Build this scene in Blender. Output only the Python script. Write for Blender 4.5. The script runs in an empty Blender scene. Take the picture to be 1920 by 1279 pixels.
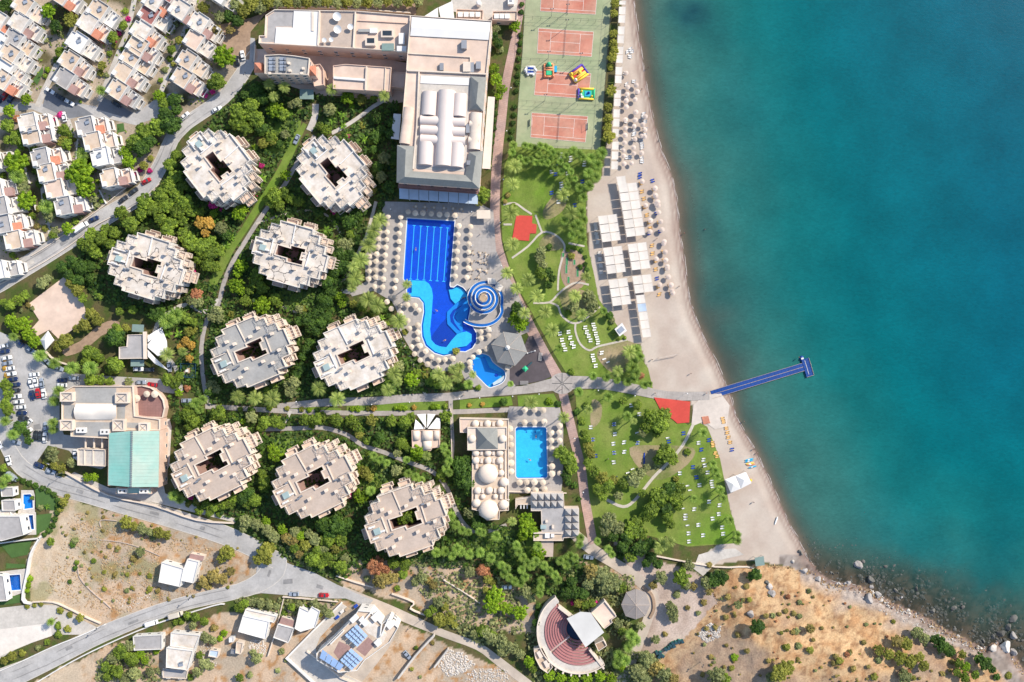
import bpy, bmesh, math, random
import numpy as np
from mathutils import Vector, Matrix
sc = bpy.context.scene
COL = sc.collection
R = math.radians
# ------------------------------------------------------------------ camera
H = 340.0            # metres above the ground
S = 0.2307           # metres per photo pixel on the ground (1920 x 1279 photo)
cam_d = bpy.data.cameras.new('camera')
cam = bpy.data.objects.new('camera', cam_d); COL.objects.link(cam)
cam.location = (0, 0, H)
cam_d.sensor_width = 36.0
cam_d.lens = 36.0 * H / (1920 * S)
cam_d.clip_start = 1.0; cam_d.clip_end = 6000
sc.camera = cam
# ------------------------------------------------------------------ world + sun
SUN_EL, SH = R(38), (-0.80, -0.60)          # elevation, direction the shadows fall (world x, y)
sx, sy, sz = -SH[0]*math.cos(SUN_EL), -SH[1]*math.cos(SUN_EL), math.sin(SUN_EL)
w = bpy.data.worlds.new('World'); sc.world = w; w.use_nodes = True
nt = w.node_tree
sky = nt.nodes.new('ShaderNodeTexSky'); sky.sky_type = 'NISHITA'; sky.sun_disc = False
sky.sun_elevation = SUN_EL
sky.sun_rotation = math.atan2(sx, sy)
sky.air_density = 1.0; sky.dust_density = 0.6; sky.ozone_density = 1.2
bg = nt.nodes['Background']; bg.inputs['Strength'].default_value = 0.15
nt.links.new(sky.outputs[0], bg.inputs[0])
sl = bpy.data.lights.new('sun', 'SUN'); sl.energy = 4.2; sl.angle = R(0.5); sl.color = (1.0, 0.92, 0.79)
so = bpy.data.objects.new('sun', sl); COL.objects.link(so)
so.rotation_euler = Vector((sx, sy, sz)).to_track_quat('Z', 'Y').to_euler()
sc.view_settings.view_transform = 'Standard'; sc.view_settings.look = 'None'
sc.view_settings.gamma = 1.0; sc.view_settings.use_curve_mapping = False
sc.view_settings.exposure = 0.58
# ------------------------------------------------------------------ helpers
rng = random.Random(7)
def P(px, py, z=0.0):
    k = (H - z) / H
    return Vector(((px - 960) * S * k, -(py - 639.5) * S * k, z))
def PP(pts, z=0.0):
    return [tuple(P(x, y, z)[:2]) for x, y in pts]
def Z(x0, y0, k, pts):                        # zoomed crop coordinates -> photo coordinates
    return [(x0 + x / k, y0 + y / k) for x, y in pts]
def lin(v):
    v /= 255.0
    return v / 12.92 if v <= 0.04045 else ((v + 0.055) / 1.055) ** 2.4
def ph(r, g, b, k=0.62):
    return (lin(r) * k, lin(g) * k, lin(b) * k)
def inpoly(x, y, poly):
    c = np.zeros(np.shape(x), bool); n = len(poly)
    for i in range(n):
        x1, y1 = poly[i]; x2, y2 = poly[(i + 1) % n]
        if y1 == y2: continue
        m = ((y1 > y) != (y2 > y)) & (x < (x2 - x1) * (y - y1) / (y2 - y1) + x1)
        c ^= m
    return c
def pdist(x, y, poly, closed=False):
    d = np.full(np.shape(x), 1e9); n = len(poly)
    for i in range(n if closed else n - 1):
        x1, y1 = poly[i]; x2, y2 = poly[(i + 1) % n]
        dx, dy = x2 - x1, y2 - y1; L = dx * dx + dy * dy + 1e-9
        t = np.clip(((x - x1) * dx + (y - y1) * dy) / L, 0, 1)
        d = np.minimum(d, np.hypot(x - x1 - t * dx, y - y1 - t * dy))
    return d
def vnoise(x, y, s, seed):
    r = np.random.RandomState(seed).rand(97, 97)
    u, v = x / s + 31.7, y / s + 17.3
    i, j = np.floor(u).astype(int), np.floor(v).astype(int)
    fu, fv = u - i, v - j
    fu = fu * fu * (3 - 2 * fu); fv = fv * fv * (3 - 2 * fv)
    g = lambda a, b: r[a % 97, b % 97]
    return (g(i, j) * (1 - fu) + g(i + 1, j) * fu) * (1 - fv) + (g(i, j + 1) * (1 - fu) + g(i + 1, j + 1) * fu) * fv
def fnoise(x, y, s, seed):
    return (vnoise(x, y, s, seed) + .5 * vnoise(x, y, s / 2.1, seed + 1) + .25 * vnoise(x, y, s / 4.3, seed + 2)) / 1.75

class MB:
    def __init__(s): s.v = []; s.f = []
    def add(s, vs, fs):
        b = len(s.v); s.v.extend([tuple(p) for p in vs]); s.f.extend([tuple(i + b for i in q) for q in fs])
    def box(s, cx, cy, cz, dx, dy, dz, rot=0.0):
        c, n = math.cos(rot), math.sin(rot); vs = []
        for z in (-.5, .5):
            for x, y in ((-.5, -.5), (.5, -.5), (.5, .5), (-.5, .5)):
                X, Y = x * dx, y * dy
                vs.append((cx + X * c - Y * n, cy + X * n + Y * c, cz + z * dz))
        s.add(vs, [(3, 2, 1, 0), (4, 5, 6, 7), (0, 1, 5, 4), (1, 2, 6, 5), (2, 3, 7, 6), (3, 0, 4, 7)]); return s
    def prism(s, pts, z0, z1, top=True, bot=False):
        n = len(pts); a = sum(pts[i][0] * pts[(i + 1) % n][1] - pts[(i + 1) % n][0] * pts[i][1] for i in range(n))
        if a < 0: pts = pts[::-1]
        fs = [(i, (i + 1) % n, n + (i + 1) % n, n + i) for i in range(n)]
        if top: fs.append(tuple(range(n, 2 * n)))
        if bot: fs.append(tuple(range(n))[::-1])
        s.add([(x, y, z0) for x, y in pts] + [(x, y, z1) for x, y in pts], fs); return s
    def sheet(s, pts, z):
        n = len(pts); a = sum(pts[i][0] * pts[(i + 1) % n][1] - pts[(i + 1) % n][0] * pts[i][1] for i in range(n))
        if a < 0: pts = pts[::-1]
        s.add([(x, y, z) for x, y in pts], [tuple(range(n))]); return s
    def ring(s, pts, th, z0, z1):            # mitred wall ring, th inward (negative = outward)
        n = len(pts); a = sum(pts[i][0] * pts[(i + 1) % n][1] - pts[(i + 1) % n][0] * pts[i][1] for i in range(n))
        if a < 0: pts = pts[::-1]
        inn = offset(pts, th)
        vs = []
        for z in (z0, z1):
            vs += [(x, y, z) for x, y in pts]; vs += [(x, y, z) for x, y in inn]
        fs = []
        for i in range(n):
            j = (i + 1) % n
            fs += [(i, j, 2 * n + j, 2 * n + i), (n + j, n + i, 3 * n + i, 3 * n + j), (2 * n + i, 2 * n + j, 3 * n + j, 3 * n + i)]
        s.add(vs, fs); return s
    def line(s, pts, wd, z0, z1, closed=False):   # wall / strip along a polyline
        n = len(pts); L = []; Rr = []
        for i in range(n):
            a = pts[i - 1] if (i > 0 or closed) else None
            b = pts[(i + 1) % n] if (i < n - 1 or closed) else None
            p = pts[i]; ds = []
            if a is not None: ds.append((p[0] - a[0], p[1] - a[1]))
            if b is not None: ds.append((b[0] - p[0], b[1] - p[1]))
            nx = ny = 0; un = []
            for dx, dy in ds:
                l = math.hypot(dx, dy) + 1e-9; un.append((-dy / l, dx / l)); nx -= dy / l; ny += dx / l
            l = math.hypot(nx, ny) + 1e-9; nx /= l; ny /= l
            k = 1 / max(.45, nx * un[0][0] + ny * un[0][1])
            wi = (wd[i] if isinstance(wd, (list, tuple)) else wd) / 2 * k
            L.append((p[0] + nx * wi, p[1] + ny * wi)); Rr.append((p[0] - nx * wi, p[1] - ny * wi))
        for i in range(n if closed else n - 1):
            j = (i + 1) % n
            q = [Rr[i], Rr[j], L[j], L[i]]
            if z1 - z0 < 1e-6:
                s.add([(x, y, z1) for x, y in q], [(0, 1, 2, 3)])
            else:
                vs = [(x, y, z0) for x, y in q] + [(x, y, z1) for x, y in q]
                fs = [(4, 5, 6, 7), (0, 1, 5, 4), (2, 3, 7, 6)]
                if not closed and i == 0: fs.append((3, 0, 4, 7))
                if not closed and i == n - 2: fs.append((1, 2, 6, 5))
                s.add(vs, fs)
        return s
    def tube(s, p0, p1, r0, r1=None, n=6, cap=True):
        r1 = r0 if r1 is None else r1
        p0, p1 = Vector(p0), Vector(p1); d = (p1 - p0)
        q = d.to_track_quat('Z', 'Y') if d.length > 1e-6 else Matrix.Identity(3).to_quaternion()
        vs = []
        for p, r in ((p0, r0), (p1, r1)):
            for i in range(n):
                a = 2 * math.pi * i / n
                vs.append(p + q @ Vector((r * math.cos(a), r * math.sin(a), 0)))
        fs = [(i, (i + 1) % n, n + (i + 1) % n, n + i) for i in range(n)]
        if cap: fs += [tuple(range(n, 2 * n)), tuple(range(n))[::-1]]
        s.add(vs, fs); return s
    def dome(s, cx, cy, z0, r, h, n=20, m=6, sx=1.0):
        vs = []; fs = []
        for j in range(m):
            a = j / m * math.pi / 2
            for i in range(n):
                b = 2 * math.pi * i / n
                vs.append((cx + r * sx * math.cos(a) * math.cos(b), cy + r * math.cos(a) * math.sin(b), z0 + h * math.sin(a)))
        vs.append((cx, cy, z0 + h))
        for j in range(m - 1):
            for i in range(n):
                k = (i + 1) % n
                fs.append((j * n + i, j * n + k, (j + 1) * n + k, (j + 1) * n + i))
        for i in range(n): fs.append(((m - 1) * n + i, (m - 1) * n + (i + 1) % n, m * n))
        s.add(vs, fs); return s
    def cone(s, pts, z0, apex, eave=0.0):
        n = len(pts); a = sum(pts[i][0] * pts[(i + 1) % n][1] - pts[(i + 1) % n][0] * pts[i][1] for i in range(n))
        if a < 0: pts = pts[::-1]
        vs = [(x, y, z0 - eave) for x, y in pts] + [(x, y, z0) for x, y in pts] + [apex]
        fs = [(n + i, n + (i + 1) % n, 2 * n) for i in range(n)]
        if eave: fs += [(i, (i + 1) % n, n + (i + 1) % n, n + i) for i in range(n)]
        fs.append(tuple(range(n))[::-1] if eave else tuple(range(n, 2 * n))[::-1])
        s.add(vs, fs); return s
    def vault(s, p0, p1, half, z0, h, n=10):    # half-cylinder from p0 to p1
        p0 = Vector((p0[0], p0[1])); p1 = Vector((p1[0], p1[1])); d = (p1 - p0).normalized(); q = Vector((-d.y, d.x)); vs = []
        for p in (p0, p1):
            for i in range(n + 1):
                a = math.pi * i / n
                o = p + q * half * math.cos(a); vs.append((o.x, o.y, z0 + h * math.sin(a)))
        fs = [(i + 1, i, n + 1 + i, n + 2 + i) for i in range(n)] + [tuple(range(n + 1)), tuple(range(n + 1, 2 * n + 2))[::-1]]
        s.add(vs, fs); return s
def offset(pts, d):
    n = len(pts); out = []
    for i in range(n):
        a, p, b = pts[i - 1], pts[i], pts[(i + 1) % n]
        d1 = (p[0] - a[0], p[1] - a[1]); d2 = (b[0] - p[0], b[1] - p[1])
        l1 = math.hypot(*d1) + 1e-9; l2 = math.hypot(*d2) + 1e-9
        n1 = (-d1[1] / l1, d1[0] / l1); n2 = (-d2[1] / l2, d2[0] / l2)
        k = 1 + n1[0] * n2[0] + n1[1] * n2[1]
        k = max(k, .3)
        out.append((p[0] + d * (n1[0] + n2[0]) / k, p[1] + d * (n1[1] + n2[1]) / k))
    return out
def rot2(x, y, a):
    c, n = math.cos(a), math.sin(a); return x * c - y * n, x * n + y * c
def smooth(pts, closed=False, n=4):           # Catmull-Rom
    out = []; N = len(pts)
    rg = range(N) if closed else range(N - 1)
    for i in rg:
        p0 = pts[(i - 1) % N] if closed or i > 0 else pts[i]
        p1 = pts[i]; p2 = pts[(i + 1) % N]
        p3 = pts[(i + 2) % N] if closed or i + 2 < N else p2
        for k in range(n):
            t = k / n
            out.append(tuple(.5 * (2 * b + (c - a) * t + (2 * a - 5 * b + 4 * c - d) * t * t + (3 * b - a - 3 * c + d) * t ** 3)
                             for a, b, c, d in zip(p0, p1, p2, p3)))
    if not closed: out.append(tuple(pts[-1]))
    return out
ORG = {}
TH = []
def mesh_of(name, mb, mat, sm=False, off=None):
    me = bpy.data.meshes.new(name)
    vs = mb.v if off is None else [(x - off[0], y - off[1], z - off[2]) for x, y, z in mb.v]
    me.from_pydata(vs, [], mb.f)
    if mat is not None: me.materials.append(mat)
    if sm: me.polygons.foreach_set('use_smooth', [True] * len(me.polygons))
    me.update(); return me
def mk(name, mb, mat, parent=None, kind=None, sm=False, at=None, label=None):
    """mb holds world coordinates (or the parent's local ones when the parent stands at the origin)"""
    off = ORG.get(parent.name) if parent is not None else at
    me = mesh_of(name, mb, mat, sm, off)
    o = bpy.data.objects.new(name, me); COL.objects.link(o)
    if parent is not None:
        o.parent = parent
        if off is not None: ORG[o.name] = off
    elif at is not None:
        o.location = at; ORG[o.name] = tuple(at)
    if kind: o['kind'] = kind
    if label: o['label'] = label
    return o
def sub(name, me, parent, mat=None):            # child object sharing mesh data
    o = bpy.data.objects.new(name, me); COL.objects.link(o); o.parent = parent
    if mat is not None:
        o.material_slots[0].link = 'OBJECT'; o.material_slots[0].material = mat
    return o
def setmat(o, mat):
    o.material_slots[0].link = 'OBJECT'; o.material_slots[0].material = mat
def tag(o, look, cat, group=None, auto=True, pos=None, shared=False):
    o['label'] = look; o['category'] = cat
    if group: o['group'] = group
    TH.append([o, look, auto, pos, shared]); return o
def thing(name, look, cat, loc=(0, 0, 0), group=None, rot=0.0, auto=True, pos=None, world=True, scale=None, shared=False):
    o = bpy.data.objects.new(name, None); COL.objects.link(o)
    o.location = loc; o.rotation_euler = (0, 0, rot); o.empty_display_size = .3
    if scale is not None: o.scale = (scale,) * 3 if not isinstance(scale, tuple) else scale
    if world: ORG[o.name] = tuple(loc)
    tag(o, look, cat, group, auto, pos, shared); return o
def clone(root, loc, rot=0.0, look=None, group=None, auto=True, scale=None, pos=None, mats=None, shared=False):
    r = root.copy(); COL.objects.link(r); r.location = loc; r.rotation_euler = (0, 0, rot)
    if scale is not None: r.scale = (scale,) * 3 if not isinstance(scale, tuple) else scale
    if group: r['group'] = group
    lk = look or root['label']; r['label'] = lk; TH.append([r, lk, auto, pos, shared])
    for ch in root.children:
        c = ch.copy(); COL.objects.link(c); c.parent = r
        if mats and ch.name.split('.')[0] in mats: setmat(c, mats[ch.name.split('.')[0]])
        for g in ch.children:
            d = g.copy(); COL.objects.link(d); d.parent = c
    return r
def fill_holes(outer, holes, z):
    bm = bmesh.new(); es = []
    for loop in [outer] + holes:
        vs = [bm.verts.new((x, y, z)) for x, y in loop]
        for i in range(len(vs)): es.append(bm.edges.new((vs[i], vs[(i + 1) % len(vs)])))
    bmesh.ops.triangle_fill(bm, use_beauty=True, use_dissolve=False, edges=es)
    bm.verts.index_update(); mb = MB()
    for f in bm.faces:
        q = [v.co for v in f.verts]
        c = sum(q, Vector()) / 3
        if any(bool(inpoly(np.array([c.x]), np.array([c.y]), h)[0]) for h in holes): continue
        if not bool(inpoly(np.array([c.x]), np.array([c.y]), outer)[0]): continue
        if (q[1] - q[0]).cross(q[2] - q[0]).z < 0: q = q[::-1]
        mb.add([tuple(p) for p in q], [(0, 1, 2)])
    bm.free(); return mb
# ------------------------------------------------------------------ materials
def M(name, col, rough=.85, var=.14, scale=.5, stain=.12, col2=None, c2=.5, bump=0.0, metal=0.0, spec=.3, attr=None, orand=0.0):
    m = bpy.data.materials.new(name); m.use_nodes = True; t = m.node_tree; N = t.nodes.new; L = t.links.new
    b = t.nodes['Principled BSDF']; b.inputs['Roughness'].default_value = rough; b.inputs['Metallic'].default_value = metal
    b.inputs['Specular IOR Level'].default_value = spec
    g = N('ShaderNodeNewGeometry')
    def noise(sca, det, lo, hi):
        n = N('ShaderNodeTexNoise'); n.inputs['Scale'].default_value = sca; n.inputs['Detail'].default_value = det
        n.inputs['Roughness'].default_value = .62
        L(g.outputs['Position'], n.inputs['Vector'])
        r = N('ShaderNodeMapRange'); r.inputs[1].default_value = .28; r.inputs[2].default_value = .72
        r.inputs[3].default_value = lo; r.inputs[4].default_value = hi
        L(n.outputs['Fac'], r.inputs[0]); return n, r.outputs[0]
    n1, f1 = noise(scale, 5, 1 - var, 1 + var)
    n2, f2 = noise(scale * .13 + .012, 4, 1 - stain, 1 + stain)
    mu = N('ShaderNodeMath'); mu.operation = 'MULTIPLY'; L(f1, mu.inputs[0]); L(f2, mu.inputs[1]); fac = mu.outputs[0]
    if attr:
        a = N('ShaderNodeAttribute'); a.attribute_name = attr; src = a.outputs['Color']
    else:
        rgb = N('ShaderNodeRGB'); rgb.outputs[0].default_value = (*col, 1); src = rgb.outputs[0]
    if col2:
        n3, f3 = noise(c2, 5, -.15, 1.15)
        mx = N('ShaderNodeMix'); mx.data_type = 'RGBA'; L(f3, mx.inputs[0]); L(src, mx.inputs[6]); mx.inputs[7].default_value = (*col2, 1)
        src = mx.outputs[2]
    if orand:
        oi = N('ShaderNodeObjectInfo'); r = N('ShaderNodeMapRange'); r.inputs[3].default_value = 1 - orand; r.inputs[4].default_value = 1 + orand
        L(oi.outputs['Random'], r.inputs[0]); m2 = N('ShaderNodeMath'); m2.operation = 'MULTIPLY'; L(fac, m2.inputs[0]); L(r.outputs[0], m2.inputs[1]); fac = m2.outputs[0]
    vm = N('ShaderNodeVectorMath'); vm.operation = 'SCALE'; L(src, vm.inputs[0]); L(fac, vm.inputs['Scale'])
    L(vm.outputs[0], b.inputs['Base Color'])
    if bump:
        bp = N('ShaderNodeBump'); bp.inputs['Strength'].default_value = 1; bp.inputs['Distance'].default_value = bump
        L(n1.outputs['Fac'], bp.inputs['Height']); L(bp.outputs[0], b.inputs['Normal'])
    m['src'] = name
    return m
def grid_lines(m, size, depth=.75, rot=0.0, wid=.06, offx=0.0):     # joints of tiles / planks smaller than ten pixels
    t = m.node_tree; N = t.nodes.new; L = t.links.new
    b = t.nodes['Principled BSDF']; src = b.inputs['Base Color'].links[0].from_socket
    g = N('ShaderNodeNewGeometry'); mp = N('ShaderNodeMapping'); mp.inputs['Rotation'].default_value = (0, 0, rot)
    L(g.outputs['Position'], mp.inputs[0]); br = N('ShaderNodeTexBrick'); br.offset = offx
    br.inputs['Scale'].default_value = 1.0; br.inputs['Brick Width'].default_value = size[0]; br.inputs['Row Height'].default_value = size[1]
    br.inputs['Mortar Size'].default_value = wid; br.inputs['Mortar Smooth'].default_value = .1; br.inputs['Bias'].default_value = 0
    br.inputs['Color1'].default_value = (1, 1, 1, 1); br.inputs['Color2'].default_value = (.9, .9, .9, 1); br.inputs['Mortar'].default_value = (depth,) * 3 + (1,)
    L(mp.outputs[0], br.inputs[0])
    mx = N('ShaderNodeMix'); mx.data_type = 'RGBA'; mx.blend_type = 'MULTIPLY'; mx.inputs[0].default_value = 1
    L(src, mx.inputs[6]); L(br.outputs['Color'], mx.inputs[7]); L(mx.outputs[2], b.inputs['Base Color']); return m
def leafmat(name, col, col2, orand=.22):
    m = bpy.data.materials.new(name); m.use_nodes = True; t = m.node_tree; N = t.nodes.new; L = t.links.new
    b = t.nodes['Principled BSDF']; b.inputs['Roughness'].default_value = .6; b.inputs['Specular IOR Level'].default_value = .25
    a = N('ShaderNodeAttribute'); a.attribute_name = 'v'
    oi = N('ShaderNodeObjectInfo')
    g = N('ShaderNodeNewGeometry'); n = N('ShaderNodeTexNoise'); n.inputs['Scale'].default_value = .35; n.inputs['Detail'].default_value = 2
    L(g.outputs['Position'], n.inputs['Vector'])
    ad = N('ShaderNodeMath'); ad.operation = 'ADD'; L(a.outputs['Fac'], ad.inputs[0]); L(n.outputs['Fac'], ad.inputs[1])
    mr = N('ShaderNodeMapRange'); mr.inputs[1].default_value = .55; mr.inputs[2].default_value = 1.4; L(ad.outputs[0], mr.inputs[0])
    mx = N('ShaderNodeMix'); mx.data_type = 'RGBA'; L(mr.outputs[0], mx.inputs[0]); mx.inputs[6].default_value = (*col, 1); mx.inputs[7].default_value = (*col2, 1)
    r = N('ShaderNodeMapRange'); r.inputs[3].default_value = 1 - orand; r.inputs[4].default_value = 1 + orand; L(oi.outputs['Random'], r.inputs[0])
    vm = N('ShaderNodeVectorMath'); vm.operation = 'SCALE'; L(mx.outputs[2], vm.inputs[0]); L(r.outputs[0], vm.inputs['Scale'])
    L(vm.outputs[0], b.inputs['Base Color'])
    tr = N('ShaderNodeBsdfTranslucent'); L(vm.outputs[0], tr.inputs[0]); ms = N('ShaderNodeMixShader'); ms.inputs[0].default_value = .34
    L(b.outputs[0], ms.inputs[1]); L(tr.outputs[0], ms.inputs[2]); L(ms.outputs[0], t.nodes['Material Output'].inputs[0])
    return m
W = dict(
 white=M('white_plaster', (.64, .61, .575), var=.06, scale=.6),
 cream=M('cream_plaster', (.62, .52, .43), var=.08, scale=.4),
 pink=M('pink_plaster', (.60, .43, .34), var=.1, scale=.3, stain=.15),
 pinkroof=M('pink_roof', (.66, .50, .40), var=.12, scale=.25, stain=.16, col2=(.54, .41, .33), c2=.08),
 beige=M('beige_roof', (.43, .345, .285), var=.08, scale=1.0, stain=.13),
 grey=M('grey_roof', (.31, .30, .285), var=.09, scale=1.0, stain=.16),
 pale=M('pale_roof', (.64, .585, .53), var=.10, scale=.8, stain=.18, col2=(.50, .425, .35), c2=.33),
 sandroof=M('sand_roof', (.56, .46, .37), var=.10, scale=.6, stain=.14, col2=(.48, .36, .26), c2=.2),
 greyv=M('village_grey_roof', (.34, .32, .31), var=.12, scale=.6, stain=.14),
 redroof=M('dark_red_roof', (.27, .11, .10), var=.12, scale=.7),
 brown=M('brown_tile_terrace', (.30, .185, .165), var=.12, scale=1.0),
 orange=M('terracotta_roof', (.47, .19, .12), var=.16, scale=1.3, stain=.1),
 slate=M('slate_roof', (.225, .225, .21), var=.08, scale=.8, stain=.1),
 membrane=M('white_membrane', (.66, .635, .61), rough=.6, var=.03, scale=.3, stain=.04),
 canvas=M('cream_canvas', (.62, .56, .495), rough=.8, var=.05, scale=.6, stain=.05, orand=.04),
 straw=M('cream_parasol_canvas', (.58, .475, .365), rough=.9, var=.10, scale=2.0, orand=.16),
 thatch=M('pale_thatch', (.52, .42, .36), rough=.95, var=.15, scale=4.0, orand=.12),
 metal=M('grey_metal', (.35, .35, .36), rough=.45, var=.06, metal=.6),
 dark=M('dark_metal', (.05, .055, .06), rough=.5, var=.1),
 glass=M('dark_window_glass', (.03, .04, .05), rough=.12, var=.1, spec=.6),
 bglass=M('glazed_canopy', (.42, .50, .60), rough=.25, var=.05, spec=.6),
 tar=M('asphalt', (.33, .318, .31), var=.10, scale=1.2, stain=.18, col2=(.41, .39, .37), c2=.06, bump=.02),
 tar_shade=M('shaded_asphalt', (.16, .165, .18), var=.10, scale=1.0, stain=.15, bump=.02),  # asphalt darkened to paint the shadow over the village parking bays
 kerb=M('kerb_stone', (.5, .46, .41), var=.12, scale=1.0),
 concrete=M('light_concrete', (.47, .43, .385), var=.12, scale=.8, stain=.16),
 dust=M('dusty_track', (.50, .42, .34), var=.12, scale=.6, stain=.2, col2=(.40, .33, .27), c2=.15),
 path=M('pale_path', (.47, .42, .35), var=.12, scale=1.0, stain=.14),
 prom=grid_lines(M('promenade_paving', (.37, .33, .30), var=.12, scale=.6, stain=.16), (2.2, 2.2), .82, .2, .1),
 brick=grid_lines(M('brick_paving', (.46, .295, .235), var=.14, scale=.5, stain=.18, col2=(.38, .27, .24), c2=.1), (1.6, .8), .8, .25, .08, .5),
 deck=grid_lines(M('pool_deck_tiles', (.37, .335, .31), var=.08, scale=.5, stain=.1), (1.5, 1.5), .85, .08, .07),
 grass=M('lawn_grass', (.11, .185, .020), rough=.95, var=.18, scale=1.6, stain=.18, col2=(.19, .225, .05), c2=.09, bump=.05),
 grass2=M('bright_grass', (.11, .205, .016), rough=.95, var=.14, scale=1.6, stain=.2, col2=(.16, .19, .045), c2=.05, bump=.05),
 grass3=M('worn_grass', (.13, .16, .04), rough=.95, var=.16, scale=1.4, stain=.12, col2=(.33, .25, .15), c2=.07, bump=.05),
 turf=M('villa_turf', (.06, .12, .03), rough=.95, var=.1, scale=2),
 court=M('court_red', (.45, .16, .11), var=.09, scale=.7, stain=.18, col2=(.48, .25, .18), c2=.09),
 cgreen=M('court_green', (.25, .30, .165), var=.07, scale=.5, stain=.16, col2=(.34, .335, .21), c2=.05),
 redmat=M('red_rubber_floor', (.50, .062, .045), var=.08, scale=1, stain=.1),
 play=M('dark_rubber_floor', (.085, .07, .075), var=.1, scale=.8, stain=.2),
 line=M('white_line_paint', (.66, .6, .55), var=.05),
 wood=M('brown_timber', (.17, .09, .055), var=.2, scale=3),
 woodl=M('pale_timber', (.40, .29, .19), var=.15, scale=3),
 trunk=M('bark', (.16, .11, .075), var=.25, scale=4),
 rockm=M('grey_rock', (.33, .30, .28), var=.22, scale=1.2, stain=.2, bump=.15, orand=.2),
 rockd=M('wet_dark_rock', (.10, .095, .085), var=.25, scale=1.2, stain=.2, bump=.15, orand=.3),
 rubble=M('pale_rubble', (.52, .47, .42), var=.2, scale=2, orand=.2),
 blue=M('jetty_blue', (.008, .05, .22), rough=.5, var=.2, scale=1.2, spec=.3),
 slideb=M('slide_blue', (.01, .12, .42), rough=.25, var=.04, spec=.5),
 wplastic=M('white_plastic', (.68, .665, .64), rough=.45, var=.03),
 bfab=M('blue_towel', (.015, .06, .33), var=.1), ofab=M('orange_fabric', (.70, .40, .13), var=.08, orand=.08),
 yfab=M('yellow_plastic', (.80, .55, .06), var=.05), rfab=M('red_plastic', (.60, .04, .04), var=.06), pfab=M('purple_plastic', (.10, .06, .36), var=.06),
 gfab=M('green_plastic', (.04, .42, .20), var=.06), tfab=M('turquoise_plastic', (.03, .35, .55), var=.06), ofab2=M('salmon_plastic', (.72, .28, .14), var=.06),
 groof=M('green_sheet_roof', (.30, .47, .40), rough=.5, var=.05, scale=.5, stain=.10, col2=(.46, .50, .42), c2=.06),
 groof_shade=M('green_sheet_roof_shaded', (.21, .47, .40), rough=.5, var=.05, scale=.5, stain=.10, col2=(.31, .50, .43), c2=.06),  # deeper green paints the shade of the slope facing away from the sun
 solar=M('solar_glass', (.27, .30, .35), rough=.15, var=.08, spec=.7),
 skyl=M('skylight_glass', (.30, .38, .37), rough=.25, var=.08, spec=.5),
 soil=M('bare_soil', (.32, .22, .15), var=.2, scale=.8, stain=.2),
 terr=grid_lines(M('terrace_tiles', (.24, .13, .115), var=.1, scale=.8), (1.2, 1.2), .8, 0, .06),
 seat=M('red_seating', (.38, .16, .155), var=.07, scale=1), stone=M('stone_steps', (.43, .34, .31), var=.1, scale=1),
 pooltile=grid_lines(M('pool_deep_tiles', (.002, .06, .58), rough=.5, var=.10, scale=1.1, stain=.12), (1.2, 1.2), .93, 0, .05),  # tone noise paints the water's caustic light onto the tiles
 poollite=grid_lines(M('pool_shallow_tiles', (.04, .50, .80), rough=.5, var=.10, scale=1.1, stain=.06), (1.2, 1.2), .93, 0, .05),  # same painted caustic mottling on the shallow floor
 poolmid=M('pool_mid_tiles', (.01, .22, .62), rough=.5, var=.05, scale=.3),
 pooldk=M('pool_dark_tiles', (.002, .03, .34), rough=.5, var=.05, scale=.3),
 pooldkd=M('blue_pool_steps', (.006, .10, .42), rough=.5, var=.05, scale=.3),
 poolspa=grid_lines(M('spa_pool_tiles', (.04, .52, .84), rough=.5, var=.07, scale=1.1, stain=.05), (1.0, 1.0), .95, 0, .05),
 laneline=M('lane_line', (.05, .50, .80), rough=.5, var=.03),
 coping=M('pool_coping', (.66, .64, .61), var=.04, scale=1),
 skin=M('skin', (.45, .26, .18), var=.03), shade_green=M('green_shade_sheet', (.18, .25, .23), var=.08),
 tarcrack=M('cracked_white_roof', (.62, .56, .50), var=.10, scale=.7, stain=.18, col2=(.49, .42, .35), c2=.3),
)
def add_cracks(m):
    t = m.node_tree; N = t.nodes.new; L = t.links.new
    b = t.nodes['Principled BSDF']; src = b.inputs['Base Color'].links[0].from_socket
    g = N('ShaderNodeNewGeometry'); nz = N('ShaderNodeTexNoise'); nz.inputs['Scale'].default_value = .5
    L(g.outputs['Position'], nz.inputs['Vector']); va = N('ShaderNodeVectorMath'); va.operation = 'MULTIPLY_ADD'
    L(nz.outputs['Color'], va.inputs[0]); va.inputs[1].default_value = (2, 2, 0); L(g.outputs['Position'], va.inputs[2])
    vo = N('ShaderNodeTexVoronoi'); vo.feature = 'DISTANCE_TO_EDGE'; vo.inputs['Scale'].default_value = .26; L(va.outputs[0], vo.inputs['Vector'])
    n2 = N('ShaderNodeTexNoise'); n2.inputs['Scale'].default_value = .13; L(g.outputs['Position'], n2.inputs['Vector'])
    a = N('ShaderNodeMath'); a.operation = 'LESS_THAN'; a.inputs[1].default_value = .03; L(vo.outputs['Distance'], a.inputs[0])
    c = N('ShaderNodeMath'); c.operation = 'GREATER_THAN'; c.inputs[1].default_value = .50; L(n2.outputs['Fac'], c.inputs[0])
    d = N('ShaderNodeMath'); d.operation = 'MULTIPLY'; L(a.outputs[0], d.inputs[0]); L(c.outputs[0], d.inputs[1])
    mx = N('ShaderNodeMix'); mx.data_type = 'RGBA'; L(d.outputs[0], mx.inputs[0]); L(src, mx.inputs[6]); mx.inputs[7].default_value = (.09, .08, .075, 1)
    L(mx.outputs[2], b.inputs['Base Color'])
add_cracks(W['tarcrack'])
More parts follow.
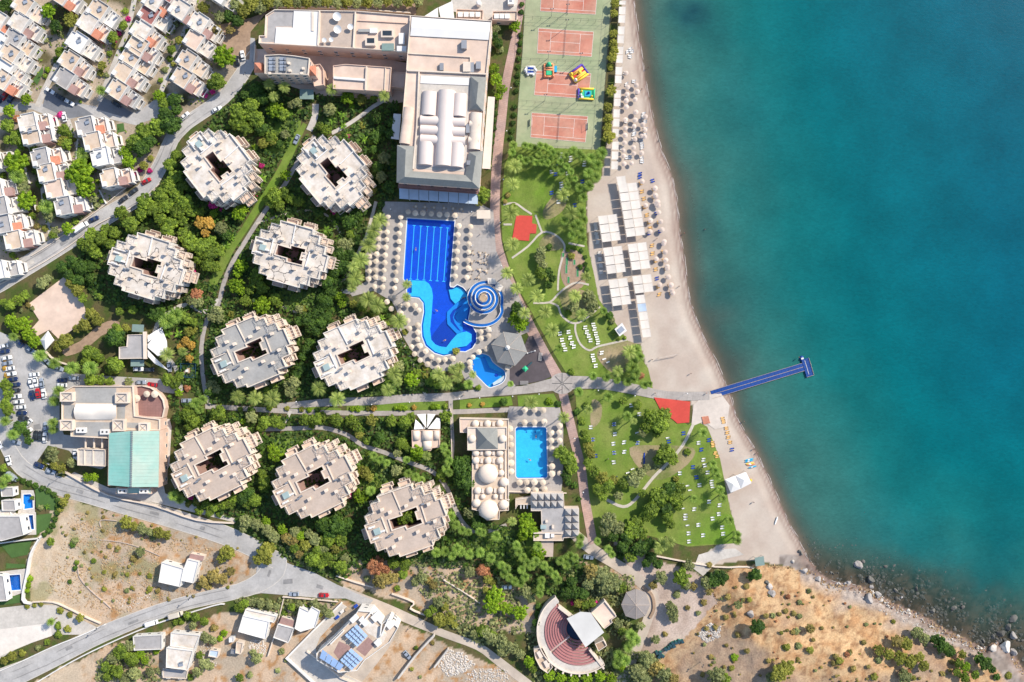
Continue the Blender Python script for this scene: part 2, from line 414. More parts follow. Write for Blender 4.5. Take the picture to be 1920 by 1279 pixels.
def water_mat(name, tint, body, amt):
    m = bpy.data.materials.new(name); m.use_nodes = True; t = m.node_tree; N = t.nodes.new; L = t.links.new
    t.nodes.remove(t.nodes['Principled BSDF'])
    tr = N('ShaderNodeBsdfTransparent'); tr.inputs[0].default_value = (*tint, 1)
    df = N('ShaderNodeBsdfDiffuse'); df.inputs[0].default_value = (*body, 1)
    gl = N('ShaderNodeBsdfGlossy'); gl.inputs['Roughness'].default_value = .08
    lw = N('ShaderNodeLayerWeight'); pw = N('ShaderNodeMath'); pw.operation = 'POWER'; pw.inputs[1].default_value = 5; L(lw.outputs['Facing'], pw.inputs[0]); fr = N('ShaderNodeMath'); fr.operation = 'MULTIPLY_ADD'; L(pw.outputs[0], fr.inputs[0]); fr.inputs[1].default_value = .9; fr.inputs[2].default_value = .02
    m1 = N('ShaderNodeMixShader'); m1.inputs[0].default_value = amt; L(tr.outputs[0], m1.inputs[1]); L(df.outputs[0], m1.inputs[2])
    m2 = N('ShaderNodeMixShader'); L(fr.outputs[0], m2.inputs[0]); L(m1.outputs[0], m2.inputs[1]); L(gl.outputs[0], m2.inputs[2])
    g = N('ShaderNodeNewGeometry'); nz = N('ShaderNodeTexNoise'); nz.inputs['Scale'].default_value = 1.1; nz.inputs['Detail'].default_value = 4
    L(g.outputs['Position'], nz.inputs['Vector']); bp = N('ShaderNodeBump'); bp.inputs['Distance'].default_value = .04; L(nz.outputs['Fac'], bp.inputs['Height'])
    L(bp.outputs[0], gl.inputs['Normal']); L(m2.outputs[0], t.nodes['Material Output'].inputs[0])
    return m
W['pwater'] = water_mat('pool_water', (.90, .97, 1.0), (.02, .25, .6), .06)
W.update(vaultm=M('vault_membrane', (.62, .53, .48), rough=.7, var=.03, scale=.4, stain=.05),
 domem=M('dome_plaster', (.66, .55, .45), var=.06, scale=.8, stain=.08), greyg=M('pavilion_shingle', (.225, .22, .21), var=.1, scale=1.2),
 gaz=M('gazebo_boards', (.25, .22, .205), var=.1, scale=2), tealp=M('teal_paint', (.02, .06, .08), var=.1), stage=M('stage_roof_sheet', (.55, .53, .50), rough=.6, var=.04, scale=.4),
 darkstage=M('dark_blue_stage', (.02, .04, .08), var=.1), sandy=M('x', (.5, .5, .5)), pwall=M('pale_block_parapet', (.62, .56, .50), var=.08, scale=.6))
W['gfelt'] = M('minigolf_felt', (.05, .22, .08), var=.06)
W.update({'carw': M('white_car_paint', (.72, .72, .72), rough=.25, var=.02, spec=.5), 'cark': M('dark_car_paint', (.025, .028, .035), rough=.2, var=.02, spec=.5), 'carn': M('navy_car_paint', (.015, .03, .09), rough=.2, var=.02, spec=.5),
  'cars': M('silver_car_paint', (.36, .40, .46), rough=.25, var=.02, spec=.5, metal=.3), 'carr': M('red_car_paint', (.42, .015, .02), rough=.25, var=.02, spec=.5), 'carb': M('blue_car_paint', (.02, .16, .48), rough=.25, var=.02, spec=.5),
  'carg': M('beige_truck_paint', (.50, .44, .36), rough=.5, var=.05), 'solarl': M('pale_blue_collector', (.20, .30, .48), rough=.2, var=.06, spec=.6)})
W['cwall'] = M('shaded_courtyard_plaster', (.30, .19, .16), var=.1)  # plaster darkened to put the courtyard's shade into the colour
W['binm'] = M('green_bin', (.03, .20, .14), var=.15)
W['sandpave'] = M('sandy_paving', (.52, .45, .39), var=.08, scale=.7)
# ------------------------------------------------------------------ ground, beach, headland, sea
COAST = [(1180,-5000),(1183,-400),(1189,0),(1196,53),(1204,105),(1212,158),(1223,211),(1233,255),(1247,297),(1262,336),(1270,380),(1274,427),(1281,467),
 (1287,513),(1292,553),(1301,584),(1318,627),(1344,679),(1362,722),(1373,750),(1380,777),(1394,805),(1411,834),(1428,868),(1443,898),(1460,936),(1481,982),
 (1496,1008),(1512,1040),(1530,1066),(1560,1090),(1610,1098),(1642,1112),(1680,1133),(1713,1146),(1741,1160),(1776,1181),(1811,1198),(1842,1214),(1870,1203),
 (1898,1218),(1910,1242),(1924,1262),(2000,1340),(2300,1680),(5200,5000)]
COAST = COAST[:2] + smooth(COAST[2:42], n=3) + COAST[42:]
SEA = COAST + [(7000, 5000), (7000, -5000)]
HEAD = [(1215,1285),(1225,1240),(1300,1180),(1345,1130),(1330,1095),(1380,1060),(1450,1058),(1520,1070),(1560,1095)] + [p for p in COAST if p[1] > 1095 and p[0] > 1562] + [(1215, 5000)]
def headz(px, py):
    px = np.asarray(px, float); py = np.asarray(py, float)
    ins = inpoly(px, py, HEAD); d = pdist(px, py, HEAD, True)
    hgt = np.minimum(d * .05, 6.5) + (fnoise(px, py, 60, 5) - .5) * np.minimum(d * .05, 2.6) + (fnoise(px, py, 17, 9) - .5) * np.minimum(d * .02, .9)
    return np.where(ins, np.maximum(hgt, 0), 0)
def G(px, py): return float(headz(np.array([px]), np.array([py]))[0])
xs = np.unique(np.concatenate([[-6000,-3000,-1500,-1000,-700], np.arange(-500, -24, 16), np.arange(-24, 1950, 3.6), np.arange(1960, 2300, 20), [2600,3500,6000]]))
ys = np.unique(np.concatenate([[-4500,-2500,-1200,-700], np.arange(-500, -20, 16), np.arange(-20, 1304, 3.6), np.arange(1312, 1800, 16), [2000,3000,4900]]))
gx, gy = np.meshgrid(xs, ys)
dco = pdist(gx, gy, COAST); insea = inpoly(gx, gy, SEA)
gz = headz(gx, gy)
gz = np.where(insea, -0.62 - np.minimum(dco * .02, 7.0), np.minimum(gz, 99))
bd = np.clip(dco / 26.0, 0, 1)
gz = np.where(~insea & (gz < .6), np.minimum(gz + 0.0, .6) * bd - .62 * (1 - bd) ** 1.0, gz)
rough = (gx > 1440) & (gy > 1050) & ~insea & (dco < 26)
gz = gz + np.where(rough, (fnoise(gx, gy, 5, 3) - .35) * 1.6, 0)
near = (dco < 90) & insea & (gx > 1480) & (gy > 1030)
gz = gz + np.where(near, (fnoise(gx, gy, 6, 13) - .5) * .8, 0)
POOLS = {}
POOLS['main'] = [(764.3,410),(852,415.3),(842.5,535),(844,539),(851,540),(857.6,535),(868,540),(878.7,553),(882,568),(880,585),(877,599),(885,612),(892.4,625),(892.4,640),(885,652),
  (872.4,658.4),(860,657.5),(849,662.6),(832,666.4),(815.4,661.5),(798.5,648),(792,631),(791,610),(795.3,585),(794.3,568),(786,558),(769,556),(763.6,552),(763.6,534),(757.3,522.2)]
POOLS['kids'] = Z(900, 500, 4.736, [(-30,790),(20,778),(80,800),(110,850),(160,890),(215,930),(222,985),(190,1030),(120,1060),(80,1066),(20,1010),(-50,935),(-70,870),(-60,820)])
POOLS['spa'] = Z(850, 750, 4.738, [(572,244),(812,244),(824,256),(832,676),(822,688),(572,690),(560,676),(556,256)])
POOLS['v1'] = Z(0, 750, 4.736, [(212,842),(270,838),(288,858),(292,955),(220,965),(222,925),(212,920)])
POOLS['v2'] = Z(0, 750, 4.736, [(205,1028),(292,1024),(302,1145),(240,1150),(235,1115),(207,1110)])
POOLS['v3'] = Z(0, 1009, 4.736, [(52,333),(178,325),(186,455),(92,463),(90,430),(62,420)])
for k, pl in POOLS.items():
    m = inpoly(gx, gy, pl) | (pdist(gx, gy, pl, True) < 5.2)
    gz = np.where(m, -3.2, gz)
k = (H - gz) / H
wx = (gx - 960) * S * k; wy = -(gy - 639.5) * S * k
# soil colours: dry earth, planted soil, sand ... each where that soil lies
VIL = [(-6000,-4500),(470,-4500),(440,0),(400,60),(470,110),(400,185),(330,250),(260,355),(140,440),(0,530),(-6000,1500)]
DRY = [[(112,930),(200,955),(330,985),(470,1035),(500,1075),(430,1105),(300,1150),(190,1180),(60,1130),(50,1050),(75,1000)],
       [(-6000,4900),(20,1300),(200,1212),(420,1150),(640,1125),(760,1170),(900,1235),(1010,1290),(1010,4900)],
       [(640,1105),(700,1110),(900,1180),(1010,1190),(1000,1110),(930,1095),(900,1060),(640,1050)],
       [(1060,1040),(1210,1090),(1215,1120),(1100,1060)]]
DUST = [(1150,1010),(1195,1095),(1215,1160),(1190,1290),(1240,1260),(1310,1210),(1350,1150),(1340,1100),(1300,1070),(1230,1050)]
SANDP = [(1165,-4500),(1165,0),(1150,200),(1134,290),(1130,330),(1104,352),(1099,390),(1108,500),(1122,560),(1130,590),(1140,625),(1165,640),(1200,645),(1212,690),(1215,738),(1290,742),
  (1312,790),(1330,822),(1345,860),(1362,930),(1380,1000),(1350,1020),(1310,1045),(1330,1060),(1400,1050),(1480,1062),(1530,1090),(1600,1110),(1700,1160),(1800,1215),(1850,1235)] + COAST[::-1]
POOLS_ = POOLS
nx_ = gx + (fnoise(gx, gy, 14, 21) - .5) * 14; ny_ = gy + (fnoise(gx, gy, 14, 33) - .5) * 14
A_ = fnoise(gx, gy, 40, 41); B_ = fnoise(gx, gy, 11, 51); C_ = fnoise(gx, gy, 90, 61)
def mixc(c1, c2, f): f = np.clip(f, 0, 1)[..., None]; return np.array(c1) * (1 - f) + np.array(c2) * f
col = mixc(ph(112, 102, 66), ph(84, 102, 42), (B_ - .35) * 3)
vil = mixc(ph(196, 178, 156), ph(112, 104, 70), (A_ - .5) * 6)
col = np.where(inpoly(nx_, ny_, VIL)[..., None], vil, col)
dry = mixc(ph(226, 196, 166), ph(198, 180, 158), (A_ - .35) * 4)
dry = mixc(0, 1, np.zeros_like(A_)) * 0 + dry
dry = dry * (1 - np.clip((B_ - .56) * 5, 0, 1)[..., None]) + np.array(ph(196, 148, 100)) * np.clip((B_ - .56) * 5, 0, 1)[..., None]
lf = np.clip((190 - gx) / 60, 0, 1)[..., None] * .7; dry = dry * (1 - lf) + np.array(ph(228, 208, 180)) * lf; gp = np.clip((A_ - .56) * 6, 0, .55)[..., None] * (gx < 300)[..., None]; dry = dry * (1 - gp) + np.array(ph(160, 156, 96)) * gp
for q in DRY: col = np.where(inpoly(nx_, ny_, q)[..., None], dry, col)
col = np.where(inpoly(nx_, ny_, DUST)[..., None], mixc(ph(220, 198, 182), ph(192, 168, 152), (A_ - .4) * 4), col)
hd = mixc(ph(230, 192, 146), ph(206, 158, 112), (B_ - .38) * 3.0); D_ = fnoise(gx, gy, 5.5, 131); hd = hd * (1 - np.clip((D_ - .54) * 4.5, 0, .75)[..., None]) + np.array(ph(160, 118, 84)) * np.clip((D_ - .54) * 4.5, 0, .75)[..., None]
hd = hd * (1 - np.clip((C_ - .50) * 5, 0, 1)[..., None] * .7) + np.array(ph(190, 168, 150)) * np.clip((C_ - .52) * 5, 0, 1)[..., None] * .6
cb_ = np.clip(1 - (dco - 22) / 26 + (A_ - .5) * 2, 0, 1)[..., None] * (gx > 1500)[..., None]; hd = hd * (1 - cb_) + np.array(ph(198, 182, 170)) * cb_
col = np.where(inpoly(nx_, ny_, HEAD)[..., None], hd, col)
issand = inpoly(gx, gy, SANDP)
sand = mixc(ph(226, 210, 194), ph(214, 194, 178), (A_ - .35) * 3)
rk = (gx > 1460) & (gy > 1040)
sand = np.where(rk[..., None], mixc(ph(196, 182, 172), ph(150, 136, 126), (B_ - .35) * 3), sand)
band = dco + (fnoise(gx, gy, 25, 71) - .5) * 5
wet = np.interp(band, [0, 2.5, 4, 7, 10, 15, 22], [1, .75, .9, .25, .65, .2, 0])
sand = sand * (1 - wet[..., None]) + np.array(ph(150, 122, 110)) * wet[..., None]
col = np.where(issand[..., None], sand, col)
sb = mixc(ph(138, 122, 104), ph(112, 112, 96), dco / 60 + (B_ - .5))
srock = (np.clip((gy - 1010) / 60, 0, 1) * np.clip((gx - 1440) / 80, 0, 1))[..., None]
sb = sb * (1 - srock) + srock * mixc(ph(108, 92, 76), ph(58, 56, 46), (B_ - .42) * 6)
col = np.where(insea[..., None], sb, col)
cls = np.where(insea, 3, np.where(issand, 1, np.where(inpoly(gx, gy, HEAD), 2, 0)))
soilm = M('soil', (0, 0, 0), rough=.95, var=.22, scale=1.3, stain=.12, attr='c', bump=.12)
sandm = M('sand', (0, 0, 0), rough=.95, var=.05, scale=1.0, stain=.05, attr='c', bump=.03)
headm = M('dry_grass_slope', (0, 0, 0), rough=.95, var=.26, scale=1.5, stain=.1, attr='c', bump=.2)
def gridmesh(name, mask, X, Y, Zz, C, mat, cname='c'):
    ny, nx = X.shape
    idx = np.arange(nx * ny).reshape(ny, nx)
    f = np.stack([idx[1:, :-1], idx[1:, 1:], idx[:-1, 1:], idx[:-1, :-1]], -1)[mask]
    use, inv = np.unique(f, return_inverse=True); inv = inv.reshape(f.shape)
    co = np.stack([X.ravel()[use], Y.ravel()[use], Zz.ravel()[use]], -1)
    me = bpy.data.meshes.new(name); me.vertices.add(len(co)); me.vertices.foreach_set('co', co.ravel())
    n = len(f); me.loops.add(n * 4); me.loops.foreach_set('vertex_index', inv.ravel().astype(np.int32))
    me.polygons.add(n); me.polygons.foreach_set('loop_start', np.arange(n, dtype=np.int32) * 4)
    me.polygons.foreach_set('use_smooth', np.ones(n, bool)); me.update(calc_edges=True)
    a = me.color_attributes.new(cname, 'FLOAT_COLOR', 'POINT')
    cc = C.reshape(-1, C.shape[-1])[use]
    if cc.shape[1] == 3: cc = np.concatenate([cc, np.ones((len(cc), 1))], 1)
    a.data.foreach_set('color', cc.astype(np.float32).ravel()); me.materials.append(mat); me.validate()
    o = bpy.data.objects.new(name, me); COL.objects.link(o); o['kind'] = 'structure'; return o
fc = cls[:-1, :-1]
gridmesh('ground', fc == 0, wx, wy, gz, col, soilm)
gridmesh('beach', fc == 1, wx, wy, gz, col, sandm)
gridmesh('hillside', fc == 2, wx, wy, gz, col, headm)
gridmesh('seabed', fc == 3, wx, wy, gz, col, sandm)
# sea
sxs = np.unique(np.concatenate([np.arange(1160, 1960, 6), [2000,2100,2300,2700,3500,6000]]))
sys_ = np.unique(np.concatenate([[-4500,-2500,-1200,-600,-300,-120,-50], np.arange(-20, 1304, 6), [1340,1450,1650,2000,3000,4900]]))
qx, qy = np.meshgrid(sxs, sys_); d = pdist(qx, qy, COAST); ins = inpoly(qx, qy, SEA); d = np.where(ins, d, 0)
dn = d + (fnoise(qx, qy, 80, 81) - .5) * 50 * np.clip(d / 60, 0, 1)
stops = [0, 18, 40, 75, 130, 200, 300, 420, 600, 900]
cs = np.array([ph(*c, .58) for c in [(128,118,104),(98,118,106),(82,128,118),(66,128,119),(48,126,120),(22,122,121),(0,116,122),(0,111,124),(0,104,124),(0,96,120)]])
sc3 = np.stack([np.interp(dn, stops, cs[:, i]) for i in range(3)], -1)
def blob(x, y, r, a, c, e=1.0, th=0.0):
    global sc3
    dx, dy = qx - x, qy - y; u = dx * math.cos(th) + dy * math.sin(th); v = (-dx * math.sin(th) + dy * math.cos(th)) * e
    f = np.exp(-(u * u + v * v) / (r * r)) * a * (.6 + .8 * fnoise(qx, qy, 22, 91)); f = np.clip(f, 0, 1)[..., None]
    sc3 = sc3 * (1 - f) + np.array(ph(*c, .58)) * f
blob(1300, 25, 36, .8, (22,72,86), 1.1); blob(1262, 12, 16, .5, (26,78,88)); blob(1345, 70, 30, .3, (30,95,98))
blob(1370, 560, 60, .5, (38,88,88), .8, 1.2); blob(1330, 430, 60, .35, (44,92,92), 2.2, 1.4); blob(1375, 640, 50, .35, (45,90,86))
blob(1362, 690, 26, .75, (92,108,100), .7, 1.2); blob(1393, 790, 24, .6, (98,106,98), .6, 1.0); blob(1330, 600, 22, .5, (98,108,98), .5, 1.2); blob(1395, 200, 120, .35, (45,112,114), 2, 1.3); blob(1480, 860, 120, .35, (60,128,122), 1.6, .9); blob(1560, 960, 90, .45, (70,130,120), 1.5, .5)
blob(1700, 1010, 120, .5, (0,118,124), 1.4, .4); blob(1850, 1080, 90, .35, (0,110,118)); blob(1400, 780, 50, .4, (70,126,118))
blob(1900, 1000, 60, .3, (0,84,100)); blob(1560, 1050, 60, .35, (80,90,78)); blob(1760, 260, 250, .22, (0,112,124)); blob(1600, 500, 200, .2, (10,112,118))
wq = np.clip((qy - 1010) / 70, 0, 1) * np.clip((qx - 1450) / 90, 0, 1); srk = np.clip(1 - d / (70 + 90 * fnoise(qx, qy, 30, 95)), 0, 1) * wq
sc3 = sc3 * (1 - srk[..., None] * .85) + np.array(ph(84, 88, 74, .66)) * srk[..., None] * .85
al = np.interp(d, [0, 6, 18, 40, 80, 140], [.15, .42, .72, .88, .97, 1.0])
al = al * (1 - wq) + wq * np.interp(d + (fnoise(qx, qy, 26, 97) - .5) * 40, [0, 10, 40, 80, 130, 200], [.1, .2, .38, .62, .88, 1.0])
fsea = (ins[:-1, :-1] | ins[1:, 1:] | ins[:-1, 1:] | ins[1:, :-1]) & (qx[:-1, :-1] < 6001)
m = bpy.data.materials.new('sea_water'); m.use_nodes = True; t = m.node_tree; N = t.nodes.new; L = t.links.new
b = t.nodes['Principled BSDF']; b.inputs['Roughness'].default_value = .12; b.inputs['IOR'].default_value = 1.33; b.inputs['Specular IOR Level'].default_value = .35
a = N('ShaderNodeAttribute'); a.attribute_name = 'c'; g = N('ShaderNodeNewGeometry')
n1 = N('ShaderNodeTexNoise'); n1.inputs['Scale'].default_value = .55; n1.inputs['Detail'].default_value = 6; n1.inputs['Roughness'].default_value = .65; n1.inputs['Distortion'].default_value = .6
mp = N('ShaderNodeMapping'); mp.inputs['Rotation'].default_value = (0, 0, .6); mp.inputs['Scale'].default_value = (1.0, 2.2, 1)
L(g.outputs['Position'], mp.inputs[0]); L(mp.outputs[0], n1.inputs['Vector'])
mr = N('ShaderNodeMapRange'); mr.inputs[1].default_value = .3; mr.inputs[2].default_value = .7; mr.inputs[3].default_value = .86; mr.inputs[4].default_value = 1.14; L(n1.outputs['Fac'], mr.inputs[0])
n2 = N('ShaderNodeTexNoise'); n2.inputs['Scale'].default_value = .05; n2.inputs['Detail'].default_value = 5; L(g.outputs['Position'], n2.inputs['Vector'])
mr2 = N('ShaderNodeMapRange'); mr2.inputs[1].default_value = .3; mr2.inputs[2].default_value = .7; mr2.inputs[3].default_value = .86; mr2.inputs[4].default_value = 1.14; L(n2.outputs['Fac'], mr2.inputs[0])
mm = N('ShaderNodeMath'); mm.operation = 'MULTIPLY'; L(mr.outputs[0], mm.inputs[0]); L(mr2.outputs[0], mm.inputs[1])
vm = N('ShaderNodeVectorMath'); vm.operation = 'SCALE'; L(a.outputs['Color'], vm.inputs[0]); L(mm.outputs[0], vm.inputs['Scale']); L(vm.outputs[0], b.inputs['Base Color'])
L(a.outputs['Alpha'], b.inputs['Alpha'])
bp = N('ShaderNodeBump'); bp.inputs['Distance'].default_value = .035; L(n1.outputs['Fac'], bp.inputs['Height']); L(bp.outputs[0], b.inputs['Normal'])
zs = np.full(qx.shape, -.6); kk = (H + .6) / H
gridmesh('sea', fsea, (qx - 960) * S * kk, -(qy - 639.5) * S * kk, zs, np.concatenate([sc3, al[..., None]], -1), m)
# thin foam line and faint wave lines on the shore
foamm = M('foam', (.48, .42, .385), var=.2, scale=2.5)
fm = MB(); cc = [p for p in COAST if -20 < p[1] < 1100]
for sft, wd, s_ in ((1.0, .28, 3), (-1.6, .2, 5)):
    pts = []; raw = smooth(cc, n=3)
    for i, (x, y) in enumerate(raw):
        n_ = float(fnoise(np.array([x]), np.array([y]), 18, 100 + s_)[0]) - .5
        pts.append(tuple(P(x + sft + n_ * 4, y, 0)[:2]))
    r2 = random.Random(s_); i = 0
    while i < len(pts) - 4:
        n_ = r2.randint(3, 9); seg = pts[i:i + n_]
        wds = [wd * r2.uniform(.4, 1) * min(1, j + .2, len(seg) - j - .8) for j in range(len(seg))]
        fm.line(seg, wds, -.535, -.535) if sft > 0 else fm.line(seg, wds, -.50, -.50)
        i += n_ + r2.randint(0, 3)
mk('shore_foam', fm, foamm, kind='stuff')
# ------------------------------------------------------------------ roads, paths, lawns, decks
def struct(name, mb, mat): return mk(name, mb, mat, kind='structure')
ZN = [0]
def lv(z): ZN[0] += 1; return z * 1.6 + ZN[0] * .0007
def road(name, pts, wpx, mat, z, kerb=None, sm=3):
    z = lv(z); q = smooth(PP(pts), n=sm) if sm > 1 else PP(pts)
    if isinstance(wpx, (list, tuple)):
        wv = [v * S for v in (np.interp(np.linspace(0, len(wpx) - 1, len(q)), range(len(wpx)), wpx))]
    else: wv = wpx * S
    o = struct(name, MB().line(q, wv, z, z), mat)
    if kerb:
        mb = MB()
        for sg in (-1, 1):
            w_ = [v / 2 for v in wv] if isinstance(wv, list) else [wv / 2] * len(q)
            side = []
            for i, p in enumerate(q):
                a_ = q[max(0, i - 1)]; b_ = q[min(len(q) - 1, i + 1)]
                dx, dy = b_[0] - a_[0], b_[1] - a_[1]; l = math.hypot(dx, dy) + 1e-9
                side.append((p[0] - dy / l * (w_[i] + .12) * sg, p[1] + dx / l * (w_[i] + .12) * sg))
            mb.line(side, .28, -.02, .14)
        struct('kerb', mb, kerb)
    return o
def area(name, pts, mat, z, sm=0):
    z = lv(z); q = PP(pts); q = smooth(q, True, sm) if sm else q
    return struct(name, MB().sheet(q, z), mat)
area('village_pavement', [(-30,185),(75,195),(130,190),(180,200),(255,212),(300,180),(330,172),(345,185),(310,215),(255,235),(200,222),(150,218),(118,228),(60,205),(-30,215)], W['tar'], .03)
area('parking_bay', [(88,165),(160,205),(175,215),(130,222),(80,200)], W['tar_shade'], .045)
area('parking_bay', [(190,180),(250,212),(240,222),(182,205)], W['tar_shade'], .045)
for p_, w_ in (([(70,200),(88,160),(105,125),(125,80),(140,45),(155,-20)], 11), ([(186,190),(200,155),(224,95),(240,55),(256,-20)], 9), ([(290,205),(300,180),(312,143),(330,95),(348,55),(372,-20)], 9),
               ([(12,110),(0,150),(-20,190)], 8), ([(22,70),(30,40),(45,-20)], 8), ([(128,225),(140,260),(155,300)], 8), ([(50,260),(75,330),(85,400),(95,440)], 7)):
    road('alley', p_, w_, W['concrete'], .05)
road('road', [(-60,560),(0,528),(21,516),(80,480),(148,437),(205,402),(264,365),(300,312),(322,262),(345,236),(363,222),(418,184),(448,148),(466,120),(478,100)],
     [36,36,34,34,34,31,28,26,25,24,24,24,26,24,18], W['tar'], .06, W['kerb'])
area('forecourt', [(438,150),(452,100),(462,70),(478,72),(482,115),(476,122),(465,150)], W['tar'], .055)
road('road', [(-40,770),(0,800),(13,835),(42,877),(95,906),(169,927),(232,946),(330,974),(420,1003),(480,1030),(520,1052)], [24,24,26,28,32,34,34,34,34,32,30], W['tar'], .065, W['kerb'])
road('road', [(-60,1300),(21,1268),(84,1241),(169,1199),(232,1172),(300,1146),(363,1127),(448,1108),(490,1090),(512,1068),(515,1045)], [44,40,34,30,28,26,24,26,34,44,44], W['tar'], .07, W['kerb'])
area('road_junction', [(484,1040),(512,1043),(545,1058),(590,1074),(632,1096),(668,1112),(700,1125),(690,1138),(650,1122),(610,1122),(540,1116),(490,1112),(470,1116),(480,1080)], W['tar'], .075)
road('track', [(640,1108),(727,1143),(780,1166),(832,1188),(896,1212),(935,1240),(1000,1290)], [20,20,18,14,14,16,16], W['dust'], .05)
road('track', [(735,1150),(720,1190),(690,1230),(640,1290)], [30,40,44,46], W['dust'], .04)
road('track', [(1075,1000),(1110,1030),(1150,1055),(1195,1085),(1225,1120),(1215,1160),(1200,1200),(1185,1235),(1160,1290)], [20,22,20,22,20,18,18,20,22], W['dust'], .045)
area('parking_lot', [(-30,620),(0,622),(40,640),(60,652),(90,690),(130,700),(200,705),(330,712),(345,730),(325,738),(250,728),(135,732),(112,742),(112,790),(120,815),(205,825),(205,870),(190,880),(150,870),(130,845),(90,835),(60,880),(20,850),(0,800),(-30,790)], W['tar'], .05)
area('driveway', [(0,1140),(60,1133),(105,1135),(150,1160),(190,1180),(150,1190),(95,1190),(60,1200),(0,1235),(-30,1240),(-30,1140)], W['concrete'], .05)
area('garden_path', [(118,655),(150,640),(185,610),(215,600),(225,612),(190,630),(160,655),(125,668)], W['soil'], .04, 2)
area('driveway', [(0,1180),(95,1168),(98,1192),(60,1205),(0,1230)], W['pwall'], .065)
road('brick_promenade', [(985,-40),(972,40),(962,90),(948,160),(940,230),(932,300),(928,380),(930,450),(945,505),(968,560),(1000,625),(1030,680),(1048,710)], [14,14,15,16,17,18,18,20,21,21,20,20,20], W['brick'], .07)
road('brick_promenade', [(1055,735),(1066,780),(1078,830),(1090,880),(1096,930),(1104,975),(1112,1020)], 17, W['brick'], .07)
road('promenade', [(520,762),(620,754),(700,752),(760,747),(840,744),(900,737),(980,731),(1052,719),(1120,718),(1190,730),(1250,742),(1330,742)], [10,15,15,15,15,15,15,26,22,20,17,16], W['prom'], .08)
road('promenade', [(385,762),(440,765),(560,772),(700,775),(830,773),(965,768),(985,768)], 9, W['prom'], .06)
area('promenade_circle', [(1054 + 24 * math.cos(a * math.pi / 12), 719 + 20 * math.sin(a * math.pi / 12)) for a in range(24)], W['prom'], .09)
rd = MB(); c0 = P(1054, 719)
for a in range(8):
    v = (math.cos(a * math.pi / 4), math.sin(a * math.pi / 4)); rd.line([(c0.x + v[0] * .3, c0.y + v[1] * .3), (c0.x + v[0] * 4.4, c0.y + v[1] * 4.4)], .18, .262, .262)
struct('paving_joint', rd, W['dark'])
road('path', [(845,748),(846,790),(848,830),(846,870)], 8, W['prom'], .085)
def pth(pts, wd=5, m='path', z=.08): road('path', pts, wd, W[m], z)
pth([(590,255),(560,300),(535,345),(505,385),(484,415),(462,450),(436,492),(420,530),(408,575),(388,600),(378,650),(380,700),(388,745),(400,765)], 8, 'prom')
pth([(300,597),(320,585),(348,572),(390,585),(408,560)], 8, 'concrete'); pth([(300,597),(290,640),(330,690),(340,735)], 8, 'concrete')
pth([(592,195),(590,220),(580,245)], 12, 'concrete'); pth([(705,378),(698,405),(688,440),(676,465),(660,500),(640,530)], 6, 'path')
pth([(490,805),(560,803),(605,802),(650,815),(680,835),(720,848),(770,868),(812,885),(838,915),(852,950),(872,985),(900,998),(950,985)], 8, 'prom')
pth([(545,770),(535,790),(520,800)], 6, 'concrete'); pth([(752,635),(765,660),(778,690),(785,720),(800,742)], 4, 'path'); pth([(640,545),(665,548),(690,540)], 8, 'concrete')
pth([(622,250),(650,235),(680,215),(700,200),(735,180)], 7, 'concrete'); pth([(530,575),(570,590),(610,580)], 4, 'path'); pth([(480,420),(540,400),(590,395),(620,410),(640,440)], 4, 'path')
area('lawn', [(962,272),(1126,280),(1128,330),(1102,350),(1098,380),(1100,455),(1115,520),(1122,560),(1150,600),(1178,640),(1215,690),(1225,733),(1130,709),(1064,703),(1040,665),(1010,610),(980,555),(956,500),(942,450),(940,390),(946,310)], W['grass'], .03)
area('lawn', [(965,330),(1000,318),(1030,325),(1045,345),(1042,380),(1010,400),(965,372)], W['grass2'], .045, 3)
area('lawn', [(1078,732),(1130,729),(1225,748),(1238,762),(1290,797),(1302,788),(1326,800),(1350,860),(1370,960),(1387,1018),(1290,1025),(1200,1000),(1120,1010),(1106,960),(1098,900),(1086,820)], W['grass'], .03)
area('lawn', [(1270,960),(1372,965),(1387,1018),(1290,1022)], W['grass2'], .04)
area('bare_patch', [(1018,395),(1045,360),(1062,380),(1050,400),(1025,412)], W['grass3'], .055, 3)
area('bare_patch', [(1055,470),(1092,478),(1098,530),(1070,545),(1052,520)], W['soil'], .05, 3)
area('bare_patch', [(1050,545),(1095,545),(1115,575),(1095,600),(1062,590)], W['grass3'], .05, 3)
area('bare_patch', [(1130,650),(1180,640),(1205,660),(1190,690),(1150,700),(1120,670)], W['grass3'], .05, 3)
area('bare_patch', [(1180,840),(1230,835),(1300,840),(1290,870),(1240,900),(1200,880)], W['grass3'], .05, 3)
area('bare_patch', [(1110,750),(1128,760),(1125,790),(1108,800)], W['grass3'], .05, 3)
area('bare_patch', [(1025,440),(1050,445),(1055,465),(1030,470),(1010,460)], W['grass3'], .05, 3)
for q in ([(540,758),(640,766),(640,771),(540,766)], [(650,757),(835,752),(836,768),(650,772)], [(862,750),(958,743),(962,760),(862,768)], [(970,742),(1038,738),(1052,764),(972,762)],
          [(520,545),(590,548),(600,572),(540,585),(515,570)], [(672,852),(735,862),(752,890),(705,925),(672,905)], [(880,990),(1000,995),(1002,1050),(940,1062),(880,1035)],
          [(505,820),(575,822),(560,850),(520,850)], [(500,210),(565,225),(560,262),(530,300),(505,290)], [(640,715),(740,690),(740,740),(640,745)]):
    area('lawn', q, W['grass2'], .035)
road('lawn', [(572,232),(545,285),(522,330),(500,365),(478,398),(455,435),(430,470),(405,520),(390,545)], [8,14,16,15,13,12,16,18,10], W['grass2'], .045)
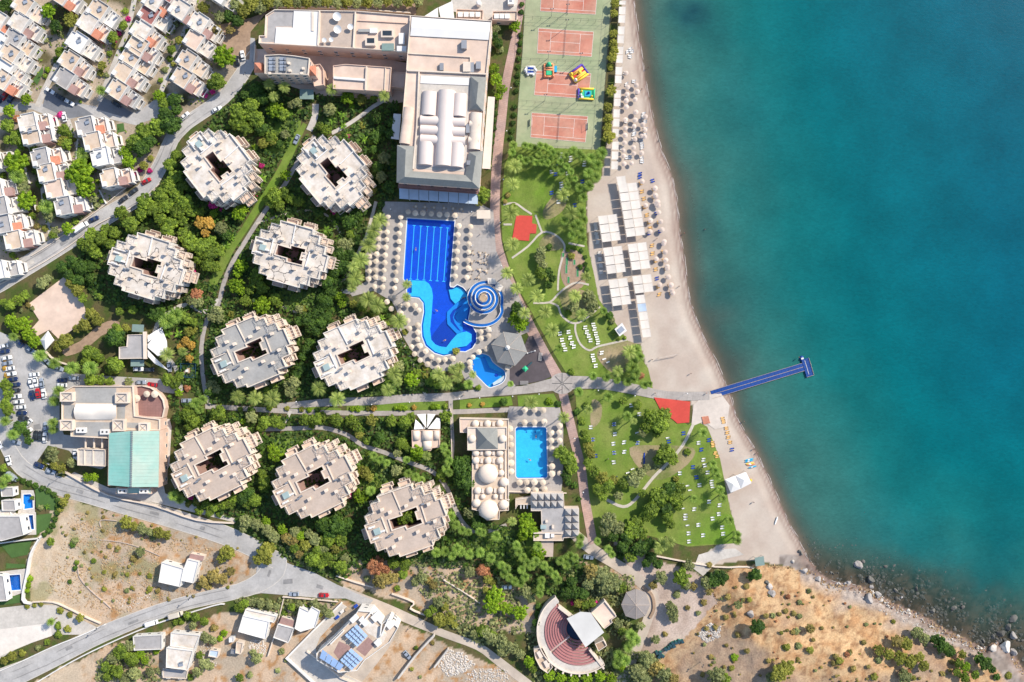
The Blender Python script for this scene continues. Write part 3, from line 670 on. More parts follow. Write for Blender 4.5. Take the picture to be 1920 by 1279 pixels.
for q in ([(66,912),(95,925),(108,940),(106,958),(68,952)], [(66,966),(98,962),(92,990),(66,1004)], [(2,1022),(60,1014),(52,1040),(22,1046)], [(12,1056),(48,1058),(48,1064),(12,1066)], [(0,1120),(38,1115),(38,1130),(0,1135)]):
    area('lawn', q, W['turf'], .05)
area('lawn', [(219,233),(232,231),(234,246),(220,249)], W['turf'], .06); area('lawn', [(62,150),(80,125),(82,135),(70,160)], W['turf'], .06)
for pts in ([(944,384),(965,381),(982,392),(997,402)], [(1004,403),(1012,425),(1016,435)], [(960,484),(990,462),(1016,436),(1040,440),(1056,455),(1058,470),(1050,500),(1047,520),(1046,545)], [(1066,456),(1096,462)],
            [(1000,568),(1030,567),(1046,552),(1060,540),(1080,530),(1104,534)], [(1030,567),(1046,574),(1052,590),(1068,604),(1085,605),(1105,592),(1125,575)], [(1079,607),(1079,622),(1088,645),(1105,657),(1120,650),(1150,643),(1176,637)],
            [(944,421),(960,421)]):
    pth(pts, 3.6, 'path', .075)
pth([(1300,795),(1280,835),(1250,870),(1225,895),(1190,938),(1168,950),(1140,938),(1125,930)], 5.5, 'path', .075)
area('concrete_yard', [(298,790),(318,785),(322,800),(318,870),(306,905),(310,925),(360,945),(440,972),(442,980),(300,945),(215,925),(150,905),(120,895),(140,885),(205,915),(296,915)], W['concrete'], .04)
area('service_yard', [(478,92),(640,96),(772,120),(768,190),(735,195),(640,180),(600,180),(478,140)], W['pinkroof'], .04)
area('service_yard', [(850,-60),(985,-60),(975,40),(925,45),(845,20)], W['concrete'], .04)
area('court_floor', Z(0, 500, 4.736, [(258,330),(585,80),(628,108),(740,320),(790,460),(650,560),(520,640),(440,560),(330,620),(285,550),(350,475)]), W['pinkroof'], .12)
area('terrace_floor', [(1300,1066),(1310,1040),(1345,1030),(1378,1028),(1395,1040),(1350,1050),(1318,1080)], W['concrete'], .05)
area('beach_path', [(1320,740),(1352,738),(1368,760),(1362,800),(1340,805),(1320,790),(1296,800),(1300,760)], W['sandpave'], .04)
area('service_track', [(395,50),(470,34),(520,14),(780,6),(780,28),(516,18),(498,26),(470,60),(468,112),(440,112),(425,90)], W['soil'], .03)  # brown strip paints the wood's shadow on the road behind the wing
wear = M('worn_asphalt', (.24, .232, .228), var=.12, scale=1.2, stain=.25)
for pts, o_ in (([(21,516),(80,480),(148,437),(205,402),(264,365),(300,312),(322,262),(345,236),(363,222),(418,184)], 1.6), ([(42,877),(95,906),(169,927),(232,946),(330,974),(420,1003)], 1.5), ([(21,1268),(84,1241),(169,1199),(232,1172),(300,1146),(363,1127),(448,1108)], 1.6)):
    q = smooth(PP(pts), n=4)
    for sg in (-1, 1):
        side = []
        for i, p in enumerate(q):
            a_ = q[max(0, i - 1)]; b_ = q[min(len(q) - 1, i + 1)]; dx, dy = b_[0] - a_[0], b_[1] - a_[1]; l = math.hypot(dx, dy) + 1e-9; w_ = o_ + rng.uniform(-.12, .12)
            side.append((p[0] - dy / l * w_ * sg, p[1] + dx / l * w_ * sg))
        zt = lv(.085); mb = MB(); i = 0
        while i < len(side) - 2:
            n_ = rng.randint(3, 8); s_ = side[i:i + n_ + 1]; mb.line(s_, [.45 * rng.uniform(.5, 1) * min(1, j + .15, len(s_) - j - .85) for j in range(len(s_))], zt, zt); i += n_ + rng.randint(0, 2)
        struct('tyre_wear', mb, wear)
for x, y, a, b_, r in ((120,455,3.4,1.4,.55),(230,385,2.4,1.2,.6),(60,492,2.0,1.6,.5),(150,921,3,1.5,-.3),(290,962,4,1.1,-.25),(380,990,2,1.4,-.3),(130,1215,3,1.2,.45),(250,1166,4.5,1.0,.4),(540,1090,4,2,.1),(600,1100,3,1.5,-.3),(70,800,3,2,.2),(90,740,4,1.6,.1),(505,1075,3,1,1.2)):
    c_ = P(x, y); z = lv(.09); c2, s2 = math.cos(r), math.sin(r); struct('asphalt_patch', MB().sheet([(c_.x + u * a / 2 * c2 - v * b_ / 2 * s2, c_.y + u * a / 2 * s2 + v * b_ / 2 * c2) for u, v in ((-1,-1),(1,-1.1),(1.05,1),(-.95,1))], z), rng.choice([wear, W['tar_shade'] if False else wear, W['concrete']]))
# ------------------------------------------------------------------ pools and their decks
def pool(key, look, zones, deckpoly=None, holes=(), coping=.34, cat='pool', floor='poollite', dk='deck', pos=None, lz=-.15):
    pts = PP(POOLS[key]); 
    if key in ('main', 'kids'): pts = smooth(pts, True, 3) if key == 'kids' else pts
    c = sum((Vector(p) for p in pts), Vector((0, 0))) / len(pts)
    t = thing('swimming_pool', look, cat, (c.x, c.y, 0), auto=pos is None, pos=pos)
    mk('floor', MB().sheet(offset(ccw(pts), -.1), -1.5), W[floor], t)
    mk('basin_wall', MB().ring(pts, -.12, -1.55, .10), W['poolmid'], t)
    mk('coping', MB().ring(offset(ccw(pts), -.13), -coping, -.2, .2), W['coping'], t)
    for nm, q, mt, z in zones: mk(nm, MB().prism(PP(q), -1.5, z), W[mt], t)
    mk('water', MB().sheet(offset(ccw(pts), .0), lz), W['pwater'], t)
    return t
def ccw(pts):
    a = sum(pts[i][0] * pts[(i + 1) % len(pts)][1] - pts[(i + 1) % len(pts)][0] * pts[i][1] for i in range(len(pts)))
    return pts if a > 0 else pts[::-1]
zl = Z(600, 500, 4.736, [(770,118),(930,125),(965,150),(990,195),(1000,260),(990,400),(975,560),(985,650),(1020,690),(1060,708),(1120,716),(1140,690),(1170,650),(1215,600),(1250,585),(1300,575),(1345,600),(1345,660),(1300,705),(1210,720),(1165,772),(1095,780),(1022,757),(948,693),(918,615),(913,520),(933,400),(926,318),(884,268),(790,260),(780,240),(812,230),(812,130)])
z2 = Z(600, 500, 4.736, [(1142,205),(1185,196),(1225,174),(1265,198),(1310,255),(1325,320),(1318,340),(1290,265),(1240,300),(1200,330),(1160,285)])
z3 = Z(600, 500, 4.736, [(1285,275),(1322,325),(1315,400),(1302,470),(1260,490),(1268,575),(1215,598),(1130,510),(1124,450),(1128,400),(1200,330),(1250,300)])
z4 = Z(600, 500, 4.736, [(1270,335),(1200,395),(1178,450),(1195,500),(1250,575),(1222,560),(1160,490),(1152,430),(1180,385)])
z5 = Z(600, 500, 4.736, [(1230,395),(1200,440),(1205,460),(1228,500),(1190,460),(1188,435)])
z6 = Z(600, 500, 4.736, [(1125,450),(1130,510),(1212,600),(1165,650),(1135,690),(1118,714),(1062,706),(1022,688),(988,650),(985,622),(1060,520)])
mp_ = pool('main', 'large blue main pool with swimming lanes and a curved lagoon end', [('shallow_floor', zl, 'poollite', -.9), ('shallow_floor', z2, 'poollite', -.8), ('slide_basin', z3, 'poolmid', -1.0),
      ('step_line', z4, 'pooldk', -.95), ('step_line', z5, 'pooldk', -.94), ('deep_floor', z6, 'pooldk', -1.46)], floor='pooltile')
mp_['label'] = 'large blue main pool with swimming lanes and a curved lagoon end'
for i in range(6):
    a_ = Z(600, 250, 4.736, [(833 + i * 59.6, 815 + i * 4.2)])[0]; b_ = Z(600, 500, 4.736, [(801 + i * 59, 108 + i * 4.2)])[0]
    p, q = PP([a_, b_]); d_ = (Vector(q) - Vector(p)).normalized(); n_ = Vector((-d_.y, d_.x))
    mb = MB().line([p, q], .30, -1.47, -1.47)
    for e in (p, q): e = Vector(e); mb.line([tuple(e - n_ * .65), tuple(e + n_ * .65)], .3, -1.465, -1.465)
    mk('lane_line', mb, W['laneline'], mp_)
pool('kids', 'small curved turquoise childrens pool beside the grey hexagonal pavilion', [('deep_floor', Z(900, 500, 4.736, [(-60,830),(40,800),(85,900),(200,950),(160,1000),(70,1055),(0,990),(-60,920)]), 'poolmid', -1.2),
      ('dark_patch', Z(900, 500, 4.736, [(125,965),(135,950),(155,950),(165,965),(155,980),(135,980)]), 'pooldk', -1.19),('white_slab', Z(900,500,4.736,[(112,1035),(218,965),(222,985),(190,1026),(120,1056)]), 'coping', -.35)], floor='poollite')
pool('spa', 'plain rectangular turquoise pool with white rim and parasols around', [('drain', Z(850, 750, 4.738, [(644,283),(655,283),(655,294),(644,294)]), 'pooldk', -1.46), ('drain', Z(850, 750, 4.738, [(723,283),(734,283),(734,294),(723,294)]), 'pooldk', -1.46)], floor='poolspa')
pool('v1', 'narrow teal plunge pool of a modern villa, upper of two', [], floor='poolmid', pos='villa')
pool('v2', 'bright blue L shaped villa pool beside a white roof, lower of two', [], floor='pooldkd', pos='villa')
pool('v3', 'blue villa pool near the left photo edge with one stepped corner', [], floor='pooldkd', pos='villa')
MAIND = [(722,378),(900,382),(925,395),(930,470),(945,505),(968,545),(992,596),(992,622),(950,640),(962,690),(968,722),(948,738),(905,740),(872,712),(862,690),(820,700),(795,680),(770,655),(755,630),(742,600),(745,585),(735,565),(700,545),(660,556),(655,545),(686,528),(684,480),(700,440),(715,400)]
dh = [offset(ccw(PP(POOLS['main'])), -.42), offset(ccw(smooth(PP(POOLS['kids']), True, 3)), -.42)]
struct('pool_deck', fill_holes(PP(MAIND), dh, .19), W['deck'])
struct('pool_deck', fill_holes(PP([(955,762),(1050,764),(1056,800),(1056,890),(1052,925),(952,925),(950,790)]), [offset(ccw(PP(POOLS['spa'])), -.42)], .195), W['deck'])
VD = Z(0, 750, 4.736, [(190,800),(300,800),(312,850),(312,990),(322,1000),(325,1195),(185,1200),(150,1080),(165,985),(185,900)])
struct('pool_deck', fill_holes(PP(VD), [offset(ccw(PP(POOLS['v1'])), -.4), offset(ccw(PP(POOLS['v2'])), -.4)], .19), W['concrete'])
struct('pool_deck', fill_holes(PP(Z(0, 1009, 4.736, [(-20,300),(235,270),(215,480),(130,510),(-20,540)])), [offset(ccw(PP(POOLS['v3'])), -.4)], .19), W['concrete'])
struct('playground_floor', MB().sheet(PP(Z(900, 500, 4.736, [(430,620),(470,612),(635,975),(560,1010),(320,1058),(262,1000),(265,905),(330,860)])), .22), W['play'])
# ------------------------------------------------------------------ tennis courts
area('tennis_court_ground', [(986.6,-60),(1150,-60),(1146,0),(1136,130),(1124.5,281),(967,275),(972,190),(980,95)], W['cgreen'], .02)
CT = [[(540,0),(1030,0),(1025,130),(535,100)], [(520,252),(1008,285),(990,505),(508,475)], [(500,628),(985,655),(963,880),(482,845)], [(460,1003),(957,1035),(935,1265),(450,1220)]]
CT[0] = [(548,-118),(1042,-92),(1025,130),(535,100)]
looks = ['clay red tennis court cut by the top photo edge', 'clay red tennis court with net, between two court fences and nothing on it', 'clay red court partly covered by inflatable play structures', 'clay red court with white goals, lowest in the row of courts']
for i, q in enumerate(CT):
    q = PP(Z(900, 0, 4.736, q)); q = [Vector(v) for v in q]; c = sum(q, Vector((0, 0))) / 4
    t = thing('tennis_court', looks[i], 'tennis court', (c.x, c.y, 0), auto=False)
    mk('surface', MB().sheet([tuple(v) for v in q], .20), W['court'], t)
    def uv(u, v): return tuple((q[0] * (1 - u) + q[1] * u) * (1 - v) + (q[3] * (1 - u) + q[2] * u) * v)
    ln = [[(0,0),(1,0)], [(0,1),(1,1)], [(0,0),(0,1)], [(1,0),(1,1)], [(0,.125),(1,.125)], [(0,.875),(1,.875)], [(.231,.125),(.231,.875)], [(.769,.125),(.769,.875)], [(.231,.5),(.769,.5)]]
    for k_, (a_, b_) in enumerate(ln): mk('line', MB().line([uv(*a_), uv(*b_)], .13, .21 + .001 * k_, .21 + .001 * k_), W['line'], t)
    if i < 3: a_, b_ = uv(.5, -.06), uv(.5, 1.06)
    if i != 2:
        a_, b_ = uv(.5, -.06), uv(.5, 1.06)
        nb = MB()
        for zz_ in (.2, .4, .6, .8, 1.0): nb.line([a_, b_], .05, zz_ - .03, zz_)
        mk('net', nb, W['metal'], t)
        for e in (a_, b_): mk('post', MB().tube((*e, 0), (*e, 1.15), .06), W['metal'], t)
fence_n = 0
def fence(pts, look, hgt=3.6, step=3.2, top=.06, auto=True):
    q = PP(pts); t = thing('mesh_fence', look, 'fence', (q[0][0], q[0][1], 0), auto=auto)
    mb = MB(); mb.line(q, top, hgt - top, hgt); mk('top_rail', mb, W['dark'], t)
    mk('mid_rail', MB().line(q, top * .8, hgt * .5, hgt * .5 + top * .8), W['dark'], t)
    pm = mesh_of('post', MB().tube((0, 0, 0), (0, 0, hgt), .05, n=5), W['dark'])
    for i in range(len(q) - 1):
        a_, b_ = Vector(q[i]), Vector(q[i + 1]); n = max(1, int((b_ - a_).length / step))
        for k_ in range(n + (i == len(q) - 2)):
            p = a_.lerp(b_, k_ / n); o = sub('post', pm, t); o.location = (p.x - q[0][0], p.y - q[0][1], 0)
fence([(983,36),(1060,40),(1144,44)], 'tall dark mesh fence across below the uppermost court', auto=False)
fence([(978,114),(1060,118),(1138,119)], 'tall dark mesh fence across above the court with inflatables', auto=False)
fence([(972,192),(1050,198),(1130,202)], 'tall dark mesh fence across above the lowest court', auto=False)
fence([(986,0),(978,114),(972,192),(967,274)], 'long mesh fence down the left side of the courts', auto=False)
fence([(1146,0),(1137,119),(1130,202),(1124,280)], 'long teal mesh fence down the right side of the courts', auto=False)
fence([(967,275),(1045,278),(1124,281)], 'mesh fence closing the lower end of the courts', auto=False)
lamp0 = None
def pole_proto():
    t = thing('floodlight_pole', 'x', 'lamp pole', (0, 0, 0), world=False)
    mk('pole', MB().tube((0, 0, 0), (0, 0, 8), .11, .07), W['metal'], t)
    mk('crossarm', MB().box(0, 0, 7.95, 1.3, .12, .12), W['metal'], t)
    for s_ in (-.5, .5): mk('floodlight', MB().box(s_, .12, 7.9, .42, .4, .3), W['dark'], t)
    return t
lamp0 = pole_proto()
def first_or_clone(proto, used, loc, rot, look, group, scale=None, auto=True, pos=None, mats=None, shared=False):
    return clone(proto, loc, rot, look, group, auto, scale, pos, mats, shared)
PROTOS = [lamp0]
for x, y in [(126,884),(369,1112),(198,1168),(798,1156),(470,150),(236,345),(60,470),(742,1150),(1310,1235)] : clone(lamp0, P(x, y), 1.0, 'tall thin grey utility pole', 'roadside poles')
for x, y in Z(900, 0, 4.736, [(632,150),(770,110),(765,245),(605,520),(885,535),(575,895),(860,900)]):
    clone(lamp0, P(x, y), .1, 'tall thin floodlight pole', 'floodlights of the tennis courts')
# goals on the lowest court
for x, y, r in ((997.5, 230, 0), (1098, 237, math.pi)):
    p = P(x, y); t = thing('small_goal', 'white framed goal at the %s end of the lowest court' % ('left' if x < 1050 else 'right'), 'goal', (p.x, p.y, 0), rot=r, world=False, auto=False)
    mk('frame', MB().tube((0, -1.6, 0), (0, -1.6, 2), .06).tube((0, 1.6, 0), (0, 1.6, 2), .06).tube((0, -1.6, 2), (0, 1.6, 2), .06).tube((0, -1.6, 0), (-1, -1.6, 0), .05).tube((0, 1.6, 0), (-1, 1.6, 0), .05).tube((-1, -1.6, 0), (-1, 1.6, 0), .05), W['white'], t)
    mk('net', MB().line([(-.9, -1.5), (-.9, 1.5)], .04, .1, 1.2), W['wplastic'], t)
# inflatables
def tubeloop(mb, pts, r, z, closed=True, n=8):
    N = len(pts)
    for i in range(N if closed else N - 1):
        a_, b_ = pts[i], pts[(i + 1) % N]
        mb.tube((*a_, z), (*b_, z), r, n=n)
    return mb
def infl(look, px, py, rot, Lx, Ly, rimm, bedm, parts):
    p = P(px, py); t = thing('inflatable_playground', look, 'inflatable', (p.x, p.y, 0), rot=rot, world=False, auto=False)
    q = [(-Lx/2,-Ly/2),(Lx/2,-Ly/2),(Lx/2,Ly/2),(-Lx/2,Ly/2)]
    mk('base', MB().box(0, 0, .35, Lx, Ly, .6), W[bedm], t)
    for i in range(4): mk('rim_tube', MB().tube((*q[i], .7), (*q[(i + 1) % 4], .7), .45, n=10), W[rimm[i % len(rimm)]], t, sm=True)
    for nm, kind_, x, y, a, b, h, mt in parts:
        mb = MB()
        if kind_ == 'b': mb.box(x, y, h / 2, a, b, h)
        elif kind_ == 'd': mb.dome(x, y, .5, a, h, 14, 5)
        elif kind_ == 't': mb.tube((x - a / 2, y - b / 2, h), (x + a / 2, y + b / 2, h), .35, n=9)
        elif kind_ == 'c': mb.tube((x, y, .5), (x, y, h), a, b, n=12)
        mk(nm, mb, W[mt], t, sm=kind_ in 'dtc')
infl('white and blue bouncy castle shaped like a boat on the court edge', 994.5, 133, 0, 3.6, 3.0, ['wplastic'], 'bfab',
     [('divider', 't', 0, 0, 3.4, 0, .8, 'wplastic'), ('blue_mat', 'b', -.8, -.9, 1.0, .8, .9, 'bfab'), ('blue_mat', 'b', .8, -.9, 1.0, .8, .9, 'bfab'), ('bow', 'd', -2.2, 0, .8, 0, 1.2, 'wplastic'), ('bow', 'd', 2.2, 0, .8, 0, 1.2, 'wplastic'), ('foot', 'd', -1.2, -2, .5, 0, .8, 'wplastic'), ('foot', 'd', 1.2, -2, .5, 0, .8, 'wplastic'), ('blue_stripe', 'b', 0, 1.05, 2.4, .7, 1.0, 'bfab')])
infl('salmon and green inflatable obstacle castle with blue end', 1029, 133, math.pi/2, 5.4, 3.6, ['ofab2', 'ofab2'], 'gfab',
     [('green_pad', 'b', -1.2, 0, 1.8, 2.2, 1.3, 'gfab'), ('green_arch', 'd', 2.3, 0, 1.2, 0, 2.2, 'gfab'), ('divider', 't', 0, 0, 0, 3.4, 1.1, 'ofab2'), ('divider', 't', 1.0, 0, 0, 3.4, 1.1, 'ofab2'), ('blue_slide', 'b', .6, -2.9, 2.6, 1.2, .8, 'tfab'), ('corner_tower', 'd', -2.6, 1.8, .6, 0, 1.6, 'ofab2'), ('corner_tower', 'd', -2.6, -1.8, .6, 0, 1.6, 'ofab2')])
infl('red, yellow and purple inflatable arena turned askew', 1085, 139, .62, 6.6, 4.8, ['yfab', 'pfab', 'pfab', 'yfab'], 'rfab',
     [('stripe', 't', 0, -1.4, 5.6, 0, .75, 'yfab'), ('stripe', 't', 0, -.7, 5.6, 0, .75, 'ofab'), ('stripe', 't', 0, .7, 5.6, 0, .75, 'yfab'), ('stripe', 't', 0, 1.4, 5.6, 0, .75, 'ofab'), ('star_boss', 'd', .6, .2, .9, 0, 1.4, 'yfab'), ('tower', 'd', -2.9, -1.6, .8, 0, 2.2, 'wplastic'), ('tower', 'd', -2.9, 1.6, .8, 0, 2.2, 'yfab')])
infl('green and yellow inflatable play pool with blue figures', 1099, 177, -.03, 6.6, 4.4, ['yfab', 'gfab', 'yfab', 'pfab'], 'gfab',
     [('blue_pad', 'b', .6, 0, 2.6, 2.2, .85, 'tfab'), ('figure', 'd', -2.1, 1.0, .55, 0, 1.5, 'yfab'), ('figure', 'd', -2.3, -.6, .6, 0, 1.4, 'wplastic'), ('figure', 'd', 1.0, .4, .6, 0, 1.5, 'bfab'), ('figure', 'd', 2.4, -1.0, .5, 0, 1.2, 'yfab'), ('white_door', 'b', -1.7, -1.5, 1.1, .8, 1.2, 'wplastic')])
# ------------------------------------------------------------------ generic building pieces
win_me = mesh_of('window', MB().box(0, 0, 0, 1.4, .10, 1.2), W['glass'])
frame_me = mesh_of('frame', MB().box(0, .0, .66, 1.6, .16, .12).box(0, .0, -.66, 1.6, .22, .12).box(-.75, 0, 0, .1, .16, 1.2).box(.75, 0, 0, .1, .16, 1.2), W['white'])
def windows(parent, poly, z0, floors, step=4.2, fh=3.2, minlen=4.0, org=None):
    """windows along each wall of a footprint given in the parent's coordinates"""
    poly = ccw(poly); n = len(poly); org = org or ORG.get(parent.name, (0, 0, 0))
    for i in range(n):
        a_, b_ = Vector(poly[i]), Vector(poly[(i + 1) % n]); L_ = (b_ - a_).length
        if L_ < minlen: continue
        k_ = max(1, int(L_ / step)); ang = math.atan2(b_.y - a_.y, b_.x - a_.x); nn = Vector((b_.y - a_.y, a_.x - b_.x)).normalized()
        for f in range(floors):
            for j in range(k_):
                p = a_.lerp(b_, (j + .5) / k_) + nn * .03
                o = sub('window', win_me, parent); o.location = (p.x - org[0], p.y - org[1], z0 + 1.7 + f * fh - org[2]); o.rotation_euler = (0, 0, ang)
                g_ = bpy.data.objects.new('frame', frame_me); COL.objects.link(g_); g_.parent = o
def body(t, poly, h, wallm, roofm, par=.7, th=.25, z0=0, names=('wall', 'roof', 'parapet'), base=None, parm=None):
    """poly: world points; wall faces, roof slab and mitred parapet"""
    poly = ccw(poly)
    mk(names[0], MB().prism(poly, z0, h - .02, top=False), W[wallm], t)
    mk(names[1], MB().sheet(offset(poly, .02), h), W[roofm], t)
    if par: mk(names[2], MB().ring(offset(poly, -.04), th, h - .3, h + par), W[parm or wallm], t)
def cen(pts): return (sum(p[0] for p in pts) / len(pts), sum(p[1] for p in pts) / len(pts))
def building(name, look, cat, pxpoly, h, wallm, roofm, par=.7, auto=False, floors=0, **k_):
    q = PP(pxpoly, h); c = cen(q); t = thing(name, look, cat, (c[0], c[1], 0), auto=auto)
    body(t, q, h, wallm, roofm, par, **k_)
    if floors: windows(t, q, 0, floors)
    return t
def rect(cx, cy, a, b, rot=0.0):
    return [(cx + rot2(x * a / 2, y * b / 2, rot)[0], cy + rot2(x * a / 2, y * b / 2, rot)[1]) for x, y in ((-1, -1), (1, -1), (1, 1), (-1, 1))]
def bx(t, name, px, py, z, a, b, h, mat, rot=0.0, lab=None):      # box standing at height z, photo position
    p = P(px, py, z + h); o = mk(name, MB().box(p.x, p.y, z + h / 2, a, b, h, rot), W[mat], t, label=lab); return o
# ------------------------------------------------------------------ nine courtyard apartment blocks
SC = .2307 / 7.52 * (H - 10.5) / H
def LZ(pts): return [rot2((x - 662) * SC, -(y - 612) * SC, R(-19.5)) for x, y in pts]
OUT = LZ([(250,300),(740,130),(765,200),(880,158),(925,275),(1040,240),(1085,350),(1150,330),(1240,572),(1185,592),(1222,715),(1108,757),(1152,885),(1035,922),(1058,985),(580,1152),(562,1108),(430,1150),(385,1032),(270,1072),(225,945),(172,965),(78,708),(132,690),(84,580),(203,535),(158,410),(285,367)])
CY = [rot2((x - 812) * SC * 1.588, -(y - 722) * SC * 1.588, R(-24)) for x, y in [(665,745),(780,697),(768,672),(897,612),(912,642),(886,656),(915,727),(945,715),(962,750),(832,812),(812,785),(700,832)]]
def block_proto():
    t = thing('apartment_block', 'x', 'apartment block', (0, 0, 0), world=False)
    HB = 10.0
    o_, c_ = ccw(OUT), ccw(CY)
    mk('wall', MB().prism(o_, 0, HB - .02, top=False), W['cream'], t)
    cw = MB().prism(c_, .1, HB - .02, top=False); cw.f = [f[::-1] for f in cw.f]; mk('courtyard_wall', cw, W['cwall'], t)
    mk('roof', fill_holes(o_, [c_], HB), W['beige'], t)
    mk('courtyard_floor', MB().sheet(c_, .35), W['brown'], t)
    mk('parapet', MB().ring(offset(o_, -.03), .34, HB - .4, HB + .75), W['cream'], t)
    mk('courtyard_parapet', MB().ring(offset(c_, .03)[::1], -.45, HB - .2, HB + .55), W['cream'], t)
    for i, q in enumerate(([(478,232),(588,490)], [(318,588),(402,812)], [(882,440),(955,672)], [(588,492),(880,442)][:0])):
        if q: mk('roof_wall', MB().line(LZ(q), .42, HB + .003, HB + .55), W['cream'], t)
    # stepped edge walls of the sunken roof room
    for q in ([(150,690),(290,640)], [(160,935),(330,870)]): mk('roof_wall', MB().line(LZ(q), .3, HB + .003, HB + 1.0), W['cream'], t)
    p = LZ([(262,792)])[0]; mk('skylight', MB().prism(rect(p[0], p[1], 2.7, 2.6), HB, HB + 1.1), W['skyl'], t)
    ch = mesh_of('chimney', MB().box(0, 0, .8, 1.1, 1.1, 1.6).box(0, 0, 1.7, 1.35, 1.35, .2), W['cream'])
    for x, y in [(440,515),(670,425),(790,310),(330,480),(585,880),(835,790),(495,1000),(985,400),(1075,640),(975,820)]:
        c = LZ([(x, y)])[0]; o = sub('chimney', ch, t); o.location = (c[0], c[1], HB)
    tk = mesh_of('water_tank', MB().tube((-.7, 0, .8), (.7, 0, .8), .42, n=10).box(0, 0, .2, 1.2, .7, .38), W['metal'])
    for x, y in [(905,405),(990,660),(290,620),(430,860),(470,830)]:
        c = LZ([(x, y)])[0]; o = sub('water_tank', tk, t); o.location = (c[0], c[1], HB)
    ac = mesh_of('air_unit', MB().box(0, 0, .5, 2.6, .8, 1.0).box(-.6, 0, 1.02, .6, .6, .06).box(.6, 0, 1.02, .6, .6, .06), W['white'])
    for x, y in [(180,735),(240,890),(330,790)]:
        c = LZ([(x, y)])[0]; o = sub('air_unit', ac, t); o.location = (c[0], c[1], HB)
    # open steel trusses at the corners
    tr = MB()
    for s_ in (-2.0, 2.0):
        tr.tube((-2, s_, .9), (2, s_, .9), .07, n=4); tr.tube((s_, -2, .9), (s_, 2, .9), .07, n=4)
        for s2 in (-2, 2): tr.tube((s_, s2, 0), (s_, s2, .95), .06, n=4)
    tr.tube((-2, -2, .9), (0, 0, 2.0), .07, n=4); tr.tube((2, -2, .9), (0, 0, 2.0), .07, n=4); tr.tube((-2, 2, .9), (0, 0, 2.0), .07, n=4); tr.tube((2, 2, .9), (0, 0, 2.0), .07, n=4)
    trm = mesh_of('roof_truss', tr, W['metal'])
    for x, y, s_ in [(810,215,.95),(970,295,.95),(1125,655,1),(1060,845,1),(235,440,.85),(150,610,.85),(285,990,.8),(470,1075,.8)]:
        c = LZ([(x, y)])[0]; o = sub('roof_truss', trm, t); o.location = (c[0], c[1], HB); o.scale = (s_, s_, 1)
    # balconies, each a tray with walls; some carry a slatted pergola
    def balc(x, y, a, b, zt, slats, an=0):
        c = LZ([(x, y)])[0]; q = rect(c[0], c[1], a * SC, b * SC, an)
        k = len([1 for g in t.children if g.name.startswith('balcony')])
        bo = mk('balcony', MB().prism(q, zt - .3, zt, bot=True), W['pinkroof'], t); mk('railing', MB().ring(q, .16, zt + .003, zt + 1.0), W['cream'], bo)
        if zt > 4: mk('support', MB().prism(rect(c[0], c[1], a * SC * .8, b * SC * .8, an), 0, zt - .3, top=False), W['cream'], bo)
        if slats:
            horiz = a > b; L_ = (a if horiz else b) * SC
            for s_ in range(4):
                f_ = (-.5 + (s_ + .5) / 4) * L_
                mb = MB()
                if horiz: mb.box(c[0] + f_, c[1], zt + 2.2, .22, b * SC * 1.05, .25)
                else: mb.box(c[0], c[1] + f_, zt + 2.2, a * SC * 1.05, .22, .25)
                mk('pergola_slat', mb, W['cream'], bo)
    for x, y, a, b, zt, sl_ in [(372,218,165,66,6.6,0),(372,180,165,60,3.4,0),(625,128,175,66,6.6,0),(615,92,160,50,3.4,1),(838,142,110,40,7.0,0),(955,192,95,110,6.8,1),(1000,150,80,70,3.4,1),(1085,250,95,110,6.8,1),
            (1225,400,90,190,6.8,1),(1275,380,80,170,3.4,1),(1150,302,60,40,3.4,0),(1235,640,60,90,6.6,0),(1175,768,95,90,6.8,1),(1215,760,70,90,3.4,0),(1165,850,60,60,6.8,0),(960,1062,150,66,6.6,0),(1075,950,60,50,3.4,0),(728,1138,165,66,6.4,0),(372,1078,62,60,6.4,0),(72,858,66,150,6.4,0),(148,498,66,62,6.4,0),(140,430,50,50,3.4,0)]:
        balc(x, y, a, b, zt, sl_)
    windows(t, OUT, .2, 3, 3.6, 3.2, 3.6, (0, 0, 0)); windows(t, [p for p in c_[::-1]], .2, 3, 3.6, 3.2, 40, (0, 0, 0))
    return t
blk = block_proto(); PROTOS.append(blk)
BL = [(411,311,0,'pale','upper left block of pale stepped flats, next to the diagonal road','w'),
      (627,322,-50,'pale','pale stepped apartment block just left of the vaulted hotel hall','w'),
      (277,497,-17,'tarcrack','pale apartment block with cracked roof, farthest left of the courtyard blocks','w'),
      (547,474,-16,'tarcrack','pale apartment block with cracked roof left of the parasol rows','w'),
      (471,656,22.5,'grey','apartment block with the grey roof, the only grey one','g'),
      (663,661,23,'pale','white roofed courtyard apartment block left of the lagoon pool','w'),
      (397,866,25,'beige','beige roofed apartment block directly right of the green roofed hall','b'),
      (587,898,26,'beige','beige roofed apartment block, middle one of the lower three','b'),
      (761,972,19.5,'beige','beige roofed apartment block whose courtyard is filled by a green tree','b')]
ROTS = [-52, -50, -17, -15, 23, 24, 26.5, 26.5, 19.5]
for (x, y, _, rm, lk, kk_), rr in zip(BL, ROTS):
    p = P(x, y, 10)
    cm = {'w': 'sandy', 'g': 'sandy', 'b': 'sandy'}[kk_]
    sc_ = .93 if y < 520 else (.98 if y < 700 else 1.0)
    clone(blk, (p.x, p.y, 0), R(rr), lk, 'courtyard apartment blocks', auto=False, mats={'roof': W[rm]} | ({'wall': W['white'], 'parapet': W['pwall'] if 'pwall' in W else W['cream'], 'roof_wall': W['membrane']} if kk_ == 'w' else {}), scale=(sc_, sc_, 1))
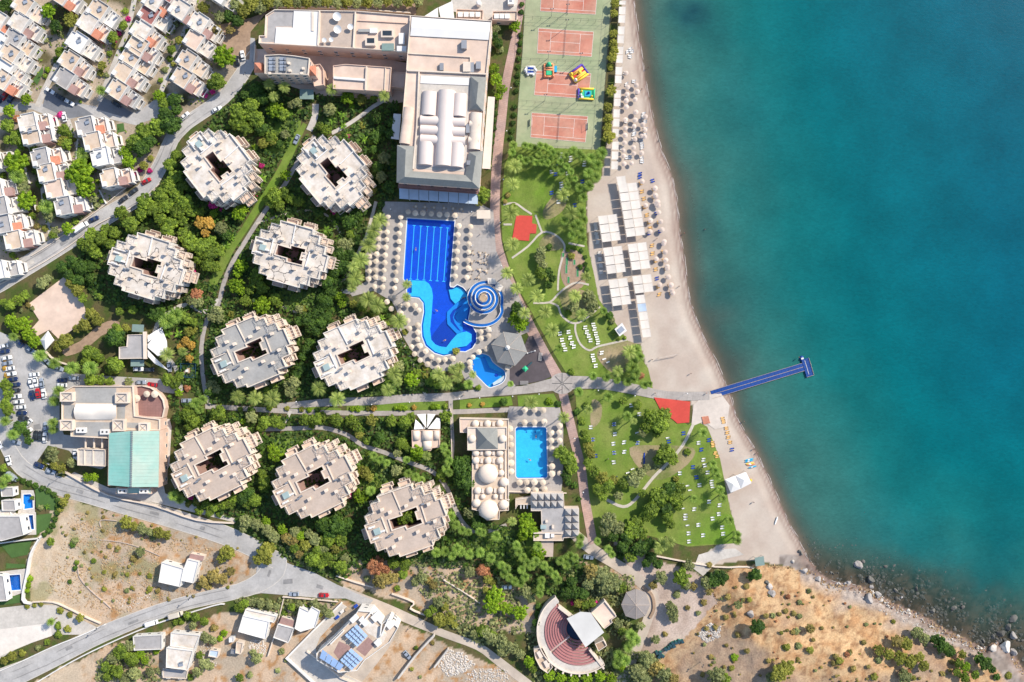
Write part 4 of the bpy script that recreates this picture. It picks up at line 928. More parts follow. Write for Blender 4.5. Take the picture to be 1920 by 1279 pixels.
# ------------------------------------------------------------------ hotel complex
def patch(t, name, pts, z, mat, th=.0): 
    q = PP(pts, z); return mk(name, MB().sheet(q, z) if not th else MB().prism(q, z - th, z), W[mat], t)
def wallp(t, name, pts, z, h, th, mat): return mk(name, MB().line(PP(pts, z), th, z + .003, z + h), W[mat], t)
h = building('hotel_wing', 'long flat roofed hotel wing with satellite dishes and pink south wall', 'hotel wing', [(499,30),(516,19),(670,22),(770,30),(764,98),(670,92),(486,82),(487,68),(497,68)], 11, 'pink', 'pinkroof', .8, floors=0, parm='cream')
patch(h, 'roof_patch', [(502,31),(516,22),(550,23),(549,50),(517,50),(515,79),(490,79),(490,71),(501,71)], 11.02, 'greyv'); patch(h, 'roof_patch', [(602,24),(663,26),(661,90),(600,87)], 11.02, 'beige')
patch(h, 'white_roof_cover', [(518,51),(549,52),(551,20),(600,22),(596,86),(515,81)], 11.5, 'membrane', .46)
wallp(h, 'roof_wall', [(600,22),(597,87)], 11, 1.0, .6, 'cream'); wallp(h, 'roof_wall', [(667,24),(663,91)], 11, .9, .5, 'cream')
wallp(h, 'roof_wall', [(671,39),(762,44)], 11, .5, .3, 'pink')
for x, y, a, b, hh, m_ in ((694,78,4.2,3.2,1.6,'cream'),(726,62,5.2,3.4,1.4,'cream'),(727,88,5.0,3.0,.9,'shade_green'),(753,72,2.4,4.5,1.8,'membrane'),(753,91,4.0,2.2,1.5,'membrane'),(685,57,6,1.2,.9,'grey'),(700,57,3,2,1.0,'membrane'),(586,40,1.0,8,.8,'cream')):
    bx(h, 'roof_unit', x, y, 11.02, a, b, hh, m_)
bx(h, 'skylight', 726, 62, 12.43, 3.8, 2.0, .08, 'glass'); bx(h, 'skylight', 695, 76, 12.63, 3.0, 2.0, .08, 'glass')
windows(h, PP([(486,82),(764,98)], 11) + [tuple(P(700, 60, 11)[:2])], 1, 2, 6.5)
def dish(x, y, r, z=11.0, look=''):
    p = P(x, y, z + 1.6); t = thing('satellite_dish', look, 'satellite dish', (p.x, p.y, z), auto=False, group='satellite dishes on the hotel roof')
    mk('mast', MB().tube((p.x, p.y, z), (p.x, p.y, z + 1.3), .16), W['metal'], t)
    mb = MB(); ax = Vector((.12, -.22, .96)).normalized(); q = ax.to_track_quat('Z', 'Y'); rings = 5; n = 18; vs = [Vector((0, 0, 0))]
    for j in range(1, rings + 1):
        for i in range(n):
            rr = r * j / rings; vs.append(Vector((rr * math.cos(i * 2 * math.pi / n), rr * math.sin(i * 2 * math.pi / n), .28 * r * (j / rings) ** 2)))
    vs = [tuple(Vector((p.x, p.y, z + 1.4)) + q @ v) for v in vs]; fs = [(0, 1 + i, 1 + (i + 1) % n) for i in range(n)]
    for j in range(rings - 1):
        for i in range(n): fs.append((1 + j * n + i, 1 + (j + 1) * n + i, 1 + (j + 1) * n + (i + 1) % n, 1 + j * n + (i + 1) % n))
    mb.add(vs, fs); mk('reflector', mb, W['wplastic'], t, sm=True)
    e = Vector((p.x, p.y, z + 1.4)) + ax * r * .9; mk('feed_arm', MB().tube((p.x, p.y, z + 1.4), tuple(e), .05, n=4), W['metal'], t)
dish(632, 31, 1.75, look='largest white satellite dish, top of the cluster on the hotel roof'); dish(633, 55, 1.65, look='large white satellite dish in the middle of the roof cluster')
dish(657, 50, 1.2, look='medium white dish at the right of the roof cluster'); dish(608, 75, .95, look='small white dish, lower left of the roof cluster'); dish(621, 74, .95, look='small white dish, right one of the lower pair')
h = building('hotel_hall', 'big hotel hall with white vaulted roof and grey hipped edge', 'hotel', [(770,30),(922,40),(912,140),(897,352),(746,341),(754,232),(762,133)], 15, 'pink', 'pinkroof', .6, floors=0, parm='cream')
mb = MB(); mb.add([tuple(P(*v)) for v in ((772,32,15.4),(920,42,15.4),(918,60,15.9),(771,51,15.9),(916,75,15.4),(769,67,15.4))], [(0,3,2,1),(3,5,4,2),(1,2,4),(0,5,3)]); mk('white_roof_cover', mb, W['membrane'], h)
patch(h, 'court_floor', [(788,140),(882,144),(873,322),(776,316),(782,240)], 15.05, 'concrete')
patch(h, 'white_cover', [(789,142),(880,146),(879,160),(788,156)], 15.3, 'membrane', .2)
wallp(h, 'roof_wall', [(766,101),(882,108),(881,127)], 15, .6, .3, 'cream'); wallp(h, 'roof_wall', [(763,133),(912,140)], 15, .9, .6, 'cream'); wallp(h, 'roof_wall', [(786,136),(782,235),(775,318)], 15, 1.0, .5, 'cream')
for x, y, a, b, hh in ((870,83,2.2,3.4,1.8),(828,125,1.6,3.0,1.2),(875,125,3,4,1.4),(884,126,2,4,1.0),(897,122,2,3,1.6),(879,305,1.8,1.8,1.6),(877,241,1.5,3.5,1.2)): bx(h, 'roof_unit', x, y, 15.02, a, b, hh, 'metal' if a < 3 else 'cream')
def vt(a, b, half, rise=2.3, z=15.05, mat='membrane', nm='vault'):
    p, q = PP([a, b], z + 1); mk(nm, MB().vault(p, q, half * S, z, rise, 18), W[mat], h)
patch(h, 'vault_base', [(792,170),(875,175),(870,316),(784,311)], 15.3, 'vaultm', .22); vt((838,170), (831,311), 15.5, 3.0, mat='vaultm'); vt((806,172), (803,216), 13, mat='vaultm'); vt((863,176), (860,218), 12.5, mat='vaultm'); vt((799,266), (797,309), 13, mat='vaultm'); vt((858,268), (855,313), 12.5, mat='vaultm')
for y in (224, 242, 260): vt((788, y), (836, y + 3), 8.8, 1.9, mat='vaultm'); vt((834, y + 3), (872, y + 5), 8.8, 1.9, mat='vaultm')
vt((767,201), (758,269), 10, 1.6, mat='pinkroof'); vt((893,211), (889,280), 11, 1.7, mat='cream'); vt((880,232), (899,234), 7, 1.5, mat='cream'); vt((878,262), (898,264), 7, 1.5, mat='cream')
A, B, C, D = [(744.5,272),(743.5,342.5),(899,354),(906,283)]; a, b, c, d = [(777,274),(774,321),(872,328),(879,285)]
mid = lambda p, q, f=.5: (p[0] * (1 - f) + q[0] * f, p[1] * (1 - f) + q[1] * f)
z0, z1 = 15.7, 18.0
rA = mid(A, a); rA = (rA[0], rA[1] + 8); rD = mid(D, d); rD = (rD[0], rD[1] + 9); rB = mid(B, b); rC = mid(C, c)
vs = [tuple(P(*p, z0)) for p in (A, B, C, D)] + [tuple(P(*p, z0)) for p in (a, b, c, d)] + [tuple(P(*p, z1)) for p in (rA, rB, rC, rD)]
mb = MB(); mb.add(vs, [(0,1,9,8),(1,2,10,9),(2,3,11,10),(4,8,9,5),(5,9,10,6),(6,10,11,7),(0,8,4),(3,7,11)]); mk('hipped_roof', mb, W['slate'], h)
mb = MB(); mb.add([tuple(P(*p, z0)) for p in ((882,143),(912,145),(906,209),(879,206))] + [tuple(P(*p, z1)) for p in ((897,155),(893,194))], [(0,1,4),(1,2,5,4),(2,3,5),(3,0,4,5)]); mb.f = [f[::-1] for f in mb.f]; mk('hipped_roof', mb, W['slate'], h)
windows(h, PP([(746,341),(897,352),(912,140),(922,40),(770,30)], 15), 3.5, 3, 5.0)
mk('south_balcony', MB().line(PP([(747,344.5),(897,355.5)], 11), 2.2, 10.6, 11.0), W['terr'], h); mk('south_balcony', MB().line(PP([(747,348),(897,359)], 7.5), 2.2, 7.2, 7.5), W['terr'], h)
for i in range(8):
    f0, f1 = i / 8 + .003, (i + 1) / 8 - .003
    q = PP([mid((748,352), (897,363), f0), mid((748,352), (897,363), f1), mid((748.5,372.5), (896,383), f1), mid((748.5,372.5), (896,383), f0)], 4.4)
    mk('canopy_panel', MB().prism(q, 4.25, 4.4, bot=True), W['bglass'], h)  # blue-grey panels carry the hall's cast shadow in their colour
    e = q[2 if q[2][1] < q[0][1] else 0]; mk('canopy_post', MB().tube((e[0], e[1] + .1, 0), (e[0], e[1] + .1, 4.25), .09), W['white'], h)
for lk, pts, hh, m_ in (('long narrow pale canopy along the right side of the vaulted hall', [(915,181),(928,182),(919.5,317),(904,316)], 4.5, 'canvas'), ('small blue white awning on the left side of the vaulted hall', [(738,213),(752,214),(748,262),(733,260)], 4, 'membrane'),
      ('grey green glass canopy below the hotel tower house', [(562,167),(588,168),(588,186),(562,186)], 3.2, 'shade_green'), ('small cream poolside bar roof above the dark awning', [(894,394),(919,394),(920,410),(894,410)], 3.2, 'cream'),
      ('white triangular sail at the top photo edge, right one', [(822,14),(848,2),(852,34),(826,33)], 4.5, 'membrane'), ('white triangular sail at the top photo edge, left one', [(796,30),(821,14),(822,33)], 4.5, 'membrane'),
      ('small cream shade roof beside the spiral water slide, upper', [(914,521),(928,522),(932,533),(915,533)], 3, 'canvas'), ('small cream shade roof beside the spiral water slide, lower', [(932,528),(944,537),(938,547),(927,540)], 3, 'canvas'),
      ('long grey shed roof below the pyramid roofed restaurant', [(1014,1014),(1038,1015),(1037,1044),(1016,1044)], 3, 'beige'), ('small green shed roof on the sand below the lawns', [(1415,1046),(1432,1043),(1434,1060),(1417,1062)], 2.8, 'shade_green'),
      ('small white roof of the beach shower hut left of the sandy strip', [(1452,610),(1466,604),(1477,622),(1460,632)], 2.8, 'membrane')):
    if 'shower' in lk: pts = Z(900, 500, 4.736, [(1195,555),(1262,498),(1305,570),(1240,620)]); m_ = 'membrane'
    q = PP(pts, hh); c_ = cen(q); t = thing('canopy', lk, 'canopy', (c_[0], c_[1], 0), auto=False)
    mk('cover', MB().prism(ccw(q), hh - .12, hh, bot=True), W[m_], t)
    for e in offset(ccw(q), .2): mk('post', MB().tube((*e, 0), (*e, hh - .12), .08), W['metal'], t)
    if 'shower' in lk:
        mk('cabin', MB().prism(offset(ccw(q), .7), 0, hh - .4), W['metal'], t); mk('solar_panel', MB().box(c_[0], c_[1], hh + .25, 2.6, 2.2, .08, .7), W['solar'], t)
h = building('tower_house', 'grey roofed hotel tower house with solar collectors and orange turrets', 'hotel tower', [(497,104.5),(526,103),(553,105.5),(581,110),(578,141),(497,139)], 13, 'pink', 'grey', .7, floors=0, parm='cream')
windows(h, PP([(581,110),(578,141),(497,139)], 13), 1.0, 4, 3.2, 3.0)
for x, y in ((485,127), (584,133)):
    q = PP(rect(x, y, 15, 17), 11); mk('turret', MB().prism(q, 0, 11), W['pink'], h); ap = P(x, y, 13.2); mk('turret_roof', MB().cone(ccw(offset(ccw(q), -.2)), 11.02, tuple(ap), .15), W['orange'], h)
for x in (509.5, 529.5, 531.5):
    for y in ((110, 117, 124, 130) if x != 531.5 else ()): 
        o = bx(h, 'solar_collector', x, y, 13.6, 2.4, 1.2, .1, 'solar'); bx(h, 'water_tank', x + 5, y, 13.5, .9, 1.1, .7, 'metal')
for x, y in ((541,118),(543,132),(568,128),(565,137),(505,137)): bx(h, 'roof_unit', x, y, 13.02, 1.0, 1.0, 1.0, 'cream')
building('terrace_block', 'curved pink terrace block right of the hotel tower house', 'terrace', [(583,124),(601,121),(607,130),(608,160),(590,163)], 6, 'pink', 'pinkroof', .8)
h = building('flat_block', 'flat pink roofed block below the long hotel wing', 'building', [(625,124),(648,121),(734,127),(731,172),(625,167)], 8, 'pink', 'pinkroof', .5, floors=1)
wallp(h, 'roof_wall', [(626,146.5),(686,151)], 8, .8, .9, 'membrane'); wallp(h, 'roof_wall', [(688,126),(686,170)], 8, .9, .7, 'cream'); wallp(h, 'roof_wall', [(723,128),(721,171)], 8, .5, .3, 'cream')
building('link_block', 'low link roof between the flat pink block and the vaulted hall', 'building', [(735,135),(761,137),(757,165),(733,163)], 5, 'pink', 'pinkroof', .4)
h = building('service_hut', 'cream service building with white vaulted roof at the top edge, left', 'service building', [(856,18),(906,20),(905,38),(855,36)], 4.5, 'pink', 'sandroof', .6, floors=1)
for i in range(4): bx(h, 'roof_unit', 863 + i * 11, 27, 4.5, 2.0, 2.0, .9, 'membrane')
h = building('service_hut', 'cream service building at the top edge, right of its twin', 'service building', [(924,22),(970,22),(969,40),(923,38)], 4.5, 'pink', 'sandroof', .6, floors=1)
for i in range(3): bx(h, 'roof_unit', 931 + i * 10, 30, 4.5, 2.0, 2.0, .9, 'membrane')
p = P(898, 10); t = thing('storage_tank', 'round white storage tank near the top photo edge', 'tank', (p.x, p.y, 0), auto=False); mk('shell', MB().tube((p.x, p.y, 0), (p.x, p.y, 2.4), 1.1, n=16), W['wplastic'], t); mk('lid', MB().dome(p.x, p.y, 2.4, 1.1, .5, 16, 4), W['wplastic'], t, sm=True)
p = P(958, 5); t = thing('storage_tank', 'white tank set on concrete at the top photo edge', 'tank', (p.x, p.y, 0), auto=False); mk('shell', MB().box(p.x, p.y, 1.1, 2.6, 3.2, 2.2), W['wplastic'], t); mk('lid', MB().box(p.x, p.y, 2.3, 1.0, 1.0, .2), W['metal'], t)
# green roofed hall
h = building('sports_hall', 'large hall with pale green sheet metal gable roof', 'hall', [(203.5,809),(300,807),(298,914),(202,911)], 8.2, 'pink', 'sandroof', 0, floors=1)
e0, e1, r0, r1 = 8.25, 8.25, (247.5, 808), (245.5, 913.5)
for side in (0, 1):
    o0, o1 = ((204.5, 812), (203, 909.5)) if side == 0 else ((299, 808), (297, 913))
    for i in range(16):
        f0, f1 = i / 16 + .0008, (i + 1) / 16 - .0008
        v = [P(*mid(o0, o1, f0), 8.3), P(*mid(o0, o1, f1), 8.3), P(*mid(r0, r1, f1), 10.6), P(*mid(r0, r1, f0), 10.6)]
        mb = MB(); mb.add([tuple(q) for q in v], [(0,1,2,3) if side == 0 else (3,2,1,0)]); mk('roof_sheet', mb, W['groof'] if side else W['groof_shade'], h)
mb = MB(); mb.add([tuple(P(*q)) for q in ((204.5,812,8.25),(299,808,8.25),(247.5,808,10.55))], [(0,1,2)]); mb.add([tuple(P(*q)) for q in ((203,909.5,8.25),(297,913,8.25),(245.5,913.5,10.55))], [(0,2,1)]); mk('gable', mb, W['cream'], h)
rm_ = mesh_of('ridge_vent', MB().box(0, 0, .12, .8, .55, .3), W['metal'])
for i in range(26):
    p = P(*mid(r0, r1, (i + .5) / 26), 10.6); o = sub('ridge_vent', rm_, h); o.location = (p.x - ORG[h.name][0], p.y - ORG[h.name][1], 10.6)
h = building('plant_room', 'low plant room with two white cooling units below the green roof', 'plant room', [(218,914),(284,914),(284,926),(218,926)], 5, 'pink', 'groof', .2)
for x in (229, 269):
    bx(h, 'cooling_unit', x, 921, 5.0, 3.6, 2.0, 1.6, 'white')
    for dx in (-4, 4): q = P(x + dx, 921, 6.7); mk('fan', MB().tube((q.x, q.y, 6.62), (q.x, q.y, 6.72), .42, n=10), W['dark'], h)
h = building('reception_building', 'rambling pink and grey reception building above the green roofed hall', 'reception', [(117,736),(139,724),(250,724),(253,780),(300,786),(300,806),(207,807),(206,822),(134,818),(134,806),(112,805),(112,788),(117,788)], 7, 'pink', 'sandroof', .7, floors=1, parm='cream')
for q in ([(141,727),(218,728),(217,756),(141,755)], [(120,759),(139,759),(137,786),(119,785)], [(220,759),(235,759),(234,786),(219,786)], [(137,791),(210,792),(204,819),(137,817)], [(238,792),(260,793),(260,803),(238,802)]): patch(h, 'roof_patch', q, 7.03, 'grey')
mb = MB(); vs = []
for j in range(9):
    for i in range(5):
        u, v_ = j / 8, i / 4; x = 142 + 76 * u; y = 757 + 30 * v_; z = 7.4 + 1.9 * math.sin(math.pi * v_) * (.55 + .45 * abs(math.cos(math.pi * u)))
        x += -4 * math.sin(math.pi * v_) if j == 0 else 0; vs.append(tuple(P(x, y, z)))
mb.add(vs, [(j * 5 + i, j * 5 + i + 1, (j + 1) * 5 + i + 1, (j + 1) * 5 + i) for j in range(8) for i in range(4)]); mk('curved_roof_cover', mb, W['canvas'], h, sm=True)
for x, y, a, b in ((126,744,24,18),(229,746,24,20),(126,797,24,20),(223,797,22,22),(270,801,18,17)):
    q = ccw(PP(rect(x, y, a, b), 8.6)); mk('turret', MB().prism(q, 7.0, 8.6), W['cream'], h); mk('turret_parapet', MB().ring(q, .5, 8.62, 9.3), W['cream'], h)
    mk('turret_frame', MB().tube((*q[0], 9.2), (*q[2], 9.2), .1, n=4).tube((*q[1], 9.2), (*q[3], 9.2), .1, n=4), W['metal'], h)
for x, y in ((151, 807), (196, 810)):
    bx(h, 'cooling_unit', x, y, 7.03, 3.9, 2.2, 1.5, 'white')
    for dx in (-4, 4): q = P(x + dx, y, 8.6); mk('fan', MB().tube((q.x, q.y, 8.53), (q.x, q.y, 8.63), .42, n=10), W['dark'], h)
h = building('round_terrace', 'curved reddish tiled terrace with parasols, right of the reception', 'terrace', [(255,724),(268,723),(284,727),(298,737),(307,750),(310,765),(306,783),(255,781)], 3.5, 'pink', 'terr', .9, parm='cream')
h = building('annex', 'pale annex with dark beams left of the green roofed hall', 'annex', [(147,841),(199,843),(199,874),(147,872)], 5.5, 'cream', 'concrete', .8, floors=1)
wallp(h, 'roof_wall', [(159,842),(159,873)], 5.5, .6, .4, 'cream'); wallp(h, 'roof_wall', [(175,842),(175,873)], 5.5, .5, .3, 'cream')
for x in (160, 176, 191): mk('beam', MB().line(PP([(x,822),(x,840)], 5), .5, 4.4, 5.0), W['cream'], h)
for y in (858, 863): mk('beam', MB().line(PP([(144,y),(157,y-3)], 5), .25, 5.0, 5.2), W['white'], h)
h = building('gate_house', 'grey flat roofed entrance lodge left of the white tensile canopy', 'lodge', [(240,628),(270,627),(270,672),(224,673),(224,651),(238,650)], 5, 'cream', 'greyv', .5, floors=1)
wallp(h, 'screen_wall', [(273,622),(274,673)], 5, 1.2, 1.3, 'cream')
for q in ([(248,608),(270,609),(269,623),(247,622)], [(245,674),(270,675),(270,687),(245,687)]): mk('shade_sheet', MB().prism(PP(q, 3.5), 3.4, 3.5, bot=True), W['shade_green'], h)
t = thing('tensile_canopy', 'white pointed tensile canopy over the entrance drive', 'canopy', tuple(P(290, 650)), auto=False)
for q in ([(277,646,6),(290,630,5),(304,617,4),(313,640,4.2),(314,662,4.2),(296,668,5),(277,652,6)], [(277,630,6),(292,620,5),(306,612,4),(290,632,5.2),(277,642,6)], [(277,656,6),(292,672,5),(317,695,3.5),(290,682,5),(277,668,6)]):
    c_ = (sum(v[0] for v in q) / len(q), sum(v[1] for v in q) / len(q), 5.4); n = len(q)
    mb = MB(); mb.add([tuple(P(*v)) for v in q] + [tuple(P(*c_))], [((i + 1) % n, i, n) for i in range(n)]); mk('sail', mb, W['membrane'], t, sm=True)
p = P(317, 695); mk('mast', MB().tube((p.x, p.y, 0), tuple(P(317, 695, 3.6)), .12), W['metal'], t); p = P(277, 650, 6); mk('mast', MB().tube((p.x, p.y, 0), tuple(p), .12), W['metal'], t)
# bath house with domes
h = building('bath_house', 'cream bath house covered in domes, left of the rectangular pool', 'bath house', Z(850, 750, 4.738, [(55,165),(490,172),(492,980),(412,985),(408,1060),(300,1066),(232,1020),(228,985),(165,970),(168,450),(128,445),(125,290),(60,288)]), 5, 'cream', 'sandroof', .5)
patch(h, 'court_roof', Z(850, 750, 4.738, [(60,172),(146,174),(120,240),(118,285),(64,285)]), 5.03, 'pinkroof')
def zdome(x, y, r, z=5.02, hh=None, n=24, rot=0, drum=.5):
    p = P(*Z(850, 750, 4.738, [(x, y)])[0], z + 1); R_ = r / 4.738 * S
    mk('dome_drum', MB().tube((p.x, p.y, z), (p.x, p.y, z + drum), R_ * 1.06, n=8 if r > 60 else 14), W['cream'], h)
    mk('dome', MB().dome(p.x, p.y, z + drum, R_, hh or R_ * .62, n, 7), W['domem'], h, sm=True)
for x, y in ((195,212),(303,212),(413,210),(200,470),(308,468),(413,468),(200,540),(308,540),(413,540),(215,808),(318,806),(425,806)): zdome(x, y, 31)
for x, y, r in ((262,862,22),(372,860,22),(425,650,27),(450,732,40),(448,932,42),(205,918,36)): zdome(x, y, r)
zdome(308, 655, 86, drum=.8); zdome(314, 975, 84, drum=.8)
for x, y in ((250,215),(358,215),(252,470),(358,470),(252,540),(358,540),(262,808),(372,806),(205,860),(425,860),(425,590),(210,590)): bx(h, 'lantern', *Z(850, 750, 4.738, [(x, y)])[0], 5.02, 1.1, 1.9, .8, 'cream')
q = ccw(PP(Z(850, 750, 4.738, [(125,240),(478,240),(475,442),(125,446)]), 6.5)); mk('upper_storey', MB().prism(q, 5, 6.5), W['cream'], h); mk('upper_parapet', MB().ring(q, .35, 6.52, 7.0), W['cream'], h)
zdome(166, 345, 34, 6.52); zdome(438, 345, 34, 6.52)
q = ccw(PP(Z(850, 750, 4.738, [(208,250),(392,250),(398,436),(212,438)]), 7)); mk('pyramid_roof', MB().cone(q, 7.05, tuple(P(*Z(850, 750, 4.738, [(298,352)])[0], 10.4)), .2), W['slate'], h)
wallp(h, 'roof_wall', Z(850, 750, 4.738, [(460,450),(462,880),(500,885)]), 5, .6, .35, 'cream')
windows(h, PP(Z(850, 750, 4.738, [(490,172),(492,980)]), 5) + [tuple(P(890, 870, 5)[:2])], .3, 1, 4)
# restaurant with pyramids
h = building('restaurant', 'grey roofed restaurant with rows of small pyramid roofs', 'restaurant', Z(850, 750, 4.738, [(690,825),(980,828),(985,960),(1115,960),(1118,1215),(980,1225),(975,1250),(712,1250),(714,1180),(785,1170),(780,985),(690,985)]), 4.5, 'cream', 'greyv', .25)
def pyr(x0, y0, cx_, cy_, w_, d_):
    for i in range(cx_):
        for j in range(cy_):
            q = ccw(PP(Z(850, 750, 4.738, [(x0 + i * w_ + 1, y0 + j * d_ + 1), (x0 + (i + 1) * w_ - 1, y0 + j * d_ + 1), (x0 + (i + 1) * w_ - 1, y0 + (j + 1) * d_ - 1), (x0 + i * w_ + 1, y0 + (j + 1) * d_ - 1)]), 4.7))
            c_ = cen(q); mk('pyramid_roof', MB().cone(q, 4.75, (c_[0], c_[1], 7.2), .15), W['greyv'], h)
pyr(692, 830, 5, 2, 57, 63); pyr(987, 965, 2, 4, 64, 62)
patch(h, 'terrace_floor', Z(850, 750, 4.738, [(716,1184),(970,1184),(968,1246),(716,1246)]), 4.53, 'sandroof'); wallp(h, 'roof_wall', Z(850, 750, 4.738, [(712,1180),(975,1180)]), 4.5, .9, .4, 'cream')
for x, y, a, b, m_ in ((835,1205,2,2,'membrane'),(882,1206,1.4,1.4,'membrane'),(828,1080,1,1,'cream'),(800,1130,2.4,1.6,'skyl'),(885,1128,1.0,1.4,'cream')): bx(h, 'roof_unit', *Z(850, 750, 4.738, [(x, y)])[0], 4.55, a, b, 1.0, m_)
h = building('bar_pergola', 'small cream bar with slats between bath house and restaurant', 'bar', Z(850, 750, 4.738, [(552,885),(690,862),(690,930),(575,930),(552,970)]), 3.5, 'cream', 'sandroof', .3)
for i in range(3): bx(h, 'slat', *Z(850, 750, 4.738, [(600 + i * 28, 950)])[0], 3.2, .5, 1.6, .25, 'white')
# vault building with tent sails
h = building('vaulted_pavilion', 'pink pavilion with three small vaults behind white tent sails', 'pavilion', Z(600, 750, 4.736, [(815,270),(1062,268),(1062,422),(998,425),(985,450),(920,450),(905,425),(820,425)]), 4.2, 'pink', 'pinkroof', .4)
for a_, b_, w_ in (((853,275),(853,355),30), ((952,275),(950,358),46), ((950,360),(952,440),38), ((1035,275),(1035,352),26)):
    p, q = PP(Z(600, 750, 4.736, [a_, b_]), 5); mk('vault', MB().vault(p, q, w_ / 4.736 * S, 4.23, w_ / 4.736 * S * .7, 10), W['cream'], h, sm=True)
t = thing('tent_sails', 'fan of four white tent sails above the vaulted pavilion', 'tent', tuple(P(800, 795)), auto=False)
for q in ([(858,128),(940,122),(944,252)], [(955,122),(1028,126),(950,252)], [(1035,158),(1068,165),(1068,256),(956,256)], [(848,172),(940,256),(835,262)]):
    zq = Z(600, 750, 4.736, q); mb = MB(); mb.add([tuple(P(*v, 3.6 if i < len(q) - 1 else 5)) for i, v in enumerate(zq)], [tuple(range(len(q)))[::-1]]); mk('sail', mb, W['membrane'], t)
    p = P(*zq[0]); mk('mast', MB().tube((p.x, p.y, 0), tuple(P(*zq[0], 3.6)), .08), W['metal'], t)
# pavilions
def pavil(name, look, pts, apex, h0, h1, mat, cap=False, wallm=None):
    q = ccw(PP(pts, h0)); c_ = cen(q); t = thing(name, look, 'pavilion', (c_[0], c_[1], 0), auto=False); n = len(q); ap = P(*apex, h1)
    for i in range(n):
        a_, b_ = q[i], q[(i + 1) % n]; g_ = Vector(a_).lerp(Vector(b_), .004); g2 = Vector(b_).lerp(Vector(a_), .004)
        mb = MB(); mb.add([(g_.x, g_.y, h0), (g2.x, g2.y, h0), tuple(ap), (g_.x, g_.y, h0 - .15), (g2.x, g2.y, h0 - .15)], [(0, 1, 2), (3, 4, 1, 0)]); mk('roof_segment', mb, W[mat], t)
    mk('soffit', MB().sheet(q, h0 - .16), W['wood'], t)
    for e in offset(q, .5): mk('post', MB().tube((*e, 0), (*e, h0 - .1), .13), W['woodl'], t)
    for e in q: mk('hip_rib', MB().tube((*e, h0 + .03), (ap.x, ap.y, h1 + .03), .09, n=4), W['greyv' if mat == 'slate' else 'beige'], t)
    if cap: mk('cap', MB().cone([(ap.x + 1.1 * math.cos(a), ap.y + 1.1 * math.sin(a)) for a in [i * math.pi / 3 for i in range(6)]], h1 + .1, (ap.x, ap.y, h1 + 1.0), .15), W['white'], t)
    return t
pavil('pavilion', 'grey hexagonal pavilion roof between childrens pool and dark playground', Z(900, 500, 4.736, [(98,690),(205,578),(362,600),(420,760),(310,882),(155,850)]), (951.7,652), 4.2, 6.6, 'greyg', True)
pavil('pavilion', 'grey eight sided wooden gazebo right of the amphitheatre', Z(900, 1009, 4.736, [(1385,452),(1472,482),(1512,595),(1470,690),(1385,722),(1292,692),(1254,592),(1298,482)]), (1192.4,1135), 3.4, 5.0, 'gaz')
t = thing('display_platform', 'dark teal fenced platform with a wooden crate stack in a garden', 'platform', tuple(P(354, 694)), auto=False)
q = ccw(PP([(340,681),(369,681),(369,708),(340,708)])); mk('floor', MB().prism(q, 0, .4), W['tealp'], t); mk('rail', MB().ring(q, .2, .42, 1.3), W['tealp'], t); bx(t, 'crate', 350, 695, .42, 2.4, 2.2, .9, 'woodl'); bx(t, 'crate', 350, 695, 1.33, 1.2, 1.2, .4, 'white')
t = thing('beach_tent', 'large white beach tent roof standing on the sand', 'tent', tuple(P(1384, 904)), auto=False)
for q in ([(1359.4,899),(1378.5,892),(1389,916.5),(1370,924)], [(1379,891.8),(1398.5,885),(1409,906),(1389.5,916.3)]):
    v = [P(*c_, 3.1) for c_ in q]; m_ = sum(v, Vector()) / 4 + Vector((0, 0, .9)); mb = MB(); mb.add([tuple(x) for x in v] + [tuple(m_)], [((i + 1) % 4, i, 4) for i in range(4)]); mk('roof_panel', mb, W['membrane'], t)
    for x in v: mk('post', MB().tube((x.x, x.y, 0), (x.x, x.y, 3.1), .07), W['metal'], t)
mk('yellow_barrel', MB().tube(tuple(P(1407, 900)), tuple(P(1407, 900)[:2]) + (1.0,), .5, n=12), W['yfab'], t)
tag(mk('red_mat', MB().prism(PP(Z(900, 250, 4.736, [(322,728),(466,735),(462,800),(503,810),(498,890),(443,890),(436,956),(285,945)])), .02, .3), W['redmat'], at=tuple(P(985, 428))), 'bright red square activity floor with a small annex beside the promenade', 'activity floor', auto=False)
tag(mk('red_mat', MB().prism(PP([(1226,745),(1294,753),(1292,792),(1270,794),(1262,787),(1240,772)]), .02, .32), W['redmat'], at=tuple(P(1262, 770))), 'bright red floor partly under a big tree near the jetty', 'activity floor', auto=False)
tag(mk('wooden_platform', MB().prism(PP(Z(1200, 750, 4.736, [(545,150),(605,142),(622,205),(562,215)])), .01, .35), W['orange'], at=tuple(P(1323, 788))), 'small rust brown platform where the lawn path meets the sand', 'platform', auto=False)
# amphitheatre
t = thing('amphitheatre', 'round amphitheatre with red seat rows and pale walkway', 'amphitheatre', tuple(P(1083.7, 1178)), auto=False)
AC = P(1083.7, 1178); U = S / 4.736
def arc(r, a0, a1, n=28, cx=AC.x, cy=AC.y): return [(cx + r * math.cos(R(-(a0 + (a1 - a0) * i / n))), cy + r * math.sin(R(-(a0 + (a1 - a0) * i / n)))) for i in range(n + 1)]
def sector(r0, r1, a0, a1, z0, z1, n=28):
    A1, B1 = arc(r1, a0, a1, n), arc(r0, a0, a1, n)[::-1]; return MB().prism(ccw(A1 + B1), z0, z1)
for k_ in range(9):
    r0 = (104 + k_ * 22.5) * U; z0 = .3 + k_ * .38
    for a0, a1 in ((61 + k_ * .1, 140.6), (145, 229)):
        mk('seat_row', sector(r0, r0 + 12.5 * U, a0, a1, 0, z0 + .42), W['seat'], t); mk('step', sector(r0 + 12.5 * U, r0 + 22.5 * U, a0, a1, 0, z0), W['stone'], t)
mk('stairway', sector(98 * U, 307 * U, 140.7, 144.9, 0, 2.2, 4), W['stone'], t)
